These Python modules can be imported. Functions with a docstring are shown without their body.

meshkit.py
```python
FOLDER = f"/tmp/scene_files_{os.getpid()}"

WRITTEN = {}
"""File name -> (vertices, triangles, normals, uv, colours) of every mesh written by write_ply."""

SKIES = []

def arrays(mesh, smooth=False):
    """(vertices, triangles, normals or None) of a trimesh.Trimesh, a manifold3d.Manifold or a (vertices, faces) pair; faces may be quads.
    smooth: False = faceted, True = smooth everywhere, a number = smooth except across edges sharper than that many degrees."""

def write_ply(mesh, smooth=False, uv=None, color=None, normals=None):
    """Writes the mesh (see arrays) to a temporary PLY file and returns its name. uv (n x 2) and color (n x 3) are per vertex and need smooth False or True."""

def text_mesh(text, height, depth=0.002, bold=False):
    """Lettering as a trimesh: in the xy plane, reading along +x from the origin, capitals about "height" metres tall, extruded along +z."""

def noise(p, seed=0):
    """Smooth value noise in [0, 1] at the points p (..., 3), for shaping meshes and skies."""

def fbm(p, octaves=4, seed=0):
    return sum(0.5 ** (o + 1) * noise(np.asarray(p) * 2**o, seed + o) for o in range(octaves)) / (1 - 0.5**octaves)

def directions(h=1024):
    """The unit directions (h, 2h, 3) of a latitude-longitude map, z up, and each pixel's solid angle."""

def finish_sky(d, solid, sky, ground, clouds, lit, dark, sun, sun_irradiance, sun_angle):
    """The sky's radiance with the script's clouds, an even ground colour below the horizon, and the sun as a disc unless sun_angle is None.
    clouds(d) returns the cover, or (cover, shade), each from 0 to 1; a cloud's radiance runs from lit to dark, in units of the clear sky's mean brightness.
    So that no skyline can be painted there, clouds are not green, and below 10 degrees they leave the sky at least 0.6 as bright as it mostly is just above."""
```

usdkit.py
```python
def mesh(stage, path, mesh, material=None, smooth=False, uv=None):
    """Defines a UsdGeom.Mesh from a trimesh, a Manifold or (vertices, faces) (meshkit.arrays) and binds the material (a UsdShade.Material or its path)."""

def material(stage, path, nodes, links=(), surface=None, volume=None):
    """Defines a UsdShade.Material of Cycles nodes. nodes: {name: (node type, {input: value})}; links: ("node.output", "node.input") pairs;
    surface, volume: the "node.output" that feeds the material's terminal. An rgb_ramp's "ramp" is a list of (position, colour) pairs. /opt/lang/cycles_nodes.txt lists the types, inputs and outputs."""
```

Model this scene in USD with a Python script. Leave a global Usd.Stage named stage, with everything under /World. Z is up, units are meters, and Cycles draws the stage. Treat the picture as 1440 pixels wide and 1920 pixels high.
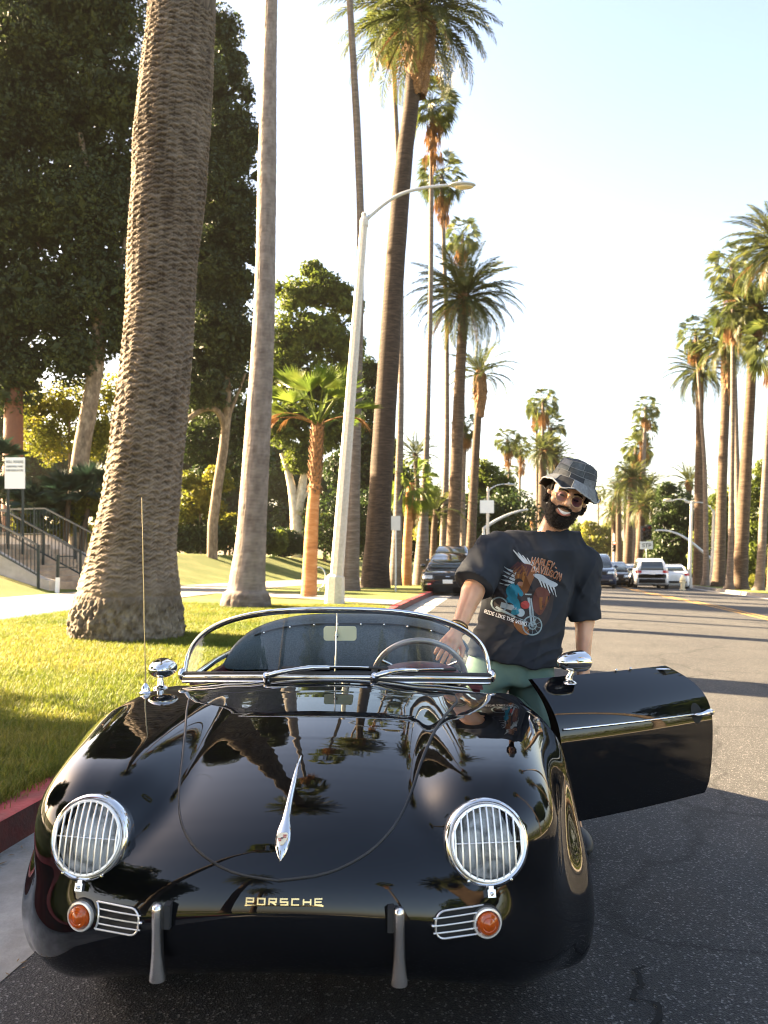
import math, random
import numpy as np, trimesh, usdkit, meshkit
import shapely, shapely.geometry as sg
from scipy import ndimage, interpolate
from scipy.spatial import cKDTree
from pxr import Usd, UsdGeom, UsdLux, UsdShade, Sdf, Gf, Vt

stage = Usd.Stage.CreateInMemory()
UsdGeom.SetStageUpAxis(stage, 'Z')
UsdGeom.SetStageMetersPerUnit(stage, 1.0)
UsdGeom.Xform.Define(stage, '/World')
UsdGeom.Scope.Define(stage, '/World/Looks')

# ---------------------------------------------------------------- camera, sky, sun, exposure
H, FPX, PXH, PXC = 1.34, 1560.0, 1035.0, 720.0          # eye height; the focal length, horizon row and middle column in the photograph's pixels
CAM = UsdGeom.Camera.Define(stage, '/World/camera')
CAM.CreateHorizontalApertureAttr(24.0)
CAM.CreateVerticalApertureAttr(32.0)
CAM.CreateFocalLengthAttr(24.0 * FPX / 1440)
CAM.CreateVerticalApertureOffsetAttr((PXH - 960) / 1440 * 24.0)
CAM.CreateFStopAttr(4.5)
CAM.CreateFocusDistanceAttr(3.0)
CAM.CreateClippingRangeAttr((0.05, 5000))
CAM.CreateExposureAttr(4.05)
_x = UsdGeom.Xformable(CAM)
_x.AddTranslateOp().Set((0, 0, H)); _x.AddRotateXOp().Set(90)
SUN_EL, SUN_AZ = math.radians(22), math.radians(-67)     # azimuth from +y towards +x: low sun on the left, a little ahead
SUN_DIR = np.array([math.sin(SUN_AZ) * math.cos(SUN_EL), math.cos(SUN_AZ) * math.cos(SUN_EL), math.sin(SUN_EL)])
usdkit.material(stage, '/World/Looks/sky_look', {
    's': ('sky_texture', dict(sky_type='single_scattering', sun_disc=False, sun_elevation=SUN_EL, sun_rotation=SUN_AZ, air_density=1.0, aerosol_density=2.2, ozone_density=1.6, altitude=50)),
    'v': ('mix', dict(mix_type='multiply', fac=1.0, color2=(.87, .735, .645))), 'b': ('background_shader', dict(strength=0.05))}, [('s.color', 'v.color1'), ('v.color', 'b.color')], surface='b.background')
DOME = UsdLux.DomeLight.Define(stage, '/World/sky')
UsdShade.MaterialBindingAPI.Apply(DOME.GetPrim()).Bind(UsdShade.Material.Get(stage, '/World/Looks/sky_look'))
DOME.GetPrim().SetCustomDataByKey('kind', 'structure')
SUN = UsdLux.DistantLight.Define(stage, '/World/sun')
SUN.CreateIntensityAttr(1.25); SUN.CreateAngleAttr(0.55); SUN.CreateNormalizeAttr(True); SUN.CreateColorAttr((1.0, 0.76, 0.47))
_x = UsdGeom.Xformable(SUN)
_x.AddRotateZOp().Set(-math.degrees(SUN_AZ)); _x.AddRotateXOp().Set(math.degrees(SUN_EL) - 90)
# light leaves along -z; turned so that -z points from the sun to the ground
UsdGeom.Xformable(SUN).ClearXformOpOrder()
_z = Gf.Vec3d(*map(float, SUN_DIR)); _r = Gf.Rotation(Gf.Vec3d(0, 0, 1), _z)
UsdGeom.Xformable(SUN).AddTransformOp(opSuffix='aim').Set(Gf.Matrix4d().SetRotate(_r))

# ---------------------------------------------------------------- naming and prims
_used = {}
def path_for(parent, name):
    k = (parent, name); n = _used.get(k, 0); _used[k] = n + 1
    return f'{parent}/{name}' + (f'_{n:03d}' if n else '')
def say(prim, label=None, cat=None, group=None, kind=None):
    for k, v in (('label', label), ('category', cat), ('group', group), ('kind', kind)):
        if v: prim.SetCustomDataByKey(k, v)
    return prim
def thing(name, label, cat, loc=(0, 0, 0), rz=0, group=None, scale=None):
    x = UsdGeom.Xform.Define(stage, path_for('/World', name))
    x.AddTranslateOp().Set(tuple(map(float, loc)))
    if rz: x.AddRotateZOp().Set(float(rz))
    if scale is not None: x.AddScaleOp().Set(tuple(map(float, np.broadcast_to(scale, 3))))
    say(x.GetPrim(), label, cat, group)
    return str(x.GetPath())
def copy_of(proto, name, label, cat, loc, rz=0, group=None, scale=None):
    x = UsdGeom.Xform.Define(stage, path_for('/World', name))
    x.AddTranslateOp().Set(tuple(map(float, loc)))
    if rz: x.AddRotateZOp().Set(float(rz))
    if scale is not None: x.AddScaleOp().Set(tuple(map(float, np.broadcast_to(scale, 3))))
    x.GetPrim().GetReferences().AddInternalReference(Sdf.Path(proto)); x.GetPrim().SetInstanceable(True)
    say(x.GetPrim(), label, cat, group)
    return str(x.GetPath())
def klass(name):
    return str(stage.CreateClassPrim('/' + name).GetPath()) if False else str(_klass(name))
def _klass(name):
    UsdGeom.Scope.Define(stage, '/World/Looks')
    p = stage.CreateClassPrim(f'/pattern_{name}'); p.SetTypeName('Xform'); return p.GetPath()
def raw(parent, name, v, f, mat, normals=None, kind=None, label=None, colors=None):
    """one Mesh prim; f triangles or quads (n x 3, n x 4)"""
    p = path_for(parent, name)
    m = UsdGeom.Mesh.Define(stage, p)
    v = np.asarray(v, np.float32); f = np.asarray(f, np.int32)
    m.CreatePointsAttr(Vt.Vec3fArray.FromNumpy(np.ascontiguousarray(v)))
    m.CreateFaceVertexCountsAttr(Vt.IntArray.FromNumpy(np.full(len(f), f.shape[1], np.int32)))
    m.CreateFaceVertexIndicesAttr(Vt.IntArray.FromNumpy(np.ascontiguousarray(f.ravel())))
    m.CreateSubdivisionSchemeAttr('none')
    if normals is not None:
        m.CreateNormalsAttr(Vt.Vec3fArray.FromNumpy(np.ascontiguousarray(np.asarray(normals, np.float32)))); m.SetNormalsInterpolation('vertex')
    if colors is not None:
        UsdGeom.PrimvarsAPI(m).CreatePrimvar('tint', Sdf.ValueTypeNames.Float3Array, 'vertex').Set(Vt.Vec3fArray.FromNumpy(np.ascontiguousarray(np.asarray(colors, np.float32))))
    UsdShade.MaterialBindingAPI.Apply(m.GetPrim()).Bind(mat)
    say(m.GetPrim(), label, None, None, kind)
    return p
def part(parent, name, mesh, mat, smooth=30, kind=None, label=None):
    if isinstance(mesh, list): mesh = join(mesh)
    v, f, n = meshkit.arrays(mesh, smooth)
    return raw(parent, name, v, f, mat, n, kind, label)
def single(name, mesh, mat, label, cat, smooth=30, group=None):
    p = part('/World', name, mesh, mat, smooth)
    say(stage.GetPrimAtPath(p), label, cat, group); return p
def structure(name, mesh, mat, smooth=False):
    p = part('/World', name, mesh, mat, smooth, 'structure'); return p

# ---------------------------------------------------------------- mesh helpers
TM = trimesh.Trimesh
def join(ms): return trimesh.util.concatenate([m for m in ms if m is not None])
def box(x0, x1, y0, y1, z0, z1):
    return trimesh.creation.box(bounds=[[min(x0, x1), min(y0, y1), min(z0, z1)], [max(x0, x1), max(y0, y1), max(z0, z1)]])
def frame_of(t, up=(0, 0, 1)):
    t = np.asarray(t, float); t = t / np.linalg.norm(t); up = np.asarray(up, float)
    if abs(t @ up) > .98: up = np.array([0, 1.0, 0]) if abs(t[1]) < .9 else np.array([1.0, 0, 0])
    s = np.cross(up, t); s /= np.linalg.norm(s)
    return s, np.cross(t, s), t
def tube(pts, rad, n=8, closed=False, caps=True, flat=1.0, up=(0, 0, 1)):
    pts = np.asarray(pts, float); k = len(pts); rad = np.broadcast_to(np.asarray(rad, float), (k,))
    tan = np.roll(pts, -1, 0) - np.roll(pts, 1, 0) if closed else np.gradient(pts, axis=0)
    tan /= np.maximum(np.linalg.norm(tan, axis=1, keepdims=True), 1e-12)
    s, b, _ = frame_of(tan[0], up); V = []
    for i in range(k):
        s = s - tan[i] * (s @ tan[i]); s /= np.linalg.norm(s); b = np.cross(tan[i], s)
        a = np.arange(n) * 2 * np.pi / n
        V.append(pts[i] + rad[i] * (np.cos(a)[:, None] * s + flat * np.sin(a)[:, None] * b))
    V = np.vstack(V); F = []
    for i in range(k if closed else k - 1):
        j = (i + 1) % k
        for q in range(n):
            r = (q + 1) % n
            F += [[i * n + q, i * n + r, j * n + r], [i * n + q, j * n + r, j * n + q]]
    if caps and not closed:
        V = np.vstack([V, pts[0], pts[-1]]); c0, c1 = len(V) - 2, len(V) - 1
        for q in range(n):
            r = (q + 1) % n
            F += [[c0, r, q], [c1, (k - 1) * n + q, (k - 1) * n + r]]
    return TM(V, F, process=False)
def lathe(prof, n=32, axis=(0, 0, 1), at=(0, 0, 0), up=(0, 0, 1)):
    """prof: (radius, height) pairs"""
    s, b, t = frame_of(axis, up); prof = np.asarray(prof, float); k = len(prof)
    a = np.arange(n) * 2 * np.pi / n
    ring = np.cos(a)[:, None] * s + np.sin(a)[:, None] * b
    V = np.vstack([np.asarray(at) + r * ring + h * t for r, h in prof]); F = []
    for i in range(k - 1):
        for q in range(n):
            r = (q + 1) % n
            F += [[i * n + q, i * n + r, (i + 1) * n + r], [i * n + q, (i + 1) * n + r, (i + 1) * n + q]]
    return TM(V, F, process=False)
def grid_faces(nr, nc, wrap=False):
    i, j = np.meshgrid(np.arange(nr - 1), np.arange(nc if wrap else nc - 1), indexing='ij')
    k = (j + 1) % nc
    return np.stack([i * nc + j, i * nc + k, (i + 1) * nc + k, (i + 1) * nc + j], -1).reshape(-1, 4)
def quads(P, wrap=False):
    P = np.asarray(P, float); nr, nc = P.shape[:2]; q = grid_faces(nr, nc, wrap)
    return TM(P.reshape(-1, 3), np.vstack([q[:, [0, 1, 2]], q[:, [0, 2, 3]]]), process=False)
def place(m, loc=(0, 0, 0), rz=0, R=None):
    m = m.copy(); T = np.eye(4)
    if rz: T = trimesh.transformations.rotation_matrix(rz, [0, 0, 1])
    if R is not None: T[:3, :3] = R
    T[:3, 3] = loc; m.apply_transform(T); return m
def spline(pts, n, k=3, closed=False):
    pts = np.asarray(pts, float)
    if closed: pts = np.vstack([pts, pts[:1]])
    d = np.r_[0, np.cumsum(np.linalg.norm(np.diff(pts, axis=0), axis=1))]
    if closed: return interpolate.CubicSpline(d, pts, bc_type='periodic')(np.linspace(0, d[-1], n, endpoint=False))
    if len(pts) < 4: k = len(pts) - 1
    return interpolate.make_interp_spline(d, pts, k=k)(np.linspace(0, d[-1], n))
def pch(xs, ys):
    return interpolate.PchipInterpolator(xs, ys, extrapolate=True)
def extrude(poly, h, T=None):
    ps = getattr(poly, 'geoms', [poly])
    m = join([trimesh.creation.extrude_polygon(p, h, engine='earcut') for p in ps if p.geom_type == 'Polygon' and p.area > 1e-9])
    if T is not None: m.apply_transform(T)
    return m
def basis(o, ex, ey, ez):
    T = np.eye(4); T[:3, 0], T[:3, 1], T[:3, 2], T[:3, 3] = ex, ey, ez, o; return T

# implicit surfaces: surface nets on a grid, then Newton steps onto the surface and gradient normals
def grad(F, p, e=1e-3):
    g = np.empty_like(p)
    for k in range(3):
        d = np.zeros(3); d[k] = e
        g[:, k] = (F(p + d) - F(p - d)) / (2 * e)
    return g
def nets(F, lo, hi, h, steps=3, e=1e-3):
    lo = np.asarray(lo, float); n = np.ceil((np.asarray(hi) - lo) / h).astype(int) + 1
    ax = [lo[k] + h * np.arange(n[k]) for k in range(3)]
    D = np.empty(n, np.float32)
    for i0 in range(0, n[0], 24):
        g = np.stack(np.meshgrid(ax[0][i0:i0 + 24], ax[1], ax[2], indexing='ij'), -1)
        D[i0:i0 + 24] = F(g.reshape(-1, 3)).reshape(g.shape[:3])
    S = D < 0; c = np.zeros(n - 1, np.int8)
    for o in np.ndindex(2, 2, 2): c += S[o[0]:n[0] - 1 + o[0], o[1]:n[1] - 1 + o[1], o[2]:n[2] - 1 + o[2]]
    cell = np.argwhere((c > 0) & (c < 8)); idx = -np.ones(n - 1, np.int64); idx[tuple(cell.T)] = np.arange(len(cell))
    acc, cnt = np.zeros((len(cell), 3)), np.zeros(len(cell))
    cor = list(np.ndindex(2, 2, 2))
    for a in cor:
        for b in cor:
            if sum(b) - sum(a) == 1 and all(y >= x for x, y in zip(a, b)):
                da, db = D[tuple((cell + a).T)], D[tuple((cell + b).T)]
                m = (da < 0) != (db < 0); t = np.where(m, da / np.where(m, da - db, 1), 0)
                acc += np.where(m[:, None], np.array(a) + t[:, None] * (np.array(b) - np.array(a)), 0); cnt += m
    V = lo + h * (cell + acc / np.maximum(cnt, 1)[:, None]); Q = []
    for k in range(3):
        o = [0, 0, 0]; o[k] = 1; i, j = [q for q in range(3) if q != k]
        A = S[:n[0] - 1, :n[1] - 1, :n[2] - 1]; B = np.roll(S, -1, k)[:n[0] - 1, :n[1] - 1, :n[2] - 1]
        e_ = np.argwhere(A != B); e_ = e_[(e_[:, i] > 0) & (e_[:, j] > 0)]
        di, dj = np.zeros(3, int), np.zeros(3, int); di[i] = 1; dj[j] = 1
        q = np.stack([idx[tuple((e_ - di - dj).T)], idx[tuple((e_ - dj).T)], idx[tuple(e_.T)], idx[tuple((e_ - di).T)]], 1)
        flip = A[tuple(e_.T)] ^ (k == 1); q[~flip] = q[~flip][:, ::-1]
        Q.append(q)
    Q = np.vstack(Q); Q = Q[(Q >= 0).all(1)]
    for _ in range(steps):
        g = grad(F, V, e); gg = np.maximum((g * g).sum(1), .05)
        s = np.clip(F(V) / gg, -h * .7, h * .7); V = V - s[:, None] * g
    g = grad(F, V, e); N = g / np.maximum(np.linalg.norm(g, axis=1, keepdims=True), 1e-9)
    return V, Q, N
def smin(a, b, k):
    h_ = np.maximum(k - np.abs(a - b), 0) / k
    return np.minimum(a, b) - h_ ** 3 * k / 6
def smax(a, b, k): return -smin(-a, -b, k)
def rmax(a, b, r):
    return np.minimum(np.maximum(a, b), -r) + np.hypot(np.maximum(a + r, 0), np.maximum(b + r, 0))
def cone(p, a, b, ra, rb):
    """round cone from a to b (approximate)"""
    a, b = np.asarray(a, float), np.asarray(b, float); ab = b - a
    t = np.clip(((p - a) @ ab) / (ab @ ab), 0, 1)
    return np.linalg.norm(p - a - t[:, None] * ab, axis=1) - (ra + t * (rb - ra))
def ell(p, c, r):
    q = (p - np.asarray(c)) / np.asarray(r); k = np.linalg.norm(q, axis=1)
    return (k - 1) * k / np.maximum(np.linalg.norm(q / np.asarray(r), axis=1), 1e-9)
class Profile:
    """signed distance to a closed smooth outline in 2D, looked up from a grid"""
    def __init__(self, pts, lo, hi, h=.008, smooth=True):
        c = spline(pts, 3000, closed=True) if smooth else np.asarray(pts)
        lo, hi = np.array(lo, float), np.array(hi, float); n = np.ceil((hi - lo) / h).astype(int) + 1
        X, Y = np.meshgrid(lo[0] + h * np.arange(n[0]), lo[1] + h * np.arange(n[1]), indexing='ij')
        P = np.stack([X.ravel(), Y.ravel()], 1)
        d = cKDTree(c).query(P)[0]; ins = shapely.contains_xy(sg.Polygon(c), P[:, 0], P[:, 1])
        D = np.where(ins, -d, d).reshape(n); D = ndimage.gaussian_filter(D, .9)
        self.c = ndimage.spline_filter(D, 3); self.lo, self.h = lo, h
    def __call__(self, x, y):
        return ndimage.map_coordinates(self.c, [(x - self.lo[0]) / self.h, (y - self.lo[1]) / self.h], order=3, prefilter=False, mode='nearest')

# ---------------------------------------------------------------- materials
_mats = {}
def mat(name, color=(.5, .5, .5), rough=.5, **kw):
    """plain principled, with optional noise: vary=(other colour, scale, sharpness), bump=(scale, distance)"""
    if name in _mats: return _mats[name]
    vary, bump, xtra = kw.pop('vary', None), kw.pop('bump', None), kw
    nodes = {'p': ('principled_bsdf', dict(base_color=color, roughness=rough, **xtra))}; links = []
    if vary or bump:
        nodes['c'] = ('texture_coordinate', {})
    if vary:
        nodes['n'] = ('noise_texture', dict(scale=vary[1], detail=5.0, roughness=.6))
        a = vary[2] if len(vary) > 2 else .2
        nodes['r'] = ('rgb_ramp', dict(ramp=[(.5 - a, color), (.5 + a, vary[0])]))
        links += [('c.object', 'n.vector'), ('n.fac', 'r.fac'), ('r.color', 'p.base_color')]
    if bump:
        nodes['m'] = ('noise_texture', dict(scale=bump[0], detail=4.0)); nodes['b'] = ('bump', dict(distance=bump[1], strength=1.0))
        links += [('c.object', 'm.vector'), ('m.fac', 'b.height'), ('b.normal', 'p.normal')]
    links = [(a.replace('c.object', 'c.object'), b) for a, b in links]
    _mats[name] = usdkit.material(stage, f'/World/Looks/{name}', nodes, links, surface='p.BSDF'); return _mats[name]
def shader(name, nodes, links, surface='p.BSDF', volume=None):
    if name not in _mats: _mats[name] = usdkit.material(stage, f'/World/Looks/{name}', nodes, links, surface=surface, volume=volume)
    return _mats[name]
M_PAINT = mat('black_paint', (.0015, .0016, .002), .012, specular_ior_level=.5)
M_CHROME = mat('chrome', (.78, .77, .76), .06, metallic=1.0)
M_CHROMEW = mat('worn_chrome', (.82, .78, .74), .20, metallic=1.0, bump=(60, .0006))
M_GOLD = mat('gilt', (.86, .62, .28), .16, metallic=1.0)
M_RUBBER = mat('black_rubber', (.012, .012, .013), .55)
M_DARK = mat('dark_void', (.004, .004, .004), .9)
M_TYRE = mat('tyre', (.018, .018, .019), .75, bump=(80, .001))
def glass(name, tint=(.95, .98, .97), ior=1.45, rough=0.0):
    return shader(name, {'t': ('transparent_bsdf', dict(color=tint)), 'g': ('glossy_bsdf', dict(color=(1, 1, 1), roughness=rough)),
        'f': ('fresnel', dict(IOR=ior)), 'm': ('mix_closure', {})}, [('f.fac', 'm.fac'), ('t.BSDF', 'm.closure1'), ('g.BSDF', 'm.closure2')], surface='m.closure')
# ================================================================ street layout: r = metres right of the road line through the camera, Y = metres ahead
rng = np.random.default_rng(7)
def _sp(x, k): return k * np.logaddexp(0, np.asarray(x, float) / k)
def road_x(r, Y): return r + .1327 * np.asarray(Y, float) + .12 * _sp(np.asarray(Y, float) - 40, 8) - .12 * _sp(-40, 8)
def road_r(X, Y): return X - road_x(0, Y)
def road_z(r, Y):
    r, Y = np.asarray(r, float), np.asarray(Y, float)
    return -.035 * (_sp(r - 1.6, .6) - _sp(r - 12, .6)) - .02 * (_sp(Y - 23, 3) - .75 * _sp(Y - 90, 10))
def ground_z(r, Y):
    r, Y = np.asarray(r, float), np.asarray(Y, float)
    base = road_z(r, Y)
    left = np.clip((-2.2 - r) / .02, 0, 1); right = np.clip((r - 10.8) / .02, 0, 1)
    lawn = .138 + .012 * np.clip(-r - 2.4, 0, 9)
    hill = 1.45 * np.clip((-r - 12.0) / 5.5, 0, 1) ** 1.1 + .02 * np.clip(-r - 17.5, 0, 40)
    return base + left * (lawn + hill) + right * (.14 + .01 * np.clip(r - 11, 0, 20))
def strip(r0, r1, Y0, Y1, nr, nY, zf, lift=0.0, geo=False):
    R_ = np.linspace(r0, r1, nr); Yv = Y0 + (Y1 - Y0) * np.linspace(0, 1, nY) ** (2.0 if geo else 1.0)
    R2, Y2 = np.meshgrid(R_, Yv); return quads(np.stack([road_x(R2, Y2), Y2, zf(R2, Y2) + lift], -1))
def pos_shader(name, nodes, links, **kw): return shader(name, nodes, links, **kw)
M_ASPH = shader('asphalt', {
    'g': ('geometry', {}), 'v': ('voronoi_texture', dict(scale=150.0)), 'n': ('noise_texture', dict(scale=.8, detail=6.0, roughness=.65)), 'n2': ('noise_texture', dict(scale=130.0, detail=3.0)),
    'r': ('rgb_ramp', dict(ramp=[(.0, (.066, .064, .063)), (.35, (.042, .042, .043)), (.75, (.024, .025, .027)), (1., (.014, .0145, .016))])),
    'r2': ('rgb_ramp', dict(ramp=[(.3, (.62, .62, .63)), (.7, (1.22, 1.2, 1.16))])), 'm': ('mix', dict(mix_type='multiply', fac=1.0)),
    'st': ('white_noise_texture', dict(dimensions='3D')), 'sr': ('rgb_ramp', dict(ramp=[(.88, (0, 0, 0)), (.97, (.115, .113, .108))])), 'm2': ('mix', dict(mix_type='add', fac=1.0)),
    'nd': ('noise_texture', dict(scale=1.3, detail=5.0)), 'dm': ('mix', dict(mix_type='add', fac=.55)), 'ce': ('voronoi_texture', dict(scale=.42, feature='distance_to_edge')), 'cr': ('rgb_ramp', dict(ramp=[(.0, (.38, .38, .38)), (.0045, (.5, .5, .5)), (.010, (1, 1, 1))])), 'm3': ('mix', dict(mix_type='multiply', fac=.75)),
     'b': ('bump', dict(distance=.0035, strength=.8)), 'p': ('principled_bsdf', dict(roughness=.78, specular_ior_level=.35))},
    [('g.position', 'v.vector'), ('g.position', 'n.vector'), ('g.position', 'n2.vector'), ('v.distance', 'r.fac'), ('n.fac', 'r2.fac'), ('r.color', 'm.color1'), ('r2.color', 'm.color2'),
     ('v.position', 'st.vector'), ('st.value', 'sr.fac'), ('m.color', 'm2.color1'), ('sr.color', 'm2.color2'), ('g.position', 'nd.vector'), ('g.position', 'dm.color1'), ('nd.color', 'dm.color2'), ('dm.color', 'ce.vector'), ('ce.distance', 'cr.fac'), ('m2.color', 'm3.color1'), ('cr.color', 'm3.color2'), ('m3.color', 'p.base_color'), ('v.distance', 'b.height'), ('b.normal', 'p.normal')])
def noisy(name, c0, c1, scale, rough=.9, bscale=60, bdist=.003, c2=None, scale2=.6, lo=.35, hi=.65):
    nodes = {'g': ('geometry', {}), 'n': ('noise_texture', dict(scale=scale, detail=6.0, roughness=.65)), 'r': ('rgb_ramp', dict(ramp=[(lo, c0), (hi, c1)])), 'n2': ('noise_texture', dict(scale=bscale, detail=4.0)),
             'b': ('bump', dict(distance=bdist)), 'p': ('principled_bsdf', dict(roughness=rough, specular_ior_level=.3))}
    links = [('g.position', 'n.vector'), ('n.fac', 'r.fac'), ('g.position', 'n2.vector'), ('n2.fac', 'b.height'), ('b.normal', 'p.normal')]
    if c2:
        nodes |= {'n3': ('noise_texture', dict(scale=scale2, detail=5.0, roughness=.6)), 'r3': ('rgb_ramp', dict(ramp=[(.45, (0, 0, 0)), (.68, (1, 1, 1))])), 'mx': ('mix', dict(color2=c2))}
        links += [('g.position', 'n3.vector'), ('n3.fac', 'r3.fac'), ('r3.color', 'mx.fac'), ('r.color', 'mx.color1'), ('mx.color', 'p.base_color')]
    else: links += [('r.color', 'p.base_color')]
    return shader(name, nodes, links)
M_CONC = noisy('gutter_concrete', (.25, .24, .22), (.42, .40, .37), 3.0, c2=(.18, .17, .15), scale2=1.7)
M_WALK = noisy('pavement_concrete', (.19, .172, .152), (.26, .242, .218), 1.2, c2=(.175, .155, .135), scale2=.5)
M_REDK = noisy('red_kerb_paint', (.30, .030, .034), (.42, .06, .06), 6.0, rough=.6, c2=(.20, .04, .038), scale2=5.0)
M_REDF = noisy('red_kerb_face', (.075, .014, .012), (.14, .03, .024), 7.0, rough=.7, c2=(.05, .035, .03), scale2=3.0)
M_LAWN = noisy('lawn_turf', (.06, .09, .012), (.13, .15, .022), 24.0, c2=(.18, .17, .04), scale2=.55, bscale=90, bdist=.02)
M_SOIL = noisy('dry_soil', (.10, .075, .045), (.17, .13, .08), 14.0, bdist=.01)
M_YEL = noisy('road_yellow', (.40, .20, .03), (.50, .27, .05), 9.0, rough=.7, c2=(.2, .13, .05), scale2=4.0)

structure('ground', join([strip(-420, 420, -260, -70, 30, 10, lambda r, Y: road_z(0, Y * 0 - 70) - .9), strip(-420, 420, -70, 800, 40, 90, lambda r, Y: road_z(0, Y) - .9 - 0 * r, geo=False)]), M_SOIL, True)
structure('road', strip(-1.54, 10.8, -70, 420, 40, 380, road_z), M_ASPH, True)
structure('gutter', strip(-2.2, -1.54, -70, 420, 3, 300, road_z, .002), M_CONC, True)
structure('gutter', strip(10.3, 10.8, -70, 420, 3, 300, road_z, .004), M_CONC, True)
def kerb(r0, r1, face, Y0, Y1, nY, mt, mt2, h=.138):
    Yv = np.linspace(Y0, Y1, nY); prof = [(face, 0), (face + (r0 - face) * .10, h - .022), (face + (r1 - face) * .1, h - .006), (face + (r1 - face) * .22, h), (r1, h), (r1, h - .1)]
    P = np.stack([np.stack([road_x(r, Yv), Yv, road_z(face, Yv) + z], -1) for r, z in prof], 1)
    if face > 0: P = P[:, ::-1]
    return P
_kp = kerb(-2.39, -2.39, -2.2, -70, 32.4, 320, None, None)
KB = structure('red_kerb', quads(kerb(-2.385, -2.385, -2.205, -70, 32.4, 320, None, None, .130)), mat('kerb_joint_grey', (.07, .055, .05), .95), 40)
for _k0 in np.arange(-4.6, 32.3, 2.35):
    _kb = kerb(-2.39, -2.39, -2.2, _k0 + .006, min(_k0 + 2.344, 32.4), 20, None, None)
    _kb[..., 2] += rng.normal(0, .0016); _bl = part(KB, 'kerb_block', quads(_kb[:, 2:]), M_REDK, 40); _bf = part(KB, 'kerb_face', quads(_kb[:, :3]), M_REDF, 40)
structure('kerb', quads(kerb(-2.39, -2.39, -2.2, 32.4, 420, 220, None, None)), M_CONC, 40)
structure('kerb', quads(kerb(11.0, 11.0, 10.8, -70, 420, 300, None, None)), M_WALK, 40)
structure('lawn', strip(-8.0, -2.385, -70, 420, 30, 260, lambda r, Y: ground_z(np.minimum(r, -2.25), Y) - .004), M_LAWN, True)
structure('pavement', strip(-12.0, -8.0, -70, 420, 6, 260, ground_z, .012), M_WALK, True)
structure('hillside_lawn', join([strip(-22, -12.0, -70, 420, 40, 260, ground_z), strip(-120, -22, -70, 420, 8, 120, ground_z)]), M_LAWN, True)
structure('lawn', join([strip(10.99, 16, -70, 420, 10, 260, lambda r, Y: ground_z(np.maximum(r, 10.9), Y) - .004), strip(17.6, 120, -70, 420, 12, 120, ground_z)]), M_LAWN, True)
structure('pavement', strip(16, 17.6, -70, 420, 3, 200, ground_z, .006), M_WALK, True)
# the crossing path from the pavement to the kerb
_k = np.linspace(0, 1, 14); _cr = -8.1 + 5.72 * _k; _cY = 25.6 - 4.6 * _k
structure('crossing_path', quads(np.stack([np.stack([road_x(_cr, _cY + d), _cY + d, ground_z(_cr, _cY + d) + .010], -1) for d in (0, -1.9)], 0)), M_WALK, True)
# double yellow line, swinging slightly as the road dips
_Yy = np.linspace(9, 120, 200)
for d in (-.13, .13):
    structure('yellow_line', quads(np.stack([np.stack([road_x(6.15 + d + e, _Yy), _Yy, road_z(6.15 + d + e, _Yy) + .004], -1) for e in (-.055, .055)], 1)), M_YEL, True)
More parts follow.
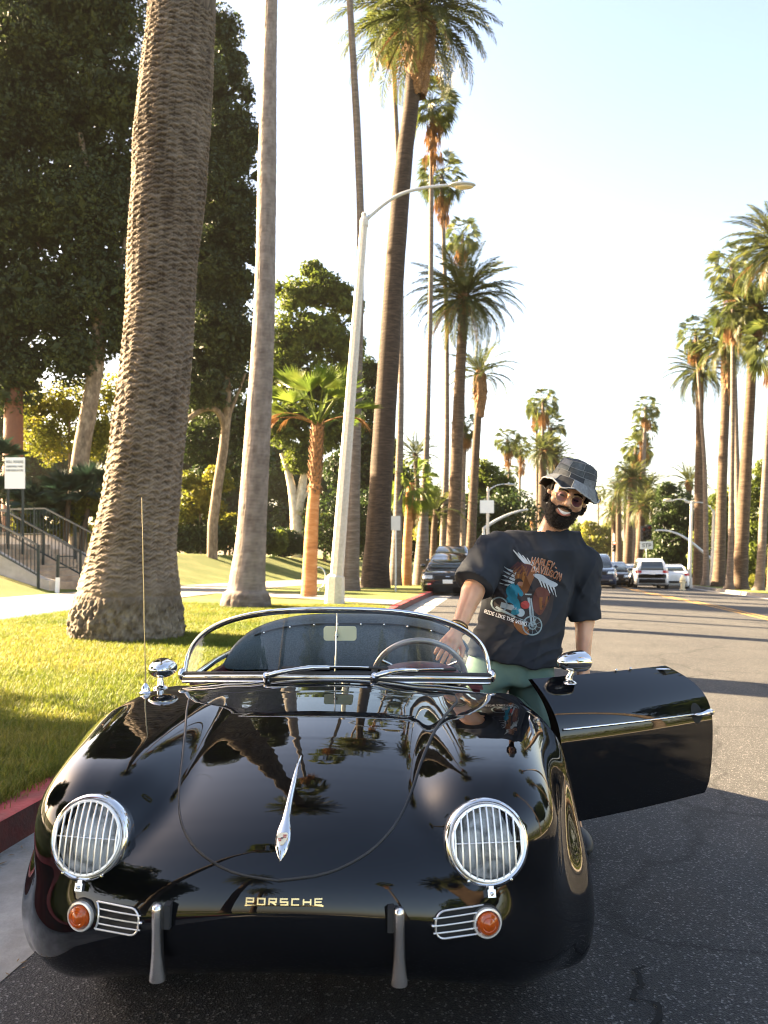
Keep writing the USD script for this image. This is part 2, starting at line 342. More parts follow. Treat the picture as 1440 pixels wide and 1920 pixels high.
# crack running through the asphalt in front of the car
_ck = np.random.default_rng(3); _cp = [np.array([1.03, 2.66])]
for k in range(46): _cp.append(_cp[-1] + np.array([_ck.normal(-.002, .019), -.024]))
_cp = np.array(_cp) + np.array([-.23, .05]); _cp[:, 0] += .05 * np.sin(np.linspace(0, 6, 47)); _wd = .0095 * (.3 + np.random.default_rng(4).random(47)); _wd[0] = _wd[-1] = .0005
structure('road_crack', quads(np.stack([np.c_[_cp[:, 0] - _wd, _cp[:, 1], np.full(47, .0035)], np.c_[_cp[:, 0] + _wd, _cp[:, 1], np.full(47, .0035)]], 1)), mat('crack_black', (.006, .006, .006), .95), False)
# dry leaf litter in the gutter
_lv = []
for k in range(340):
    Y = 1.9 + 9 * _ck.random() ** 1.6; r = -2.19 + abs(_ck.normal(0, .06)) + (.62 if _ck.random() < .3 else 0) + _ck.normal(0, .015)
    s_ = .006 + .016 * _ck.random(); a = _ck.random() * 6.28; x, z = float(road_x(r, Y)), .008
    c, s2 = math.cos(a) * s_, math.sin(a) * s_
    _lv.append(TM([[x - c, Y - s2, z], [x + s2 * .3, Y - c * .3, z + .004 * _ck.random()], [x + c, Y + s2, z + .004], [x - s2 * .3, Y + c * .3, z + .002]], [[0, 1, 2], [0, 2, 3]], process=False))
p_ = part('/World', 'leaf_litter', join(_lv), mat('dry_leaf', (.19, .12, .055), .8), False); say(stage.GetPrimAtPath(p_), 'dry brown leaf bits lying in the gutter beside the red kerb', 'leaf litter', None, 'stuff')

# grass blades on the near lawn: one point instancer of small tufts
M_GRASS = shader('grass_blade', {'o': ('object_info', {}), 'g': ('geometry', {}), 'n': ('noise_texture', dict(scale=.7, detail=3.0)),
    'r': ('rgb_ramp', dict(ramp=[(.0, (.06, .10, .012)), (.5, (.135, .16, .02)), (1., (.235, .21, .045))])), 'a': ('math', dict(math_type='multiply_add', value2=.45, value3=.0)), 'ad': ('math', dict(math_type='add')),
    'nm': ('math', dict(math_type='multiply_add', value2=1.5, value3=-.42)),
    'd': ('principled_bsdf', dict(roughness=.6, specular_ior_level=.25)), 't': ('translucent_bsdf', {}), 'm': ('mix_closure', dict(fac=.42))},
    [('o.random', 'a.value1'), ('g.position', 'n.vector'), ('n.fac', 'nm.value1'), ('a.value', 'ad.value1'), ('nm.value', 'ad.value2'), ('ad.value', 'r.fac'), ('r.color', 'd.base_color'), ('r.color', 't.color'), ('d.BSDF', 'm.closure1'), ('t.BSDF', 'm.closure2')], 'm.closure')
def tuft(seed, n=16, spread=.055, h=.05):
    q = np.random.default_rng(seed); V, F = [], []
    for k in range(n):
        b = q.normal(0, spread, 2); a = q.random() * 6.28; l = h * (.6 + .8 * q.random()); bend = l * (.2 + .7 * q.random()); w = .0022 + .0012 * q.random()
        d = np.array([math.cos(a), math.sin(a)]); s = np.array([-d[1], d[0]]) * w; i = len(V)
        V += [[*(b - s), 0], [*(b + s), 0], [*(b + d * bend * .35 + s * .8), l * .6], [*(b + d * bend * .35 - s * .8), l * .6], [*(b + d * bend), l * .95]]
        F += [[i, i + 1, i + 2], [i, i + 2, i + 3], [i + 3, i + 2, i + 4]]
    return TM(V, F, process=False)
GR = UsdGeom.PointInstancer.Define(stage, '/World/grass')
say(GR.GetPrim(), 'short bright lawn grass between the red kerb and the pavement', 'grass', None, 'stuff')
_pr = []
for k in range(5):
    _pr.append(part('/World/grass', 'grass_tuft', tuft(k), M_GRASS, False))
GR.CreatePrototypesRel().SetTargets([Sdf.Path(x) for x in _pr])
_N = 60000; _gY = 2.6 + 15.5 * rng.random(_N) ** 1.15; _gr = -2.47 - 5.5 * rng.random(_N); _gx = road_x(_gr, _gY)
_keep = (_gx / _gY > -.53); _gx, _gY, _gr = _gx[_keep], _gY[_keep], _gr[_keep]
_fr = rng.random(6000); _eY = 2.0 + 14 * rng.random(6000) ** 1.3; _er = -2.435 - .05 * rng.random(6000)
_gx, _gY, _gr = np.r_[_gx, road_x(_er, _eY)], np.r_[_gY, _eY], np.r_[_gr, _er]; _n = len(_gx)
GR.CreatePositionsAttr(Vt.Vec3fArray.FromNumpy(np.stack([_gx, _gY, ground_z(_gr, _gY) - .006], 1).astype(np.float32)))
GR.CreateProtoIndicesAttr(Vt.IntArray.FromNumpy(rng.integers(0, 5, _n).astype(np.int32)))
_a = rng.random(_n) * np.pi
_qa = np.zeros((_n, 4), np.float32); _qa[:, 0] = np.sin(_a); _qa[:, 3] = np.cos(_a)
GR.CreateOrientationsAttr(Vt.QuathArray([Gf.Quath(float(c), 0, 0, float(s)) for s, c in zip(_qa[:, 0], _qa[:, 3])]))
_sc = (.50 + .6 * rng.random(_n)) * (1 + .03 * _gY) * np.where(_gr > -2.5, .75, 1)
GR.CreateScalesAttr(Vt.Vec3fArray.FromNumpy(np.repeat(_sc[:, None], 3, 1).astype(np.float32)))
# ================================================================ the black roadster
CAR = thing('sports_car', 'glossy black vintage open roadster with chrome headlight grilles and its driver door open', 'car', (-.245, 1.9, 0), -2.1)
P_SIDE = Profile([(0, .46), (.006, .525), (.032, .585), (.075, .635), (.14, .68), (.25, .727), (.45, .782), (.7, .822), (.95, .848), (1.12, .862), (1.25, .868), (1.5, .86), (1.9, .85), (2.35, .84), (2.8, .80), (3.2, .715), (3.5, .61), (3.7, .50),
                  (3.76, .40), (3.7, .29), (3.5, .22), (3.0, .17), (2.2, .15), (1.4, .15), (.85, .175), (.5, .218), (.26, .268), (.105, .325), (.026, .385)], (-.5, -.3), (4.3, 1.3))
P_FEND = Profile([(.25, .27), (.182, .40), (.140, .52), (.134, .59), (.144, .655), (.170, .706), (.222, .752), (.34, .790), (.52, .812), (.75, .825), (1.0, .830), (1.25, .820), (1.6, .775), (2.0, .69), (2.35, .55), (2.4, .35), (2.2, .18), (1.2, .13), (.6, .15), (.37, .19)], (-.5, -.4), (4.3, 1.3))
P_TAIL = Profile([(2.0, .3), (2.1, .55), (2.35, .70), (2.7, .765), (3.0, .75), (3.3, .66), (3.52, .52), (3.6, .4), (3.5, .26), (3.2, .17), (2.4, .15), (2.05, .18)], (-.5, -.4), (4.3, 1.3))
_hw = pch([-.5, .0, .15, .3, .5, .75, 1.05, 1.5, 2.0, 2.5, 3.0, 3.4, 3.7, 4.3], [.69, .69, .705, .725, .75, .768, .775, .775, .785, .80, .80, .74, .62, .3])
WV = (.86, 2.96)
def car_outer(p):
    u, v, w = np.abs(p[:, 0]), p[:, 1], p[:, 2]
    fade = 1 - np.clip((v - .5) / 1.3, 0, 1) ** 2 * (3 - 2 * np.clip((v - .5) / 1.3, 0, 1))
    n = (.27 * u ** 2 + .27 * u ** 4) * fade
    hwv = _hw(v) - .10 * np.clip((w - .45) / .4, 0, 1.2) ** 2 * np.clip(v / .6, 0, 1)
    for vc, k in zip(WV, (.012, .05)):      # the flanks swell out to meet the wheel-arch flares
        hwv = hwv + k * np.exp(-((v - vc) / .40) ** 2) / (1 + np.exp((w - .54) / .05))
    hwv = hwv + .040 * np.exp(-((v - .60) / .34) ** 2) / (1 + np.exp((w - .50) / .05))
    d = rmax(P_SIDE(v - n, w + .25 * u ** 2), (u - hwv) * .97, .19)
    uc = .497 + .033 * np.clip((v - .2) / 1.2, 0, 1)
    hw = .165 + .085 * np.clip((v - .12) / .75, 0, 1) ** .8 + .010 * np.clip((v - .8) / .4, 0, 1)
    f = rmax(P_FEND(v, w), np.abs(u - uc) - hw, .155)
    d = smin(d, f, .085)
    t = rmax(P_TAIL(v, w), np.abs(u - .52) - .28, .2)
    d = smin(d, t, .15)
    for vc in WV:
        q = np.hypot(v - vc, w - .285)
        d = smin(d, np.hypot((q - .335) * .92, (u - .738) * 1.0) - .043, .25)
    return smax(d, .165 - w, .07)
def _boxd(p, c, h, r):
    q = np.abs(p - np.asarray(c)) - (np.asarray(h) - r)
    return np.linalg.norm(np.maximum(q, 0), axis=1) + np.minimum(q.max(1), 0) - r
def car_F(p):
    d = car_outer(p)
    u, v, w = p[:, 0], p[:, 1], p[:, 2]; au = np.abs(u)
    # cockpit, with its front edge following the bowed windscreen
    bow = .20 * (u / .6) ** 2
    cock = _boxd(np.stack([u, v - bow * .8, w], 1), (0, 1.86, .85), (.605, .50, .56), .10)
    d = smax(d, -cock, .012)
    d = smax(d, -_boxd(p, (.83, 1.665, .70), (.30, .50, .385), .04), .01)     # the driver's door opening
    for vc in WV:
        well = np.maximum(np.hypot(v - vc, w - .285) - .325, .58 - au)
        d = smax(d, -well, .012)
    return d
_cv, _cq, _cn = nets(car_F, (-.93, -.04, .06), (.93, 3.82, .96), .0145)
raw(CAR, 'body', _cv, _cq, M_PAINT, _cn)

def hit(o, d, F=car_outer, t0=0.0, t1=1.6, n=90):
    """first crossing along rays"""
    o, d = np.atleast_2d(np.asarray(o, float)), np.atleast_2d(np.asarray(d, float)); o, d = np.broadcast_arrays(o, d); m = len(o)
    ts = np.linspace(t0, t1, n); val = F((o[:, None] + ts[None, :, None] * d[:, None]).reshape(-1, 3)).reshape(m, n)
    k = np.argmax(val < 0, 1); a, b = ts[np.maximum(k - 1, 0)], ts[k]
    for _ in range(24):
        c = (a + b) / 2; s = F(o + c[:, None] * d) < 0; b = np.where(s, c, b); a = np.where(s, a, c)
    P = o + b[:, None] * d; g = grad(F, P); return P, g / np.linalg.norm(g, axis=1, keepdims=True)
def front(u, w):        # nose surface seen along +v
    u, w = np.broadcast_arrays(np.asarray(u, float), np.asarray(w, float)); s = u.shape
    P, N = hit(np.stack([u.ravel(), np.full(u.size, -.3), w.ravel()], 1), (0, 1, 0)); return P.reshape(*s, 3), N.reshape(*s, 3)
def top(u, v):
    u, v = np.broadcast_arrays(np.asarray(u, float), np.asarray(v, float)); s = u.shape
    P, N = hit(np.stack([u.ravel(), v.ravel(), np.full(u.size, 1.3)], 1), (0, 0, -1), t1=1.1); return P.reshape(*s, 3), N.reshape(*s, 3)
def photo_to_car(px, py, F=None):
    """a pixel of the photograph -> car coordinates of the ray's start and direction"""
    a = math.radians(-2.1); d = np.array([(px - PXC) / FPX, 1.0, -(py - PXH) / FPX]); o = np.array([0, 0, H]) - np.array([-.255, 1.9, 0])
    R = np.array([[math.cos(a), math.sin(a), 0], [-math.sin(a), math.cos(a), 0], [0, 0, 1]]); return R @ o, R @ d

# bonnet: a panel of its own, 3 mm proud, its edge turned down into the gap
_D = np.array([0, .6, -.8]); _Uo = np.array([0, .8, .6])
def slant(u, t):        # t runs along the bonnet, seen from above the nose
    u, t = np.broadcast_arrays(np.asarray(u, float), np.asarray(t, float)); s = u.shape
    o = np.stack([u.ravel(), t.ravel() * .8, t.ravel() * .6], 1) - 1.6 * _D
    P, N = hit(o, _D, t1=3.0, n=140); return P.reshape(*s, 3), N.reshape(*s, 3)
HOOD_T0, HOOD_T1 = .370, 1.362
_hwt = pch(np.array([0, .012, .04, .09, .17, .28, .42, .6, .8, .93, .98, 1.0]), np.array([0, .085, .155, .218, .268, .303, .333, .375, .43, .458, .455, .43]))
def bonnet_edge(n=160):
    s = (1 - np.cos(np.linspace(0, np.pi, n))) / 2
    L = np.stack([_hwt(s), HOOD_T0 + (HOOD_T1 - HOOD_T0) * s], 1)
    return L
_ns, _nc = 90, 61
_s = (1 - np.cos(np.linspace(0, np.pi, _ns))) / 2
_c = np.sin(np.linspace(-np.pi / 2, np.pi / 2, _nc))
_U = _hwt(_s)[:, None] * _c[None]; _T = np.repeat((HOOD_T0 + (HOOD_T1 - HOOD_T0) * _s)[:, None], _nc, 1)
_T = _T - .028 * (_U / .45) ** 2 * _s[:, None] ** 3
_P, _N = slant(_U, _T)
_edge = np.minimum(np.minimum(np.arange(_nc)[None], np.arange(_nc)[::-1][None]), np.minimum(np.arange(_ns)[:, None], np.arange(_ns)[::-1][:, None]))
_off = np.where(_edge == 0, -.003, np.where(_edge == 1, .0028, .0042))
_hp = _P + _N * _off[..., None]
_hood = quads(_hp)
_q = grid_faces(_ns, _nc)
BON = raw(CAR, 'bonnet', _hp.reshape(-1, 3), _q, M_PAINT, _N.reshape(-1, 3))
_rim = np.vstack([_P[:, -1] + _N[:, -1] * .0005, (_P[-1] + _N[-1] * .0005)[::-1], (_P[:, 0] + _N[:, 0] * .0005)[::-1]])
part(BON, 'gap_seal', tube(_rim[::2], .0046, 6, closed=False), M_RUBBER, True)

# bonnet handle with crest
_t = np.linspace(.0, 1, 40); _ht = .410 + (.790 - .410) * _t
_hwid = pch([0, .05, .12, .2, .3, .5, .8, 1.0], [.001, .012, .0185, .017, .0105, .0075, .0062, .002])(_t)
_Hp, _Hn = slant(np.zeros(40), _ht)
_sec = np.linspace(0, np.pi, 9)
_hand = np.stack([_Hp + _Hn * (.003 + .013 * math.sin(a) * np.minimum(1, .35 + _t * 3) ** .5 * np.clip((1 - _t) * 12 + .2, 0, 1))[:, None] if False else
                  _Hp + _Hn * (.003 + math.sin(a) * (.010 * np.clip((1 - _t) * 8, .15, 1) * np.clip(_t * 14, .2, 1)))[:, None] + np.array([1, 0, 0]) * (math.cos(a) * _hwid)[:, None] for a in _sec], 1)
HND = part(CAR, 'bonnet_handle', quads(_hand), M_CHROME, True)
_k = 5; _ho, _hn = _Hp[_k], _Hn[_k]; _hy = _Hp[9] - _Hp[2]; _hy /= np.linalg.norm(_hy); _hx = np.array([1.0, 0, 0]); _hn = np.cross(_hx, _hy)
_B = basis(_ho + _hn * .0137, _hx, _hy, _hn)
_sh = sg.Polygon(spline([(-.0115, .014), (0, .016), (.0115, .014), (.0118, .002), (.008, -.009), (0, -.0165), (-.008, -.009), (-.0118, .002)], 40, closed=True))
part(HND, 'crest', extrude(_sh, .002, _B), mat('crest_gold', (.75, .68, .5), .3), False)
_B2 = basis(_ho + _hn * .0158, _hx, _hy, _hn)
part(HND, 'crest_red', extrude(sg.MultiPolygon([sg.box(.0015, .002, .0095, .0048), sg.box(.0015, .007, .0095, .0098), sg.box(-.0095, -.0030, -.0015, -.0002), sg.box(-.0075, -.0075, -.0015, -.0048)]), .0008, _B2), mat('crest_red', (.35, .03, .03), .4), False)
part(HND, 'crest_centre', extrude(sg.MultiPolygon([sg.box(-.0028, -.0015, -.0005, .0022), sg.box(.0002, -.001, .0026, .0028)]), .0011, _B2), mat('crest_black', (.02, .02, .02), .4), False)

# lettering across the nose
def stroke_letters(word, width, height, stroke):
    """wide spaced capitals made of bars"""
    g = {'P': [[(0, 0), (0, 1), (1, 1), (1, .45), (0, .45)]], 'O': [[(0, 0), (0, 1), (1, 1), (1, 0), (0, 0)]], 'R': [[(0, 0), (0, 1), (1, 1), (1, .48), (0, .48)], [(.35, .48), (1, 0)]],
         'S': [[(1, 1), (0, 1), (0, .5), (1, .5), (1, 0), (0, 0)]], 'C': [[(1, 1), (0, 1), (0, 0), (1, 0)]], 'H': [[(0, 0), (0, 1)], [(1, 0), (1, 1)], [(0, .5), (1, .5)]], 'E': [[(1, 1), (0, 1), (0, 0), (1, 0)], [(0, .5), (.9, .5)]]}
    step = width / len(word); lw = step * .62; out = []
    for i, ch in enumerate(word):
        x0 = -width / 2 + i * step + (step - lw) / 2
        out += [sg.LineString([(x0 + x * lw, y * height) for x, y in s]).buffer(stroke / 2, cap_style=2, join_style=2) for s in g[ch]]
    return shapely.union_all(out)
def on_nose(poly, u0, w0, depth, lift=.001):
    m = extrude(poly, depth); n_ = m.vertices.copy(); P, N = front(n_[:, 0] + u0, n_[:, 1] + w0)
    m.vertices = P + N * (n_[:, 2] + lift)[:, None]; return m
_word = stroke_letters('PORSCHE', .184, .0120, .0032)
_bar = sg.box(-.09, -.0036, .09, -.0006)
part(CAR, 'lettering', on_nose(shapely.union_all([_word, _bar]), .016, .531, .004), M_GOLD, False)

# headlights
def headlight(side):
    """built round +z, then turned to look forward, a little out and up"""
    yaw = math.radians(9) * side; tilt = math.radians(17)
    ax = np.array([math.sin(yaw) * math.cos(tilt), -math.cos(yaw) * math.cos(tilt), math.sin(tilt)])
    c = np.array([.491 * side, .140, .634]); s = np.cross([0, 0, 1], ax); s /= np.linalg.norm(s); b = np.cross(ax, s)
    T = basis(c, s * .94, b * .94, ax * .94)
    def put(name, m, mt, parent, sm=30):
        m = m.copy(); m.apply_transform(T); return part(parent, name, m, mt, sm)
    hl = put('headlight', lathe([(.112, -.07), (.113, -.02), (.112, -.006), (.108, .002), (.103, .0045), (.098, .003), (.0955, -.004), (.092, -.006)], 64), M_CHROME, CAR, 40)
    put('reflector', lathe([(.094, -.008), (.085, -.03), (.06, -.052), (.03, -.062), (.001, -.064)], 48), M_REFL, hl, True)
    put('bulb', lathe([(.028, -.062), (.03, -.034), (.026, -.026), (.001, -.022)], 24), mat('bulb_cap', (.42, .38, .33), .2, metallic=1.0), hl, True)
    put('lens', lathe([(.093, -.010), (.085, -.001), (.06, .0095), (.03, .0145), (.0005, .016)], 48), M_LENS, hl, True)
    ring = lathe([(.0965, .004), (.0965, .010), (.0945, .013), (.0895, .013), (.088, .010), (.088, .005), (.0965, .004)], 64)
    put('grille_ring', ring, M_GRILL, hl, 40)
    for k in range(-5, 6):
        x = k * .0172; y = math.sqrt(.0925 ** 2 - x * x); hgt = .013 + .0085
        pts = [(x, yy, .011 + .012 * (1 - (yy / .0925) ** 2 - (x / .0925) ** 2 * .8)) for yy in np.linspace(-y, y, 13)]
        put('grille_bar', tube(pts, .0023, 6, up=(1, 0, 0)), M_GRILL, hl, 60)
    pts = [(xx, 0, .008 + .012 * (1 - (xx / .0925) ** 2)) for xx in np.linspace(-.0925, .0925, 13)]
    put('grille_bar', tube(pts, .0021, 6), M_GRILL, hl, 60)
    clip = join([box(-.010, .010, -.131, -.112, .0, .014), lathe([(.0005, .0205), (.004, .0195), (.005, .0165), (.005, .013)], 12, at=(0, -.122, 0)), box(-.006, .006, -.114, -.104, .003, .011)])
    put('rim_clip', clip, M_CHROME, hl, 30)
    for a in (-.55, .55):
        put('rim_screw', lathe([(.0005, .008), (.0035, .0075), (.0042, .004), (.0042, 0)], 10, at=(.106 * math.sin(a), -.106 * math.cos(a), -.001)), M_CHROME, hl, 30)
M_REFL = mat('lamp_reflector', (.90, .90, .88), .30, metallic=.35, bump=(30, .012))
M_LENS = shader('lamp_lens', {'c': ('texture_coordinate', {}), 'w': ('wave_texture', dict(scale=22, distortion=1.5, bands_direction='x')), 'b': ('bump', dict(distance=.004, strength=.8)),
    't': ('transparent_bsdf', dict(color=(.90, .92, .90))), 'g': ('principled_bsdf', dict(base_color=(.66, .67, .66), roughness=.12, specular_ior_level=.9)), 'l': ('fresnel', dict(IOR=1.6)), 'nz': ('noise_texture', dict(scale=16.0, detail=3.0, distortion=1.0)), 'nr': ('rgb_ramp', dict(ramp=[(.38, (.04, .04, .04)), (.62, (.42, .42, .42))])), 'a': ('math', dict(math_type='add', use_clamp=True)), 'm': ('mix_closure', {})},
    [('c.object', 'w.vector'), ('w.fac', 'b.height'), ('b.normal', 'g.normal'), ('b.normal', 'l.normal'), ('l.fac', 'a.value1'), ('c.object', 'nz.vector'), ('nz.fac', 'nr.fac'), ('nr.color', 'a.value2'), ('a.value', 'm.fac'), ('t.BSDF', 'm.closure1'), ('g.BSDF', 'm.closure2')], 'm.closure')
M_GRILL = mat('grille_enamel', (.74, .72, .70), .22, metallic=.75)
for s_ in (-1, 1): headlight(s_)

# indicators and the small horn grilles beside them
M_AMBER = mat('amber_lens', (.62, .10, .008), .08, transmission_weight=.25, coat_weight=.6)
M_IVORY = mat('lamp_collar', (.72, .69, .64), .2, metallic=.55)
def indicator(side):
    P, N = front(.484 * side, .466); n = N * .55 + np.array([.18 * side, -1, 0]); n /= np.linalg.norm(n)
    s = np.cross([0, 0, 1], n); s /= np.linalg.norm(s); T = basis(P, s, np.cross(n, s), n)
    def put(name, m, mt, parent, sm=30):
        m = m.copy(); m.apply_transform(T); return part(parent, name, m, mt, sm)
    ind = put('indicator', lathe([(.0355, -.02), (.0355, .008), (.034, .012), (.030, .013), (.0285, .010), (.0265, .004)], 40), M_IVORY, CAR, 40)
    put('amber_lens', lathe([(.0268, .004), (.0265, .013), (.0235, .020), (.017, .0225), (.0155, .0215), (.010, .0245), (.0005, .0262)], 40), M_AMBER, ind, 25)
    put('collar_gasket', lathe([(.0395, -.025), (.0395, .003), (.0355, .004)], 40), M_RUBBER, ind, 30)
    # grille
    w, h = .112, .029
    u0 = (.440 if side < 0 else .474) * side; w0 = .474
    def surf(x, y, lift):
        Q, M = front(u0 - side * x, w0 + y); return Q + M * lift
    ang = np.linspace(-np.pi / 2, np.pi / 2, 13)
    loop = [(0, -h)] + [(w - .022 + .022 * math.cos(a), -h + .022 + .022 * math.sin(a)) if a < 0 else (w - .022 + .022 * math.cos(a), h - .022 + .022 * math.sin(a)) for a in ang] + [(0, h)]
    arc = [(-.006 + .012 * math.cos(a), h * math.sin(a)) for a in np.linspace(np.pi / 2, -np.pi / 2, 12)][1:-1]
    fr = np.array(loop + arc); fp = np.array([surf(x, y, .005) for x, y in fr])
    gr = part(CAR, 'horn_grille', tube(fp, .0026, 6, closed=True), M_GRILL, 60)
    back = sg.Polygon(fr).buffer(.0005); m = extrude(back, .001); vv = m.vertices.copy(); m.vertices = np.array([surf(x, y, .0012 + z) for x, y, z in vv])
    part(gr, 'grille_recess', m, M_DARK, False)
    for y in (-.0155, 0, .0155):
        part(gr, 'grille_bar', tube([surf(x, y, .0055) for x in np.linspace(.007, w + .005, 9)], .0021, 6), M_GRILL, 60)
    part(gr, 'grille_stud', trimesh.creation.icosphere(2, .0045).apply_translation(surf(w + .006, 0, .004)), M_CHROME, True)
for s_ in (-1, 1): indicator(s_)

# overriders: slim chrome uprights, flared at the foot, each on a black rubber block
for s_, u0 in ((-1, -.275), (1, .280)):
    P, N = front(u0, .46)
    prof = [(.530, .010, .012), (.523, .0125, .016), (.50, .0125, .018), (.47, .0125, .018), (.42, .0135, .018), (.385, .0165, .0185), (.365, .019, .0185)]
    zz = [q[0] for q in prof]; rows = []
    for z in np.r_[np.linspace(.530, .522, 4), np.linspace(.514, .358, 20)]:
        hw = np.interp(-z, [-q for q in zz], [q[1] for q in prof]); dp = np.interp(-z, [-q for q in zz], [q[2] for q in prof])
        a = np.linspace(0, 2 * np.pi, 20, endpoint=False); ex = 1.0
        rows.append(np.stack([u0 + hw * np.sign(np.cos(a)) * np.abs(np.cos(a)) ** ex, np.full(20, P[1] - .022) + dp * np.sign(np.sin(a)) * np.abs(np.sin(a)) ** ex, np.full(20, z)], 1))
    R_ = np.stack(rows); m = quads(R_, wrap=True); cap = TM(np.vstack([R_[0], R_[0].mean(0) + [0, 0, .004]]), [[20, (i + 1) % 20, i] for i in range(20)], process=False)
    cap2 = TM(np.vstack([R_[-1], R_[-1].mean(0)]), [[20, i, (i + 1) % 20] for i in range(20)], process=False)
    g_ = part(CAR, 'overrider', join([m, cap, cap2]), M_CHROMEW, 50)
    blk = trimesh.creation.box((.014, .035, .055)); blk.apply_translation((u0 - s_ * .020, P[1] - .002, .500)); blk = blk.subdivide().subdivide()
    part(g_, 'rubber_block', blk, M_RUBBER, False)

# windscreen
WS_A = .612
def ws(u, w):
    return np.stack([u, 1.235 + .20 * (np.abs(u) / .6) ** 2.0 + (w - .86) * .42, w], -1)
def ws_top(u):
    x = np.clip(np.abs(u) / WS_A, 0, 1); return .862 + .256 * np.maximum(1 - x ** 2.5, 0) ** (1 / 2.45)
def ws_base(u): return .872 - .032 * (np.abs(u) / WS_A) ** 2
_a = np.linspace(-1, 1, 81); _uu = WS_A * np.sin(_a * np.pi / 2)
_tp = ws_top(_uu); _tp = np.maximum(_tp, ws_base(_uu) + .012)
_k = np.linspace(0, 1, 12)
_gp = np.stack([ws(_uu, ws_base(_uu) + (_tp - ws_base(_uu)) * k) for k in _k])
_gl = quads(_gp); _gl.update_faces(_gl.area_faces > 1e-8)
M_SCREEN = glass('windscreen_glass', (.90, .965, .95), 1.5)
WS = part(CAR, 'windscreen', _gl, M_SCREEN, True)
_arc = ws(_uu, _tp); _arc = np.vstack([ws(np.array([-.625]), np.array([.835]))[0:1], _arc, ws(np.array([.625]), np.array([.835]))[0:1]])
_arc = spline(_arc, 90)
part(WS, 'windscreen_frame', tube(_arc, .0088, 10, up=(0, 1, 0)), M_CHROME, True)
part(WS, 'frame_seal', tube(_arc + np.array([0, .006, -.010]) , .0065, 8), M_RUBBER, True)
_ub = np.linspace(-.612, .612, 61)
_bp = ws(_ub, ws_base(_ub))
part(WS, 'base_moulding', tube(_bp + [0, -.014, -.002], .010, 10), mat('base_chrome', (.80, .74, .66), .10, metallic=1.0), True)
part(WS, 'base_seal', tube(_bp + [0, -.006, .010], .009, 8), M_RUBBER, True)
part(WS, 'base_gasket', tube(_bp + [0, -.022, -.014], .009, 8), M_RUBBER, True)
part(WS, 'lower_moulding', tube(_bp * [1.0, 1, 1] + [0, -.032, -.018], .0055, 8), M_CHROME, True)
for s_ in (-1, 1):
    f0 = ws(np.array([.618 * s_]), np.array([.86]))[0]
    part(WS, 'frame_foot', trimesh.creation.icosphere(3, 1).apply_scale((.016, .04, .026)).apply_translation(f0 + [s_ * .006, .004, -.014]), M_CHROME, True)
# wipers
for u0, u1, w1 in ((-.245, .215, .902), (.165, .475, .885)):
    p0 = ws(np.array([u0]), ws_base(np.array([u0])) + .004)[0] + [0, -.034, -.002]
    wp = part(CAR, 'wiper', lathe([(.016, -.012), (.016, .008), (.012, .014), (.0005, .016)], 18, axis=(0, -.8, .6), at=p0), M_CHROME, 40)
    um = u0 + (u1 - u0) * .52; pm = ws(np.array([um]), np.array([w1 + .004]))[0] + [0, -.02, 0]
    part(wp, 'wiper_arm', tube(spline([p0 + [0, -.012, .004], p0 + (pm - p0) * .5 + [0, -.014, .012], pm], 14), [.0105] * 5 + [.009] * 5 + [.007] * 4, 8), M_CHROME, True)
    uu = np.linspace(um - (u1 - u0) * .40, u1, 12); bl = ws(uu, np.full(12, w1 - .003) + .006 * np.sin(np.linspace(0, np.pi, 12))) + [0, -.011, 0]
    part(wp, 'wiper_blade', tube(bl, .0062, 6), M_RUBBER, True); part(wp, 'blade_bridge', tube(bl[2:-2] + [0, -.005, .003], .0035, 6), M_CHROME, True)
# inside mirror on its rod
_r0 = ws(np.array([.012]), np.array([.875]))[0] + [0, .03, 0]; _r1 = ws(np.array([.012]), np.array([1.108]))[0] + [0, .014, 0]
RM = part(CAR, 'mirror_rod', tube([_r0, _r1], .003, 8), M_CHROME, True)
_mr = sg.box(-.052, -.016, .052, .016).buffer(.012, quad_segs=6)
_mm = extrude(_mr, .012); _mm.vertices = _mm.vertices[:, [0, 2, 1]] * [1, -1, 1]; _mm.invert()
part(RM, 'interior_mirror', _mm.apply_translation(_r0 + (_r1 - _r0) * .64 + [.012, .034, -.002]), mat('mirror_back', (.66, .63, .44), .35), 30)
part(RM, 'mirror_stem', tube([_r0 + (_r1 - _r0) * .6, _r0 + (_r1 - _r0) * .6 + [.004, .02, .002]], .008, 8), M_CHROME, True)

# bullet mirrors: one on the far wing, one on the open door (below)
def bullet_mirror(parent, base, axis_x, lean, size, turn=0.0):
    s_ = size; prof = np.array([(.0005, -.055), (.018, -.052), (.034, -.04), (.046, -.018), (.052, .01), (.053, .035), (.050, .04), (.045, .038), (.0005, .037)]) * s_
    m = lathe(prof, 32, axis=(0, 1, 0)); m.apply_scale((1.22, 1.35, .86)); m = place(m, rz=turn); m.apply_translation((axis_x, 0, .088 * s_))
    p = part(parent, 'door_mirror', m.apply_translation(base), M_CHROME, 35)
    st = np.array([(.0, 0, 0), (0, .0, .02), (lean * .3, .0, .04), (axis_x * .8, 0, .05)]) * 1.0
    foot = lathe([(.0005, .014), (.012, .013), (.02, .009), (.034, .002), (.036, -.004)], 24); foot.apply_scale((.75, 1.15, .9))
    part(p, 'mirror_foot', foot.apply_translation(base), M_CHROME, True)
    part(p, 'mirror_stem', tube(spline(st + base, 10), np.linspace(.016, .009, 10), 10), M_CHROME, True)
_fp, _ = top(-.66, 1.27); bullet_mirror(CAR, _fp[...].reshape(3) + [0, 0, .004], .004, 0, .82, .1)
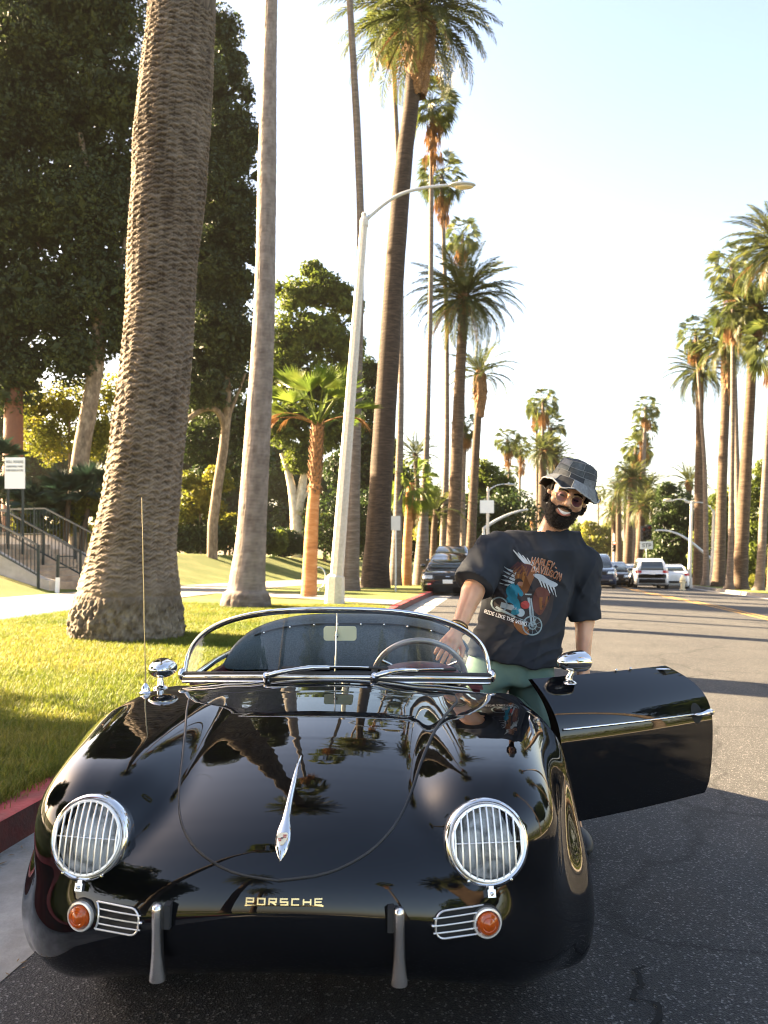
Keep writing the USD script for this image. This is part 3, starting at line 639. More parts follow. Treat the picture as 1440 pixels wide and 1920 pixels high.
# aerial
_ap, _an = top(-.672, 1.13); _ap = _ap.reshape(3)
AE = part(CAR, 'aerial', tube([_ap + [0, 0, .03], _ap + [-.006, .0, .33], _ap + [-.014, .0, .72]], [.0026, .002, .0013], 6), mat('aerial_brass', (.5, .42, .26), .3, metallic=1.0), True)
part(AE, 'aerial_base', lathe([(.022, -.02), (.022, .004), (.016, .010), (.015, .020), (.012, .026), (.008, .034), (.004, .038)], 20, at=_ap), M_CHROME, 35)

# scuttle script on the wing by the door
_scp, _scn = hit(np.array([[1.2, v_, w_] for v_, w_ in zip(np.linspace(1.00, 1.09, 24), .665 + .012 * np.sin(np.linspace(0, 14, 24)))]), (-1, 0, 0))
part(CAR, 'wing_script', tube(_scp + _scn * .003, .0028, 5), M_GOLD, True)

# tub, dash, wheel, seats, hood cover
M_LEATHER = mat('oxblood_leather', (.055, .010, .014), .38, bump=(90, .001))
M_VINYL = mat('grained_black_vinyl', (.018, .027, .034), .5, vary=((.06, .074, .085), 190, .10), bump=(220, .002))
M_CARPET = mat('dark_carpet', (.02, .018, .02), .95)
_dash = np.stack([np.stack([np.linspace(-.59, .59, 30), 1.30 + .17 * (np.linspace(-.59, .59, 30) / .6) ** 2 + dv, np.full(30, .845) + dw - .05 * (np.linspace(-.59, .59, 30) / .6) ** 2], 1) for dv, dw in ((.0, -.01), (.05, .006), (.10, .008), (.135, -.006), (.15, -.04), (.145, -.10), (.12, -.17))])
part(CAR, 'dashboard', quads(_dash), M_LEATHER, True)
_cow = top(np.linspace(.1, .55, 24)[None], np.linspace(1.3, 1.4, 2)[:, None])[0] if False else None
_bin = np.array([.335, 1.47, .862])
part(CAR, 'instrument_binnacle', trimesh.creation.icosphere(3, 1).apply_scale((.165, .10, .055)).apply_translation(_bin + [0, -.02, -.016]), M_LEATHER, True)
_wc = np.array([.335, 1.66, .80]); _ax = np.array([0, .88, .47])
_s1, _b1, _ = frame_of(_ax); _an_ = np.linspace(0, 2 * np.pi, 64, endpoint=False)
SW = part(CAR, 'steering_wheel', tube(_wc + .195 * (np.cos(_an_)[:, None] * _s1 + np.sin(_an_)[:, None] * _b1), .0125, 10, closed=True), mat('wheel_rim', (.30, .27, .26), .25, metallic=.6), True)
part(SW, 'wheel_hub', lathe([(.0005, .02), (.035, .016), (.05, -.01), (.04, -.03)], 24, axis=_ax, at=_wc), M_LEATHER, True)
for a in (.0, 2.1, 4.2): part(SW, 'spoke', tube([_wc, _wc + .19 * (math.sin(a) * _s1 - math.cos(a) * _b1)], .008, 6), M_CHROME, True)
part(SW, 'steering_column', tube([_wc, _wc - _ax * .25], .02, 8), M_DARK, True)
for u0 in (-.30, .31):
    st = part(CAR, 'seat', place(trimesh.creation.icosphere(3, 1).apply_scale((.24, .25, .10)), (u0, 1.93, .42)), M_LEATHER, True)
    part(st, 'seat_back', place(trimesh.creation.icosphere(3, 1).apply_scale((.23, .075, .27)), (u0, 2.20, .45)), M_LEATHER, True)
part(CAR, 'cockpit_floor', box(-.58, .58, 1.42, 2.32, .292, .30), M_CARPET, False)
# folded hood under its cover, a rounded roll across the rear deck
_ux = np.linspace(-1, 1, 61); _rows = []
for a in np.linspace(-.25, np.pi + .1, 22):
    z = .80 + (.205 * np.maximum(1 - np.abs(_ux) ** 3.2, 0) ** .5 + .01) * max(math.sin(a), -.4)
    _rows.append(np.stack([_ux * .60 * (1 - .0), 2.38 - .15 * math.cos(a) + .1 - .30 * np.abs(_ux) ** 3, z], 1))
HC = part(CAR, 'hood_cover', quads(np.stack(_rows)), M_VINYL, True)
_l = _rows[13] + [0, -.004, .006]; part(HC, 'cover_piping', tube(_l[3:-3], .006, 6), M_RUBBER, True)
_l2 = _rows[7] + [0, -.008, .002]; part(HC, 'cover_seam', tube(_l2[6:-6], .005, 6), M_RUBBER, True)
for k in range(8, 54, 6): part(HC, 'press_stud', trimesh.creation.icosphere(1, .006).apply_translation(_l2[k] + [0, -.006, -.004]), M_CHROME, True)
# far door: trim board, capping and a chrome catch seen through the screen
part(CAR, 'door_trim', box(-.61, -.59, 1.50, 2.25, .40, .80), M_LEATHER, False)
part(CAR, 'door_capping', tube([(-.60, 1.52, .822), (-.605, 1.9, .838), (-.60, 2.28, .842)], .014, 8), M_CHROME, True)

# wheels
def wheel(side, vc):
    c = np.array([side * .645, vc, .285]); ax = (side, 0, 0)
    w = part(CAR, 'wheel', lathe([(.18, -.085), (.24, -.09), (.272, -.08), (.285, -.05), (.285, .05), (.272, .08), (.24, .09), (.195, .085)], 48, axis=ax, at=c), M_TYRE, 40)
    part(w, 'rim', lathe([(.197, .08), (.18, .07), (.165, .035), (.13, .045), (.09, .055), (.085, .075), (.05, .09), (.0005, .092)], 40, axis=ax, at=c), M_CHROMEW, 35)
for s_ in (-1, 1):
    for vc in WV: wheel(s_, vc)
part(CAR, 'underbody', box(-.56, .56, .55, 3.3, .215, .24), M_DARK, False)
for s_ in (-1, 1): part(CAR, 'tail_lamp', lathe([(.032, -.02), (.032, .01), (.022, .022), (.0005, .026)], 24, axis=(0, 1, .1), at=(s_ * .52, 3.60, .52)), mat('red_lens', (.4, .01, .01), .1), 40)

# open driver's door: hinged at the front edge, swung wide. a = along the door, b = up, skin bowed outwards
DO = np.array([.62, 3.112, 0.]); DDIR = np.array([.857, .515, 0]); DN = np.array([.515, -.857, 0])
_yaw = math.radians(2.1); _Rc = np.array([[math.cos(_yaw), -math.sin(_yaw), 0], [math.sin(_yaw), math.cos(_yaw), 0], [0, 0, 1]])
def w2c(p): return (np.asarray(p) - np.array([-.255, 1.9, 0])) @ np.array([[math.cos(-_yaw), math.sin(-_yaw), 0], [-math.sin(-_yaw), math.cos(-_yaw), 0], [0, 0, 1]]).T
def door_pt(a, b, off=0.0):
    z = .325 + b * .525
    bulge = .030 + .018 * np.sin(np.pi * np.clip(b, 0, 1) ** .9) - .145 * np.clip((b - .56) / .44, 0, 1) ** 2.3 + .012 * np.sin(np.pi * np.clip(a, 0, 1))
    zz = z - .03 * np.clip((b - .8) / .2, 0, 1) ** 2 * 0
    P = DO + a[..., None] * .845 * DDIR + (bulge + off)[..., None] * DN; P[..., 2] = zz; return P
_na, _nb = 70, 60
_A, _Bv = np.meshgrid(np.linspace(0, 1, _na), np.linspace(0, 1, _nb), indexing='ij')
def door_shape(A, B):
    # outline: rear upper corner well rounded, rear edge slightly raked, small lower corner
    rear = 1.0 - .115 * np.clip((B - .70) / .30, 0, 1) ** 2.6 - .012 * np.clip((.12 - B) / .12, 0, 1) ** 2 * 2 + .012 * np.sin(np.pi * B)
    frontx = .0 + .06 * np.clip(B, 0, 1) * 0
    return frontx + A * (rear - frontx), B * (1 - .0 * A)
_A2, _B2v = door_shape(_A, _Bv)
_do = w2c(door_pt(_A2, _B2v).reshape(-1, 3)).reshape(_na, _nb, 3)
_di = w2c(door_pt(_A2 * .985 + .006, _B2v * .98 + .008, -.085 * (1 - .55 * _B2v)).reshape(-1, 3)).reshape(_na, _nb, 3)
DOOR = part(CAR, 'driver_door', quads(_do), M_PAINT, True, label='open driver door swung wide')
part(DOOR, 'door_lining', quads(_di), M_LEATHER, True)
_loop = lambda G: np.concatenate([G[:, 0], G[-1, 1:], G[-2::-1, -1], G[0, -2:0:-1]])
part(DOOR, 'door_edge', quads(np.stack([_loop(_do), _loop(_di)]), True), M_PAINT, 30)
_tt = np.linspace(.02, .93, 30)
part(DOOR, 'side_trim', tube(w2c(door_pt(_tt, np.full(30, .678) - .03 * _tt, np.full(30, .003))), .0048, 6), M_CHROME, True)
_hb = lambda a, b, o: w2c(door_pt(np.array([a]), np.array([b]), np.array([o])))[0]
_cup = np.stack([w2c(door_pt(.895 + r * .040 * np.cos(np.linspace(0, 2 * np.pi, 25)), .655 + r * .078 * np.sin(np.linspace(0, 2 * np.pi, 25)), np.full(25, .0008))) for r in (1, .6, .01)])
part(DOOR, 'handle_recess', quads(_cup), M_DARK, True)
_hp_ = [_hb(.865, .650, .004), _hb(.87, .652, .022), _hb(.90, .656, .028), _hb(.94, .662, .028), _hb(.965, .666, .024), _hb(.985, .668, .012)]
DH = part(DOOR, 'door_handle', tube(spline(_hp_, 20), np.r_[np.linspace(.006, .009, 6), np.linspace(.009, .0125, 8), np.linspace(.0125, .009, 6)], 10), M_CHROME, True)
part(DH, 'push_button', lathe([(.011, 0), (.011, .02), (.008, .024), (.0005, .025)], 16, axis=w2c(DO + DN) - w2c(DO), at=_hb(.958, .664, .022)), M_CHROME, 35)
for a in (.52, .62): part(DOOR, 'press_stud', trimesh.creation.icosphere(2, .006).apply_translation(_hb(a, 1.0, .004) + [0, 0, .004]), M_CHROME, True)
part(DOOR, 'latch_plate', trimesh.creation.icosphere(2, 1).apply_scale((.035, .012, .004)).apply_translation(_hb(.83, .975, .004) + [0, 0, .004]), M_CHROME, True)
_mb = _hb(.185, .955, .0); bullet_mirror(DOOR, _mb + [0, 0, .004], .012, .03, .92, -1.0)
# ================================================================ palms and trees
def at(px, Y): return (px - PXC) / FPX * Y
def zt(py, Y): return H - (py - PXH) / FPX * Y
def ground_at(X, Y): return float(ground_z(road_r(X, Y), Y))
def leafy(name, c0, c1, c2, trans=.35, rough=.45, scale=1.1, spec=.3):
    return shader(name, {'g': ('geometry', {}), 'n': ('noise_texture', dict(scale=scale, detail=4.0)), 'w': ('math', dict(math_type='multiply_add', value2=.35, value3=-.17)), 'ad': ('math', dict(math_type='add')),
        'r': ('rgb_ramp', dict(ramp=[(.28, c0), (.5, c1), (.74, c2)])), 'd': ('principled_bsdf', dict(roughness=rough, specular_ior_level=spec)), 't': ('translucent_bsdf', {}), 'm': ('mix_closure', dict(fac=trans))},
        [('g.position', 'n.vector'), ('g.random_per_island', 'w.value1'), ('n.fac', 'ad.value1'), ('w.value', 'ad.value2'), ('ad.value', 'r.fac'), ('r.color', 'd.base_color'), ('r.color', 't.color'), ('d.BSDF', 'm.closure1'), ('t.BSDF', 'm.closure2')], 'm.closure')
M_FROND = leafy('date_frond', (.048, .064, .017), (.105, .112, .027), (.25, .205, .058), .48)
M_FAN = leafy('fan_leaf', (.055, .075, .018), (.115, .125, .03), (.24, .19, .06), .45)
M_FANY = leafy('young_fan_leaf', (.085, .13, .02), (.15, .18, .03), (.25, .23, .045), .55)
M_DEAD = leafy('dead_frond', (.20, .105, .04), (.30, .17, .07), (.40, .25, .11), .25, .8)
M_BLUEF = leafy('blue_fan_leaf', (.018, .040, .026), (.030, .062, .038), (.05, .085, .05), .22)
def bark(name, c0, c1, c2, zs=9.0, xs=2.5, bump=.02):
    return shader(name, {'c': ('texture_coordinate', {}), 'mp': ('mapping', dict(scale=(xs, xs, zs))), 'n': ('noise_texture', dict(scale=1.0, detail=7.0, roughness=.65)), 'r': ('rgb_ramp', dict(ramp=[(.3, c0), (.5, c1), (.7, c2)])),
        'b': ('bump', dict(distance=bump)), 'p': ('principled_bsdf', dict(roughness=.9, specular_ior_level=.2))},
        [('c.object', 'mp.vector'), ('mp.vector', 'n.vector'), ('n.fac', 'r.fac'), ('r.color', 'p.base_color'), ('n.fac', 'b.height'), ('b.normal', 'p.normal')])
M_BARKC = bark('date_palm_bark', (.032, .021, .014), (.062, .042, .028), (.11, .078, .052), 16.0)
M_BARKW = bark('fan_palm_bark', (.07, .054, .042), (.115, .092, .075), (.18, .15, .125), 18.0)
M_BARKO = bark('orange_palm_bark', (.24, .105, .04), (.36, .165, .065), (.46, .25, .12), 10.0)
M_BOOT = bark('leaf_base_stubs', (.065, .034, .016), (.16, .088, .042), (.29, .18, .10), 14.0, 14.0, .03)
M_BARKT = bark('tree_bark', (.07, .05, .035), (.15, .11, .075), (.26, .20, .14), 3.0, 6.0)
M_BARKP = bark('pale_tree_bark', (.30, .24, .17), (.46, .39, .29), (.58, .51, .40), 3.0, 5.0, .03)

def frond(q, L, elev, droop, n, lmax, wid, side_v=.45, twist=0.0):
    """feather frond in the x-z plane, growing towards +x"""
    s = np.linspace(0, 1, 13); ang = elev - droop * s ** 1.4; ds = L / 12
    x = np.r_[0, np.cumsum(np.cos(ang[:-1]) * ds)]; z = np.r_[0, np.cumsum(np.sin(ang[:-1]) * ds)]
    y = twist * L * s ** 2
    R_ = np.stack([x, y, z], 1); V, F = [], []
    m = tube(R_, np.linspace(.035, .006, 13) * L / 3.2, 3, caps=False); V.append(m.vertices); F.append(m.faces); k0 = len(m.vertices)
    t = np.linspace(.10, 1.0, n); P = np.stack([np.interp(t, s, R_[:, i]) for i in range(3)], 1); A = np.interp(t, s, ang)
    T = np.stack([np.cos(A), 0 * A + 2 * twist * t, np.sin(A)], 1); U = np.stack([-np.sin(A), 0 * A, np.cos(A)], 1)
    ll = lmax * np.clip(.35 + 2.6 * t, 0, 1) * (1 - .72 * np.clip((t - .45) / .55, 0, 1) ** 1.6)
    for sd in (-1, 1):
        j = q.normal(0, .10, (3, n)); f = .62 + .35 * t
        D = T * (f + j[0])[:, None] + np.array([0, 1.0, 0]) * (sd * (1 - .25 * t))[:, None] + U * (side_v * (1 - 1.1 * t) + j[1] - .12)[:, None]
        D /= np.linalg.norm(D, axis=1, keepdims=True); l = ll * (1 + .5 * j[2])
        tip = P + D * l[:, None] + np.array([0, 0, -1]) * (l * .16)[:, None]
        w = T * wid
        mid = P + D * (l * .45)[:, None]
        v = np.stack([P, mid + w, tip, mid - w], 1).reshape(-1, 3); i = np.arange(n)[:, None] * 4 + k0
        V.append(v); F += [np.hstack([i, i + 1, i + 2]), np.hstack([i, i + 2, i + 3])]; k0 += len(v)
    return TM(np.vstack(V), np.vstack(F), process=False)
def fan(q, petiole, blade, elev, droop, nseg=18, wid=1.0, cup=.25, spread=2.5, hang=.25, roll=.55):
    """fan leaf on its stalk, towards +x; one folded blade of pointed segments"""
    s = np.linspace(0, 1, 6); ang = elev - droop * s; x = np.r_[0, np.cumsum(np.cos(ang[:-1]))] * petiole / 5; z = np.r_[0, np.cumsum(np.sin(ang[:-1]))] * petiole / 5
    R_ = np.stack([x, 0 * x, z], 1); m = tube(R_, np.linspace(.022, .012, 6) * wid, 4, caps=False); V, F = [m.vertices], [m.faces]; k0 = len(m.vertices)
    h = R_[-1]; a0 = ang[-1] - .25; T = np.array([math.cos(a0), 0, math.sin(a0)]); U = np.array([-math.sin(a0), 0, math.cos(a0)]); S = np.array([0, 1.0, 0]); ro = q.normal(0, roll); S, U = S * math.cos(ro) + U * math.sin(ro), U * math.cos(ro) - S * math.sin(ro)
    th = np.linspace(-spread / 2, spread / 2, nseg); dth = spread / nseg
    for k, a in enumerate(th):
        l = blade * (1 - .28 * (abs(a) / (spread / 2)) ** 2) * q.uniform(.9, 1.08)
        def dirn(b): return T * math.cos(b) + S * math.sin(b) + U * (cup * abs(math.sin(b)))
        d0, d1, d2 = dirn(a - dth * .52), dirn(a), dirn(a + dth * .52)
        tip = h + d1 * l + np.array([0, 0, -hang * l * q.uniform(.5, 1.5)]) + S * q.normal(0, .03) * l
        v = [h + d1 * .03, h + d0 * l * .58, h + d1 * l * .60 - U * .05 * l, h + d2 * l * .58, tip]
        V.append(v); F.append(np.array([[0, 1, 2], [0, 2, 3], [1, 4, 2], [2, 4, 3]]) + k0); k0 += 5
    return TM(np.vstack(V), np.vstack(F), process=False)
def turned(m, az, loc=(0, 0, 0)): return place(m, loc, az)
def date_crown(path, seed, n=72, each=True, nl=44, L=3.2, wid=.028, dead=5, up=1.35, low=-.75, sub=None):
    """feather crown round the origin, as separate fronds or one mesh"""
    q = np.random.default_rng(seed); out, dd = [], []
    for k in range(n):
        t = (k + .5) / n; e = up - (up - low) * t ** 1.15 + q.normal(0, .07); az = k * 2.39996 + q.normal(0, .1)
        f = frond(q, L * q.uniform(.86, 1.06) * (.80 + .20 * min(1, t * 2.5)), e, 1.0 + .55 * t + q.normal(0, .12), nl, .50 * L / 3.2, wid, twist=q.normal(0, .05))
        out.append(turned(f, az, (.16 * math.cos(az), .16 * math.sin(az), -.35 * t)))
    for k in range(dead):
        az = q.random() * 6.28
        dd.append(turned(frond(q, L * .8, -.5 + q.normal(0, .25), .9, nl // 2, .3, wid), az, (.2 * math.cos(az), .2 * math.sin(az), -.5)))
    if each:
        for m in out: part(path, 'frond', m, M_FROND, False)
        for m in dd: part(path, 'dead_frond', m, M_DEAD, False)
    else:
        part(path, 'fronds', join(out), M_FROND, False)
        if dd: part(path, 'dead_fronds', join(dd), M_DEAD, False)
def fan_crown(path, seed, n=42, each=False, blade=.85, pet=1.0, dead=26, mt=None, nseg=14, up=1.4, low=-.5, skirt=1.3, wid=1.0):
    q = np.random.default_rng(seed); out, dd = [], []
    for k in range(n):
        t = (k + .5) / n; e = up - (up - low) * t + q.normal(0, .12); az = k * 2.39996 + q.normal(0, .15)
        out.append(turned(fan(q, pet * q.uniform(.85, 1.1), blade * q.uniform(.9, 1.1), e, .5 + .3 * t, nseg, wid), az, (0, 0, -.25 * t)))
    for k in range(dead):
        az = q.random() * 6.28; t = q.random()
        dd.append(turned(fan(q, pet * .7, blade * .9, -.7 - .6 * q.random(), .5, max(6, nseg // 2), wid, spread=1.2, hang=.5), az, (.05, 0, -.35 - skirt * t)))
    if each:
        for m in out: part(path, 'fan_leaf', m, mt or M_FAN, False)
        for m in dd: part(path, 'dead_leaf', m, M_DEAD, False)
    else:
        part(path, 'fan_leaves', join(out), mt or M_FAN, False)
        if dd: part(path, 'dead_skirt', join(dd), M_DEAD, False)
def new_class(name):
    p = stage.CreateClassPrim(f'/{name}'); p.SetTypeName('Xform'); return f'/{name}'
C_DATE = [new_class(f'date_crown_pattern_{c}') for c in 'abc']
for k, c in enumerate(C_DATE): date_crown(c, 11 + k, each=True, n=(78, 70, 64)[k])
C_DATEF = [new_class(f'far_date_crown_pattern_{c}') for c in 'ab']
for k, c in enumerate(C_DATEF): date_crown(c, 31 + k, each=False, n=60, nl=24, wid=.05)
C_SPARSE = new_class('sparse_date_crown_pattern'); date_crown(C_SPARSE, 77, n=26, up=1.35, low=-.2, dead=2)
C_FAN = [new_class(f'fan_crown_pattern_{c}') for c in 'abc']
for k, c in enumerate(C_FAN): fan_crown(c, 51 + k, n=(40, 34, 46)[k], skirt=(1.5, .7, 2.2)[k])
C_FANO = new_class('open_fan_crown_pattern'); fan_crown(C_FANO, 61, n=30, dead=6, skirt=.5, mt=M_FANY, each=True, nseg=16, low=-.7)
def crown_on(parent, cls, loc, scale, rz):
    x = UsdGeom.Xform.Define(stage, path_for(parent, 'crown')); x.AddTranslateOp().Set(tuple(map(float, loc))); x.AddRotateZOp().Set(float(rz)); x.AddScaleOp().Set(tuple(map(float, np.broadcast_to(scale, 3))))
    x.GetPrim().GetReferences().AddInternalReference(Sdf.Path(cls)); x.GetPrim().SetInstanceable(True)
def trunk_mesh(path_px, Y, n=14, rows=36, rough=.03, seed=0):
    """path_px: (px, py, width px) from the foot up -> a trunk with small unevenness, in the thing's own space"""
    pp = np.array(path_px, float); X = at(pp[:, 0], Y); Z = zt(pp[:, 1], Y); Wd = pp[:, 2] / FPX * Y / 2
    fx, fr = pch(Z, X), pch(Z, Wd); z = np.linspace(Z[0], Z[-1], rows) if rows < 60 else Z[0] + (Z[-1] - Z[0]) * np.linspace(0, 1, rows)
    a = np.arange(n) * 2 * np.pi / n; q = np.random.default_rng(seed)
    G = np.stack([np.stack([fx(h) + fr(h) * np.cos(a), fr(h) * np.sin(a), np.full(n, h)], 1) for h in z])
    nz = meshkit.fbm(np.stack([G[..., 0] * 3 + seed, G[..., 1] * 3, G[..., 2] * 1.2], -1), 3, seed) - .5
    R_ = fr(z)[:, None] * rough * 2 * nz
    G[..., 0] += R_ * np.cos(a); G[..., 1] += R_ * np.sin(a)
    return quads(G, True), (float(fx(Z[-1])), float(Z[-1])), float(fr(Z[-1]))
_palm_n = [0]
def palm(kind, path_px, Y, crown, cs, label, group=None, boot=0.0, boot_w=1.45, mt=None, rows=36, sink=.12):
    """one palm: trunk, optional swollen leaf-base head, crown"""
    _palm_n[0] += 1; sd = _palm_n[0]
    pp = [list(p) for p in path_px]; X0 = at(pp[0][0], Y); g = ground_at(X0, Y)
    pp[0][1] = PXH - (g - sink - H) / Y * FPX
    t = thing({'date': 'date_palm', 'fan': 'fan_palm'}[kind], label, 'palm tree', (X0, Y, g), 0, group)
    m, (tx, tz), tr = trunk_mesh(pp, Y, 16, rows, .05, sd); m.apply_translation((-X0, 0, -g))
    part(t, 'trunk', m, mt or (M_BARKC if kind == 'date' else M_BARKW), True)
    top_ = np.array([tx - X0, 0, tz - g])
    if boot:
        k = np.linspace(0, 1, 16); prof = np.c_[tr * np.interp(k, [0, .12, .5, .85, 1], [1.0, 1.15, boot_w, boot_w * .9, .5]), (k - .72) * boot * 1.25]
        hd = lathe(prof, 26); q = np.random.default_rng(sd); v = hd.vertices; s_ = q.uniform(.84, 1.16, len(v)); v[:, :2] *= s_[:, None]; hd.vertices = v + top_
        part(t, 'leaf_base_head', hd, M_BOOT, False)
        st_ = []
        for i in range(int(90)):
            a = i * 2.39996; h = q.random(); rr = tr * np.interp(h, [0, .12, .5, .85, 1], [1.0, 1.15, boot_w, boot_w * .9, .6])
            b = top_ + np.array([rr * math.cos(a), rr * math.sin(a), (h - .72) * boot * 1.25]); d = np.array([math.cos(a) * .8, math.sin(a) * .8, .8]); l = tr * q.uniform(.28, .5)
            st_.append(tube([b - d * .05, b + d * l], [tr * .16, tr * .07], 4, flat=.5))
        part(t, 'leaf_stubs', join(st_), M_BOOT, False)
    if crown: crown_on(t, crown, top_ + [0, 0, .25 * boot], cs, sd * 77 % 360)
    return t

# the big date palm at the front: scarred trunk modelled to the millimetre
def big_trunk():
    Y = 11.3
    pp = np.array([(237, 1202, 206), (238, 1185, 208), (237, 1160, 205), (240, 1130, 196), (243, 1100, 182), (246, 1060, 162), (254, 1000, 146), (264, 940, 138), (271, 880, 133), (281, 800, 129), (291, 700, 124), (299, 600, 121), (304, 500, 122), (315, 380, 130), (322, 260, 133),
                   (330, 160, 129), (339, 60, 119), (347, -60, 112), (362, -260, 104), (384, -520, 98), (404, -800, 94), (424, -1150, 90), (440, -1560, 86)], float)
    X = at(pp[:, 0], Y); Z = zt(pp[:, 1], Y); Wd = pp[:, 2] / FPX * Y / 2; Z[0] -= .05
    fx, fr = pch(Z, X), pch(Z, Wd)
    z = np.r_[np.arange(Z[0], 8.6, .0125), np.linspace(8.65, Z[-1], 70)]; n = 300; a = np.arange(n) * 2 * np.pi / n
    A, ZZ = np.meshgrid(a, z); r0 = fr(z)[:, None] * np.ones(n); q3 = lambda s, sz: np.stack([np.cos(A) * s, np.sin(A) * s, ZZ * sz], -1)
    jit = .35 * (meshkit.fbm(q3(2.2, 1.4), 3, 5) - .5)
    ka = 10 * A / (2 * np.pi) + .5 * (meshkit.fbm(q3(1.6, 1.2), 3, 55) - .5)
    kb = (ZZ + .22 * np.clip(ZZ - 4.2, 0, 9)) / .100 + jit * 2.2 + .7 * (meshkit.fbm(q3(4.5, 5), 2, 8) - .5)
    g1 = np.abs(np.cos(np.pi * (ka + kb))); g2 = np.abs(np.cos(np.pi * (ka - kb)))
    ridge = np.maximum(g1, g2) ** 5
    saw = (np.maximum(g1, g2) < .97) * 0
    fib = meshkit.fbm(q3(30, 4), 3, 2) - .5; fine = meshkit.fbm(q3(9, 26), 3, 9) - .5
    scar = np.clip((ZZ - .62) / .5, 0, 1)
    big = meshkit.fbm(q3(2.2, 1.1), 3, 21) - .5
    shelf = np.mod(kb * 2 + .5 * np.sin(ka * 4 * np.pi), 1.0)
    amp = .35 + 1.1 * meshkit.fbm(q3(2.4, 1.6), 3, 66)
    streak = meshkit.fbm(q3(5, 34), 3, 71) - .5
    d = scar * (.021 * ridge * amp + .018 * (1 - shelf) ** 1.5 * amp + .008 * fib + .020 * streak) + .05 * big * r0
    root = 1 - np.clip((ZZ - .55) / .35, 0, 1)
    d += root * (.10 * (meshkit.fbm(q3(9, 7), 4, 14) - .5) + .085 * (meshkit.fbm(q3(24, 16), 3, 15) - .5))
    lip = np.exp(-((ZZ - .78 - .12 * (meshkit.noise(q3(1.5, 0), 3) - .5)) / .03) ** 2); d -= .02 * lip
    R_ = r0 + d
    # light fibrous scars, darker gaps between: the bark's own colour
    G = np.stack([fx(z)[:, None] + R_ * np.cos(A), Y + R_ * np.sin(A), ZZ], -1)
    pale = np.clip(.33 + .6 * (meshkit.fbm(q3(3.0, 2.4), 3, 40) - .5) + 0.35 * fib * scar + .9 * streak * scar + .42 * (.55 - shelf) * scar + .30 * (ridge - .3) * scar, 0, 1)
    pale = np.clip(pale + .16 * np.clip((4.3 - ZZ) / 3, -.6, 1) * (1 - root), 0, 1)
    c = (1 - pale[..., None]) * np.array([.034, .024, .016]) + pale[..., None] * np.array([.215, .172, .132])
    pr = np.clip(.45 + 1.6 * (meshkit.fbm(q3(22, 14), 3, 17) - .5) + .8 * (meshkit.fbm(q3(4, 3), 2, 19) - .5), 0, 1); pale = pale * (1 - root) + pr * root
    cr = (1 - pale[..., None]) * np.array([.045, .033, .023]) + pale[..., None] * np.array([.21, .175, .13])
    c = c * (1 - root[..., None]) + cr * root[..., None]
    return G, c, (float(fx(z[-1])), Y, float(z[-1]))
_G, _c, _tp3 = big_trunk()
M_BIGB = shader('scarred_palm_bark', {'a': ('attribute', dict(attribute='tint')), 'g': ('geometry', {}), 'mp': ('mapping', dict(scale=(70, 70, 14))), 'n': ('noise_texture', dict(scale=1.0, detail=5.0)), 'b': ('bump', dict(distance=.006)), 'p': ('principled_bsdf', dict(roughness=.92, specular_ior_level=.2))},
    [('a.color', 'p.base_color'), ('g.position', 'mp.vector'), ('mp.vector', 'n.vector'), ('n.fac', 'b.height'), ('b.normal', 'p.normal')])
_bx, _by = float(at(237, 11.3)), 11.3; _bz = ground_at(_bx, _by)
BIG = thing('date_palm', 'huge leaning palm with diamond-scarred trunk and bulging root foot, nearest on the lawn', 'palm tree', (_bx, _by, _bz))
_m = quads(_G, True)
raw(BIG, 'trunk', _G.reshape(-1, 3) - [_bx, _by, _bz], grid_faces(_G.shape[0], _G.shape[1], True), M_BIGB, meshkit.arrays(_m, True)[2], None, None, _c.reshape(-1, 3))
crown_on(BIG, C_DATE[0], np.array(_tp3) - [_bx, _by, _bz] + [0, 0, .2], 1.0, 40)

# second palm: grey ringed trunk with a flared foot
def ringed_trunk():
    Y = 17.3
    pp = np.array([(461, 1142, 92), (461, 1134, 94), (461, 1122, 90), (461, 1112, 84), (462, 1106, 72), (464, 1080, 66), (470, 1020, 57), (474, 960, 53), (479, 880, 51), (485, 780, 47), (491, 680, 43), (496, 560, 39), (499, 440, 36), (501, 300, 34), (504, 160, 29), (508, 0, 24), (513, -160, 22), (522, -420, 20), (534, -800, 19)], float)
    X = at(pp[:, 0], Y); Z = zt(pp[:, 1], Y); Wd = pp[:, 2] / FPX * Y / 2; Z[0] -= .05
    fx, fr = pch(Z, X), pch(Z, Wd); z = np.r_[np.arange(Z[0], 12.9, .024), np.linspace(13, Z[-1], 40)]; n = 96; a = np.arange(n) * 2 * np.pi / n
    A, ZZ = np.meshgrid(a, z); r0 = fr(z)[:, None] * np.ones(n); q3 = lambda s, sz: np.stack([np.cos(A) * s, np.sin(A) * s, ZZ * sz], -1)
    d = .012 * (meshkit.fbm(q3(2, 18), 3, 4) - .5) + .05 * r0 * (meshkit.fbm(q3(2, .9), 3, 6) - .5) + .014 * (meshkit.fbm(q3(14, 2), 3, 7) - .5)
    root = 1 - np.clip((ZZ - .42) / .12, 0, 1); d += root * .07 * (meshkit.fbm(q3(8, 6), 4, 3) - .5)
    R_ = r0 + d; G = np.stack([fx(z)[:, None] + R_ * np.cos(A), Y + R_ * np.sin(A), ZZ], -1)
    k = np.clip(.5 + .9 * (meshkit.fbm(q3(3, 5), 4, 9) - .5) + .5 * (meshkit.fbm(q3(2, 30), 2, 12) - .5) - .35 * root, 0, 1)[..., None]
    return G, (1 - k) * np.array([.075, .058, .049]) + k * np.array([.25, .215, .19]), (float(fx(z[-1])), Y, float(z[-1]))
_G, _c, _tp3 = ringed_trunk(); _bx, _by = float(at(461, 17.3)), 17.3; _bz = ground_at(_bx, _by)
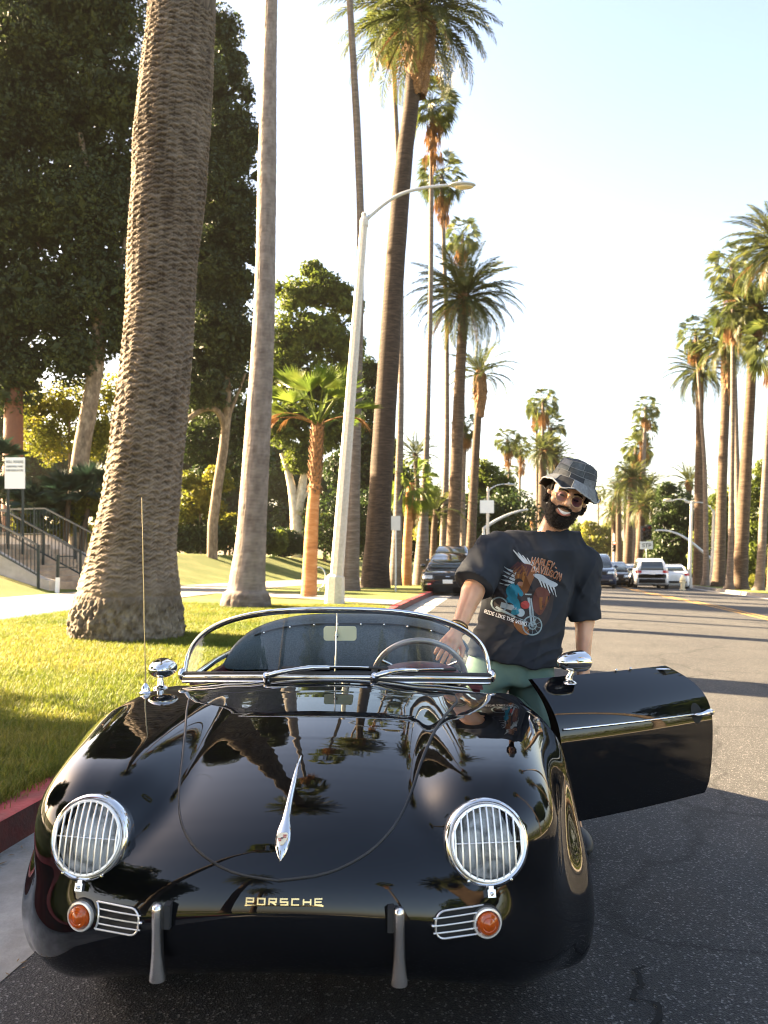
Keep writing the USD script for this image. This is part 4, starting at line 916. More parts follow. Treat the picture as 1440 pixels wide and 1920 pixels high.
W2 = thing('fan_palm', 'tall grey ringed palm trunk with a flared foot, second from the front on the lawn', 'palm tree', (_bx, _by, _bz))
raw(W2, 'trunk', _G.reshape(-1, 3) - [_bx, _by, _bz], grid_faces(_G.shape[0], _G.shape[1], True), M_BIGB, meshkit.arrays(quads(_G, True), True)[2], None, None, _c.reshape(-1, 3))
crown_on(W2, C_FAN[0], np.array(_tp3) - [_bx, _by, _bz], 1.2, 10)

# the row down the near pavement
palm('fan', [(655, 1100, 42), (657, 1080, 34), (660, 1000, 29), (666, 800, 22), (673, 600, 17), (676, 430, 14), (671, 270, 14), (664, 140, 13), (656, 0, 12), (650, -200, 11)], 27.6, C_FAN[1], 1.2, 'thin wavy grey palm trunk rising right beside the tall street lamp')
palm('fan', [(740, 1088, 30), (742, 1060, 22), (746, 960, 17), (752, 700, 11), (752, 560, 10), (747, 330, 9), (740, 170, 9), (735, 40, 8)], 35.5, C_FAN[1], .8, 'thin pale palm half hidden behind the thick brown date palm trunk')
palm('date', [(703, 1094, 60), (704, 1080, 54), (709, 1000, 46), (716, 880, 43), (727, 700, 40), (739, 520, 37), (750, 380, 35), (760, 280, 31), (772, 188, 29), (778, 110, 30), (785, 52, 30)], 31.5, C_DATE[0], (1.12, 1.12, 1.05), 'thick brown date palm with a bulging pineapple head and wide arching fronds', boot=2.9, boot_w=2.0, rows=70, mt=bark('dark_date_palm_bark', (.018, .012, .009), (.036, .025, .018), (.075, .052, .036), 18.0))
palm('fan', [(789, 1085, 34), (790, 1070, 30), (794, 980, 19), (799, 860, 12), (804, 700, 9), (808, 500, 9), (809, 300, 8), (810, 195, 7), (824, 150, 7)][:8], 37, C_FAN[2], .78, 'very tall thin palm with a shaggy golden skirt just right of the date palm head')
palm('fan', [(830, 1060, 20), (833, 980, 14), (838, 800, 10), (838, 650, 8), (832, 460, 8), (828, 330, 7)], 44, C_FAN[0], .85, 'tall thin palm with a round green head just above the street lamp arm')
palm('date', [(847, 1045, 30), (850, 1000, 25), (855, 880, 23), (861, 740, 21), (867, 620, 18), (870, 560, 17)], 42.5, C_DATE[1], (1.02, 1.02, 1.0), 'full round date palm with drooping fronds, right of the street lamp head', boot=1.0, boot_w=1.35)
palm('fan', [(862, 1045, 14), (868, 800, 8), (868, 600, 6), (867, 440, 6)], 62, C_FAN[1], .95, 'palm whose green tuft peeks out on top of the round date palm')
palm('date', [(880, 1048, 22), (884, 1000, 18), (890, 880, 16), (897, 770, 14), (900, 715, 15)], 54, C_SPARSE, .85, 'date palm with a small sparse upright crown and shaggy neck', boot=2.6, boot_w=1.7)
palm('fan', [(868, 1045, 14), (868, 930, 9), (871, 850, 7), (873, 800, 6)], 58, C_FAN[1], .7, 'slim palm trunk standing between the round and the sparse date palms')
palm('fan', [(762, 1087, 22), (764, 1020, 17), (767, 960, 16), (769, 925, 15), (772, 905, 12)], 36.2, C_FANO, .80, 'young palm with bright yellow-green leaves and a sunlit orange trunk', mt=M_BARKO)
palm('date', [(811, 1060, 16), (814, 1000, 12), (818, 955, 11)], 43, C_SPARSE, .62, 'short dark green palm behind the parked black car')
palm('date', [(790, 1060, 12), (782, 900, 9), (779, 850, 9)], 52, C_SPARSE, .62, 'small palm with upright fronds behind the big date palm trunk')
# fan palm with an orange trunk, leaves one by one
def young_fan_palm():
    Y = 22.4; X0 = at(579, Y); g = ground_at(X0, Y); q = np.random.default_rng(5)
    t = thing('fan_palm', 'short fan palm with a smooth orange trunk and splayed yellow-green fans', 'palm tree', (X0, Y, g))
    pp = [(579, 1117, 31), (580, 1095, 29), (583, 1020, 26), (587, 950, 23), (590, 915, 21), (596, 800, 20)]
    m, (tx, tz), tr = trunk_mesh(pp, Y, 24, 60, .03, 3); part(t, 'trunk', m.apply_translation((-X0, 0, -g)), M_BARKO, True)
    st = []
    for i in range(150):
        h = i / 150; a = i * 2.39996; z = zt(922 - h * 125, Y) - g; x = at(590 + 6 * h, Y) - X0; rr = (.155 - .02 * h) * (1.08 if h < .1 else 1)
        b = np.array([x + rr * math.cos(a), rr * math.sin(a), z]); d = np.array([math.cos(a) * .45, math.sin(a) * .45, 1.0]); l = .13 * q.uniform(.7, 1.4)
        if h < .12: d[2] = -.6
        st.append(tube([b - d * .02, b + d * l], [.045, .020], 4, flat=.4))
    part(t, 'leaf_base_stubs', join(st), M_BOOT, False)
    o = np.array([tx - X0, 0, tz - g])
    for k in range(17):
        az = k * 2.39996 + .3; e = 1.38 - .060 * k; part(t, 'fan_leaf', turned(fan(q, 1.02 + .14 * q.random(), .80, e, .30, 30, 1.0, .40, 2.5, .03), az, o), M_FANY, False)
    for k, az in enumerate((3.0, 2.5, .25, -.15, 3.4)):
        part(t, 'dead_leaf', turned(fan(q, 1.05, .55, .70 - .05 * k, .75, 12, 1.0, .1, .7, .35), az, o), M_DEAD, False)
young_fan_palm()
# far left rows
FARL = 'palms lining the far end of the street'
for px, py, Y, w, cs, cl, lab, gx in ((951, 812, 88, 4, .95, 0, 'left of two thin far palms over the clipped trees', 962), (976, 826, 92, 4, .85, 2, 'right of two thin far palms over the clipped trees', 972), (1018, 742, 84, 5, 1.1, 1, 'tallest thin far palm standing over the bushy date palm cluster', 1016),
                              (1006, 752, 88, 4, .85, 0, 'thin far palm just left of the tallest one in its cluster', 1008), (1033, 790, 86, 6, 1.1, 2, 'shaggy far palm rising behind the bushy date palm cluster', 1030), (997, 940, 120, 3, .9, 0, 'small far palm low beside the hat of the man', 1000), (957, 874, 100, 3, .8, 1, 'lowest of the thin far palms over the clipped trees', 955),
                              (1122, 910, 170, 3, 1.0, 1, 'lone tiny palm in the middle of the sky beyond the hat', 1121)):
    palm('fan', [(gx, 1060, w * 2), ((gx + px) / 2, (1050 + py) / 2, w * 1.3), (px, py + 12, w)], Y, C_FAN[cl], cs, lab)
for px, py, Y, w, cs, cl, lab, gx in ((1018, 836, 78, 15, .78, 0, 'foremost bushy date palm of the far cluster left of the hat', 1016), (1040, 850, 86, 12, .85, 1, 'second bushy date palm of the far cluster, just above the hat', 1038), (1062, 872, 98, 9, .8, 0, 'rearmost date palm of the far cluster, drooping beside the hat', 1060)):
    palm('date', [(gx, 1060, w * 1.5), ((gx + px) / 2, (1050 + py) / 2, w * 1.1), (px, py + 10, w)], Y, C_DATEF[cl], cs, lab, boot=.8, boot_w=1.2)
# far right cluster
for px, py, Y, w, cs, cl, lab, gx in ((1211, 752, 84, 6, .95, 1, 'tall double-headed palm, the upper tuft of the far right cluster', 1200), (1208, 790, 90, 5, .95, 2, 'shaggy palm just under the tallest tuft of the far right cluster', 1208), (1192, 826, 92, 6, 1.1, 0, 'golden palm left of the tallest in the far right cluster', 1186),
                              (1200, 838, 96, 5, 1.0, 2, 'golden shaggy palm between the tallest and the bushy date palms', 1194), (1172, 868, 104, 4, .9, 1, 'low golden palm at the left end of the far right cluster', 1172)):
    palm('fan', [(gx, 1070, w * 2), ((gx + px) / 2, (1060 + py) / 2, w * 1.3), (px, py + 12, w)], Y, C_FAN[cl], cs, lab)
for px, py, Y, w, cs, cl, lab, gx in ((1186, 890, 76, 12, .78, 0, 'upper bushy date palm of the far right cluster', 1176), (1215, 905, 80, 10, .72, 1, 'date palm at the right side of the far right cluster', 1206), (1206, 940, 70, 12, .72, 1, 'lowest bushy date palm of the far right cluster', 1196), (1160, 915, 92, 9, .85, 0, 'golden date palm left of the bushy ones in the far right cluster', 1160), (1150, 950, 104, 8, .8, 1, 'pale date palm farthest left in the far right cluster', 1152), (1225, 930, 92, 8, .6, 0, 'small date palm at the far right cluster edge', 1222)):
    palm('date', [(gx, 1075, w * 1.5), ((gx + px) / 2, (1060 + py) / 2, w * 1.1), (px, py + 10, w)], Y, C_DATEF[cl], cs, lab, boot=.8, boot_w=1.2)
# right-hand row
palm('date', [(1386, 1114, 40), (1387, 1095, 30), (1392, 1000, 24), (1400, 850, 21), (1408, 720, 18), (1412, 640, 17), (1416, 588, 22)], 43.5, C_DATE[2], .88, 'thick dark-necked date palm, rightmost full trunk across the road', boot=1.6, boot_w=1.5)
palm('date', [(1458, 1118, 40), (1458, 900, 26), (1460, 560, 22), (1462, 470, 24)], 40, C_DATE[0], .92, 'date palm cut by the right picture edge, only fronds showing', boot=1.2, boot_w=1.4)
palm('fan', [(1388, 1100, 18), (1380, 800, 9), (1372, 500, 8)], 58, C_FAN[0], 1.15, 'orange-tufted palm peeking out above the thick date palm across the road')
palm('date', [(1346, 1112, 32), (1348, 1080, 23), (1354, 900, 18), (1360, 760, 16), (1364, 665, 16)], 50, C_DATE[1], .80, 'date palm with a long golden pineapple neck, middle of the row across the road', boot=3.4, boot_w=1.45)
palm('date', [(1308, 1110, 26), (1309, 1080, 20), (1311, 900, 16), (1312, 760, 14), (1310, 700, 14)], 55, C_DATE[2], .78, 'date palm with a full round head, leftmost thick trunk across the road', boot=1.0, boot_w=1.3)
palm('fan', [(1321, 1112, 20), (1324, 1080, 12), (1322, 900, 8), (1312, 740, 6), (1304, 625, 6)], 52, C_FAN[1], .78, 'thin curved palm with a small golden tuft, left end of the row across the road')
palm('fan', [(1366, 1116, 26), (1368, 1090, 14), (1372, 900, 9), (1374, 700, 8), (1374, 580, 7)], 43, C_FAN[1], .75, 'slim pale palm trunk standing between two date palms across the road')
palm('fan', [(1421, 1118, 30), (1424, 1095, 18), (1432, 950, 14), (1442, 780, 12), (1452, 640, 10)], 41.5, C_FAN[0], 1.0, 'slim pale palm trunk nearest the right picture edge')
palm('date', [(1292, 1075, 12), (1292, 930, 10), (1292, 905, 10)], 74, C_SPARSE, .75, 'low dry-fronded palm over the dark trees across the road', boot=.8)
for px, gx, Y in ((1168, 1166, 80), (1178, 1176, 84), (1222, 1218, 88)):
    pass

# ---------------------------------------------------------------- broadleaf trees
def cloud(lobes, n, size, seed, fill=.45, gap=.42, gs=.55):
    """leaf-sized faces through lobes (x, y, z, rx, ry, rz); gaps where a noise field is low"""
    q = np.random.default_rng(seed); lobes = np.array(lobes, float); vol = (lobes[:, 3] * lobes[:, 4] * lobes[:, 5]) ** .75; P, D = [], []; left = n
    while left > 0:
        k = q.choice(len(lobes), left * 2, p=vol / vol.sum()); d = q.normal(size=(left * 2, 3)); d /= np.linalg.norm(d, axis=1, keepdims=True)
        rr = 1 - fill * q.random(left * 2) ** 1.5; rr *= 1 + .22 * (meshkit.noise(d * 2.3 + k[:, None] * 7.1, seed) - .5) * 2
        p = lobes[k, :3] + d * lobes[k, 3:] * rr[:, None]
        ok = meshkit.fbm(p / gs, 3, seed + 3) > gap; p, d = p[ok][:left], d[ok][:left]; P.append(p); D.append(d); left -= len(p)
    P, D = np.vstack(P), np.vstack(D); m = len(P)
    N = D * .7 + q.normal(size=(m, 3)) * .8 + [0, 0, .25]; N /= np.linalg.norm(N, axis=1, keepdims=True)
    A = np.cross(N, q.normal(size=(m, 3))); A /= np.linalg.norm(A, axis=1, keepdims=True); B = np.cross(N, A)
    s = size * q.uniform(.6, 1.4, m)[:, None]; A = A * s; B = B * s * .5
    V = np.stack([P - A, P - B + N * s * .12, P + A, P + B + N * s * .12], 1).reshape(-1, 3); i = np.arange(m)[:, None] * 4
    return V, np.hstack([i, i + 1, i + 2, i + 3])
def limbs(o, specs, seed=0):
    """specs: lists of points with radii -> joined limbs"""
    return join([tube(spline([p[:3] for p in s], 12), np.interp(np.linspace(0, 1, 12), np.linspace(0, 1, len(s)), [p[3] for p in s]), 9) for s in specs])
def px_lobes(L, Y, dy=.8):
    """lobes given in pixels at distance Y: (px, py, r px[, dY])"""
    out = []
    for l in L:
        y = Y + (l[3] if len(l) > 3 else 0); r = l[2] / FPX * y; out.append((at(l[0], y), y, zt(l[1], y), r, r * dy, r * .92))
    return np.array(out)
def tree(name, label, L, Y, n, size, mt, seed, trunks, cat='tree', bark_=None, fill=.5, gap=.42, gs=.6, dy=.8, group=None, inner=0):
    lb = px_lobes(L, Y, dy); tx = at(trunks[0][0][0], Y); g = ground_at(tx, Y); o = np.array([tx, Y, g])
    t = thing(name, label, cat, o, 0, group)
    V, Q = cloud(lb, n, size, seed, fill, gap, gs); 
    if inner:
        l2 = lb.copy(); l2[:, 3:] *= .78; V2, Q2 = cloud(l2, inner, size * 2.6, seed + 500, 1.0, .0, gs); Q = np.vstack([Q, Q2 + len(V)]); V = np.vstack([V, V2])
    raw(t, 'crown', V - o, Q, mt)
    for tr in trunks:
        p = [(at(a, Y) - tx, (b[0] if b else 0), zt(c, Y) - g, w / FPX * Y / 2) for a, c, w, *b in tr]
        if tr is trunks[0]: p[0] = (p[0][0], p[0][1], -.15, p[0][3])
        part(t, 'trunk' if tr is trunks[0] else 'limb', limbs(o, [p]), bark_ or M_BARKT, True)
    return t
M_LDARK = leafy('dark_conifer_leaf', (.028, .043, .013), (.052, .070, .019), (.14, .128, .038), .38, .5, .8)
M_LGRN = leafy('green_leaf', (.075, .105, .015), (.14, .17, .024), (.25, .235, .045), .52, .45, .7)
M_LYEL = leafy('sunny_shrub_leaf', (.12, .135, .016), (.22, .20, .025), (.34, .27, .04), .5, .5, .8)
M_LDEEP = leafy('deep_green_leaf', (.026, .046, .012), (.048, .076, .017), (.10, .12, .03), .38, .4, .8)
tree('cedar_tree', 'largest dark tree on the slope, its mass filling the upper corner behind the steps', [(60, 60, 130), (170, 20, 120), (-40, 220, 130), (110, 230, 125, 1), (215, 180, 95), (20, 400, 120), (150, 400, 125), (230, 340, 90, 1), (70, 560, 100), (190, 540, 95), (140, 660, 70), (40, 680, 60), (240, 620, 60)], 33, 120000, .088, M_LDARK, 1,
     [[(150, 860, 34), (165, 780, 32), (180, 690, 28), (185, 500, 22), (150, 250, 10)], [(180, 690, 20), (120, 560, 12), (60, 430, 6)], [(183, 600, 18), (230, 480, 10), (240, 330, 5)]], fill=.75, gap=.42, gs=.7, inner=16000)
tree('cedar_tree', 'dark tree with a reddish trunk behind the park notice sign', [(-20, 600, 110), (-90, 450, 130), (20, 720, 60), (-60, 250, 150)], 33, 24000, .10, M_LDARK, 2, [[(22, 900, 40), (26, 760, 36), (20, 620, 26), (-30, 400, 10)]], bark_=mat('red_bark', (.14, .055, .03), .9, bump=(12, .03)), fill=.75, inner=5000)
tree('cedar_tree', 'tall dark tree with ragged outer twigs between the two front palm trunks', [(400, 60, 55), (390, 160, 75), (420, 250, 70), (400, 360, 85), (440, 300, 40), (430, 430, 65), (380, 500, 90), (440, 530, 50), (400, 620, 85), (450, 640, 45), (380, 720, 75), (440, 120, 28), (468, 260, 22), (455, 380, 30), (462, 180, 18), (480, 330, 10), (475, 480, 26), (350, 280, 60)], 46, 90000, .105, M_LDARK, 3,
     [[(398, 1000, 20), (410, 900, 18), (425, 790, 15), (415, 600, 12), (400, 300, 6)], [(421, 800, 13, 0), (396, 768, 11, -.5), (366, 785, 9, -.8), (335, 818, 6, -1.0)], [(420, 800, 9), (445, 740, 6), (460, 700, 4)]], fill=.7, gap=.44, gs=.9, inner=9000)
tree('leafy_tree', 'sunlit light green tree with a forked cream trunk behind the orange palm', [(560, 560, 45), (600, 540, 45), (645, 575, 40), (540, 640, 55), (600, 630, 62), (650, 660, 40), (560, 720, 60), (630, 730, 50), (520, 700, 40), (540, 790, 55), (610, 800, 55), (500, 780, 40), (570, 860, 40), (650, 800, 36), (585, 505, 22), (640, 545, 20), (520, 545, 22)], 64, 46000, .15, M_LGRN, 4,
     [[(556, 1000, 30), (554, 960, 26), (548, 920, 20), (540, 885, 14), (528, 850, 8)], [(556, 965, 22), (566, 915, 18), (572, 880, 12), (578, 840, 8)], [(562, 940, 10), (590, 905, 7), (606, 880, 4)]], bark_=M_BARKP, fill=.7, gap=.46, gs=1.0, inner=2500)
tree('leafy_tree', 'dark green tree rising behind the street lamp and the thick date palm', [(690, 700, 34), (700, 760, 40), (680, 820, 45), (715, 850, 45), (690, 900, 50), (650, 880, 45), (745, 900, 40), (660, 950, 45), (735, 960, 45)], 72, 24000, .16, M_LDEEP, 5, [[(700, 1010, 14), (700, 900, 10), (695, 760, 5)]], fill=.7, inner=5000)
tree('leafy_tree', 'mid green tree hanging over the shrubs left of the grey ringed palm', [(440, 790, 60), (370, 830, 50), (470, 860, 45), (400, 900, 45), (350, 760, 40), (450, 700, 40)], 54, 15000, .15, M_LDEEP, 6, [[(395, 1000, 12), (408, 880, 10), (428, 770, 7)]], fill=.8)
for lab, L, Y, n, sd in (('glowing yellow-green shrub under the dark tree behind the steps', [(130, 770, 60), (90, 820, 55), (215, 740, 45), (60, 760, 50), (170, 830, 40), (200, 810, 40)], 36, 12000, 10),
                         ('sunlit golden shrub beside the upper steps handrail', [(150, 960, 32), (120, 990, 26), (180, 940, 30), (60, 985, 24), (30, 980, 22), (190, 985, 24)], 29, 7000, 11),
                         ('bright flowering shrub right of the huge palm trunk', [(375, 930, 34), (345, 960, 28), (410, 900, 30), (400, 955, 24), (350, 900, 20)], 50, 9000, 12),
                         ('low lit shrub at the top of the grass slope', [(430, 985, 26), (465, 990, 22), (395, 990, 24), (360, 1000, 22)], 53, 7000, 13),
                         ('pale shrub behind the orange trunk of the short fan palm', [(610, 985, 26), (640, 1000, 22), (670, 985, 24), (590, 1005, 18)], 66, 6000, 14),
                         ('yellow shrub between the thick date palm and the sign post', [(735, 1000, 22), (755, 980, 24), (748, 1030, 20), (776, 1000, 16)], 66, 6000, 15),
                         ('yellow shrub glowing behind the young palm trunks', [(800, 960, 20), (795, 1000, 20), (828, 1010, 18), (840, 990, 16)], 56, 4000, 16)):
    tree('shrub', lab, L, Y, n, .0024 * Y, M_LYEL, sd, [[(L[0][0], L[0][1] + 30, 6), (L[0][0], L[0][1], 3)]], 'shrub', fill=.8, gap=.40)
tree('round_bush', 'clipped round bush on the slope beside the grey ringed palm', [(525, 1018, 30), (545, 1018, 26)], 60, 9000, .085, M_LDEEP, 20, [[(530, 1040, 6), (530, 1010, 4)]], 'bush', fill=.35, gap=.15)
tree('round_bush', 'smaller clipped bush next to the orange palm trunk', [(572, 1024, 18), (505, 1022, 14)], 61, 5000, .085, M_LDEEP, 21, [[(572, 1040, 4), (572, 1015, 3)]], 'bush', fill=.4, gap=.15)
tree('hedge', 'dark shrubs along the top of the grass slope beside the huge palm', [(355, 985, 34), (400, 1010, 28), (450, 1012, 30), (490, 1000, 26), (335, 1015, 24)], 52, 9000, .10, M_LDEEP, 22, [[(400, 1030, 5), (400, 1000, 4)]], 'shrubs', fill=.8, gap=.3)
tree('hedge', 'long dark green hedge behind the row of palm trunks and parked cars', [(620 + 34 * k, 975 + 12 * math.sin(k * 1.7), 58) for k in range(11)] + [(640 + 40 * k, 1020, 40) for k in range(9)], 64, 22000, .16, M_LDEEP, 23, [[(800, 1040, 8), (800, 980, 6)]], 'hedge', fill=.5, gap=.25)
tree('leafy_tree', 'golden-lit clipped tree behind the white road sign', [(925, 905, 34), (905, 880, 22), (940, 940, 34), (900, 940, 30), (950, 915, 22), (915, 975, 40), (960, 960, 22), (895, 905, 20)], 66, 14000, .13, M_LGRN, 24, [[(920, 1040, 10), (922, 930, 6)]], fill=.7)
tree('leafy_tree', 'dark rounded tree across the road with a sunlit top, left of the palm row', [(1262, 950, 38), (1245, 985, 30), (1290, 975, 40), (1262, 1015, 46), (1310, 1010, 40), (1240, 1050, 34), (1290, 1050, 40), (1330, 975, 30), (1250, 920, 20)], 68, 22000, .14, M_LDEEP, 25, [[(1270, 1085, 10), (1270, 960, 6)]], fill=.6)
tree('leafy_tree', 'golden green tree behind the middle palms across the road', [(1345, 960, 34), (1380, 975, 38), (1340, 1010, 40), (1385, 1030, 40), (1360, 930, 24), (1330, 1050, 40), (1400, 1060, 40)], 64, 18000, .13, M_LGRN, 26, [[(1360, 1090, 10), (1360, 960, 6)]], fill=.65)
tree('leafy_tree', 'tall golden green tree at the right picture edge', [(1425, 920, 34), (1445, 880, 30), (1450, 960, 50), (1415, 985, 34), (1430, 1040, 40), (1470, 900, 50)], 58, 14000, .13, M_LGRN, 27, [[(1440, 1090, 12), (1440, 930, 6)]], fill=.65)
tree('hedge', 'bright clipped hedge at the right picture edge', [(1420, 1092, 17), (1440, 1085, 22), (1470, 1088, 26), (1405, 1100, 10)], 47, 7000, .06, M_LYEL, 28, [[(1440, 1110, 6), (1440, 1090, 4)]], 'hedge', fill=.4, gap=.2)
tree('leafy_tree', 'hazy yellow tree at the far end of the road beside the traffic light', [(1130, 1010, 30), (1115, 1035, 24), (1160, 1035, 26), (1090, 1025, 22), (1185, 1045, 20), (1105, 990, 16)], 125, 9000, .22, M_LYEL, 29, [[(1130, 1070, 5), (1130, 1010, 3)]], fill=.6)
tree('leafy_tree', 'far dark green trees closing the street beyond the cars', [(1080, 1000, 24), (1060, 1020, 26), (1100, 1045, 24), (1040, 1030, 26), (1220, 1030, 22), (1150, 990, 18), (1000, 1000, 26), (975, 1010, 26)], 150, 10000, .3, M_LGRN, 30, [[(1080, 1075, 5), (1080, 1000, 3)]], fill=.6)
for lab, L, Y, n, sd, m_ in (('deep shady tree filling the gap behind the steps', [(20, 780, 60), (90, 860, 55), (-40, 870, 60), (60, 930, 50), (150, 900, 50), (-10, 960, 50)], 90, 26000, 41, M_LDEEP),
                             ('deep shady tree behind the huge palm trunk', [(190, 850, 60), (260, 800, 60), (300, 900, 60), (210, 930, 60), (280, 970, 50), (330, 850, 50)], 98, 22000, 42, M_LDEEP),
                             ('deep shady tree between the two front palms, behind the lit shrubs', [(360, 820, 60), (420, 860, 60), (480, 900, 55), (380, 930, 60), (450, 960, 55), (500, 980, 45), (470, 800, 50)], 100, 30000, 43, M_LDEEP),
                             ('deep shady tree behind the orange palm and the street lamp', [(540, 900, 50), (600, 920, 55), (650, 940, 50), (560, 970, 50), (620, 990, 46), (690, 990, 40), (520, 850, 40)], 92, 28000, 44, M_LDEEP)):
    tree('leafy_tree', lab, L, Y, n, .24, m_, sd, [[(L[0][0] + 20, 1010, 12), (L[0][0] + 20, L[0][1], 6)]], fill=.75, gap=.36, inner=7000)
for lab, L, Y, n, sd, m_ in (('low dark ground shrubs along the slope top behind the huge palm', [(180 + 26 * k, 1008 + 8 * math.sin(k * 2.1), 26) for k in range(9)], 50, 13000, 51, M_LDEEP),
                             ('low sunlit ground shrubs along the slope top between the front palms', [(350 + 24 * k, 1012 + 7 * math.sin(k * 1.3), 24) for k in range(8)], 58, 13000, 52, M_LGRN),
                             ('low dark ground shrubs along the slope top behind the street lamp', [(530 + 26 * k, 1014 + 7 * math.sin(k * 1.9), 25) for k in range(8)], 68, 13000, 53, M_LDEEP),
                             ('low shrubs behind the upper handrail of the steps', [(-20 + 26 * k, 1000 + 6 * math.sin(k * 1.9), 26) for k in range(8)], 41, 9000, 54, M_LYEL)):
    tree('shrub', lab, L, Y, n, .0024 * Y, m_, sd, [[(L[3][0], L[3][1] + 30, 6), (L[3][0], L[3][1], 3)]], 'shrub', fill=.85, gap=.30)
# blue-green fan clumps beside the steps
def fan_clump(px, py, Y, n, blade, label, seed, stems):
    q = np.random.default_rng(seed); X = at(px, Y); g = ground_at(X, Y); t = thing('dwarf_palm', label, 'dwarf palm', (X, Y, g)); k = 0
    for sx, sy, m in stems:
        o = np.array([at(sx, Y) - X, q.normal(0, .2), zt(sy, Y) - g]); part(t, 'stem', tube([(o[0] * .6, o[1], -.1), o], [.11, .09], 8), mat('fibre_stem', (.05, .035, .022), .95), True)
        for j in range(m):
            az = j * 2.39996 + seed; e = 1.45 - 1.5 * (j / m); part(t, 'fan_leaf', turned(fan(q, .55 * q.uniform(.7, 1.2), blade, e, .25, 30, .8, .45, 2.9, .05), az, o), M_BLUEF, False)
fan_clump(110, 950, 28.6, 0, .74, 'dark blue-green fan palm clump behind the upper handrail', 3, [(95, 985, 22), (130, 935, 22), (165, 925, 20), (70, 960, 16)])
fan_clump(5, 950, 29.0, 0, .74, 'dark fan palm clump cut by the picture edge below the notice sign', 4, [(0, 945, 20), (-12, 870, 18)])

# ---------------------------------------------------------------- out of frame: what shades the car and is mirrored in its paint
SHT = new_class('shade_tree_pattern')
_lb = [(0, 0, 7, 4.2, 4.2, 2.6), (2.4, 1.2, 5.6, 2.8, 2.6, 2.2), (-2.2, 1.4, 6.0, 3.0, 2.8, 2.2), (.6, -2.4, 5.8, 3.0, 2.8, 2.2), (-1.4, -1.8, 8.4, 2.4, 2.4, 1.8), (1.6, .6, 8.8, 2.2, 2.2, 1.6), (0, 0, 4.6, 3.2, 3.2, 1.4)]
_V, _Q = cloud(_lb, 26000, .17, 90, .8, .36, 1.0); raw(SHT, 'crown', _V, _Q, M_LDEEP)
part(SHT, 'trunk', limbs(0, [[(0, 0, -.1, .32), (.1, 0, 2, .26), (0, .1, 6, .14)], [(.1, 0, 2.4, .16), (1.2, .6, 4, .1), (2.2, 1.1, 5.4, .05)], [(.05, 0, 2.8, .15), (-1.2, .5, 4.4, .1), (-2.0, 1.2, 6, .05)]]), M_BARKT, True)
def off_tree(x, y, s, lab, rz=0):
    copy_of(SHT, 'shade_tree', lab, 'tree', (x, y, ground_at(x, y)), rz, None, s)
# ================================================================ steps, rails, signs, lamps
M_CAST = noisy('cast_concrete', (.26, .245, .22), (.34, .32, .29), 4.0)
M_STEP = noisy('tan_step_concrete', (.30, .235, .17), (.40, .33, .25), 3.0, c2=(.2, .15, .11), scale2=1.2)
M_GREENP = mat('dark_green_enamel', (.004, .011, .012), .4)
M_POLE = noisy('lamp_pole_concrete', (.44, .40, .34), (.56, .52, .46), 18.0, bscale=160, bdist=.002)
M_GALV = mat('galvanised_steel', (.42, .44, .45), .45, metallic=.5)
M_WHITE = mat('white_enamel', (.72, .72, .70), .4)
M_BLACKE = mat('black_letter', (.02, .02, .022), .6)
def wide(a, b, w, d, up=(0, 0, 1)):
    """a square bar from a to b"""
    a, b = np.asarray(a, float), np.asarray(b, float); s, u, t = frame_of(b - a, up); L = np.linalg.norm(b - a)
    m = trimesh.creation.box((w, d, L)); m.apply_translation((0, 0, L / 2)); m.apply_transform(basis(a, s, u, t)); return m
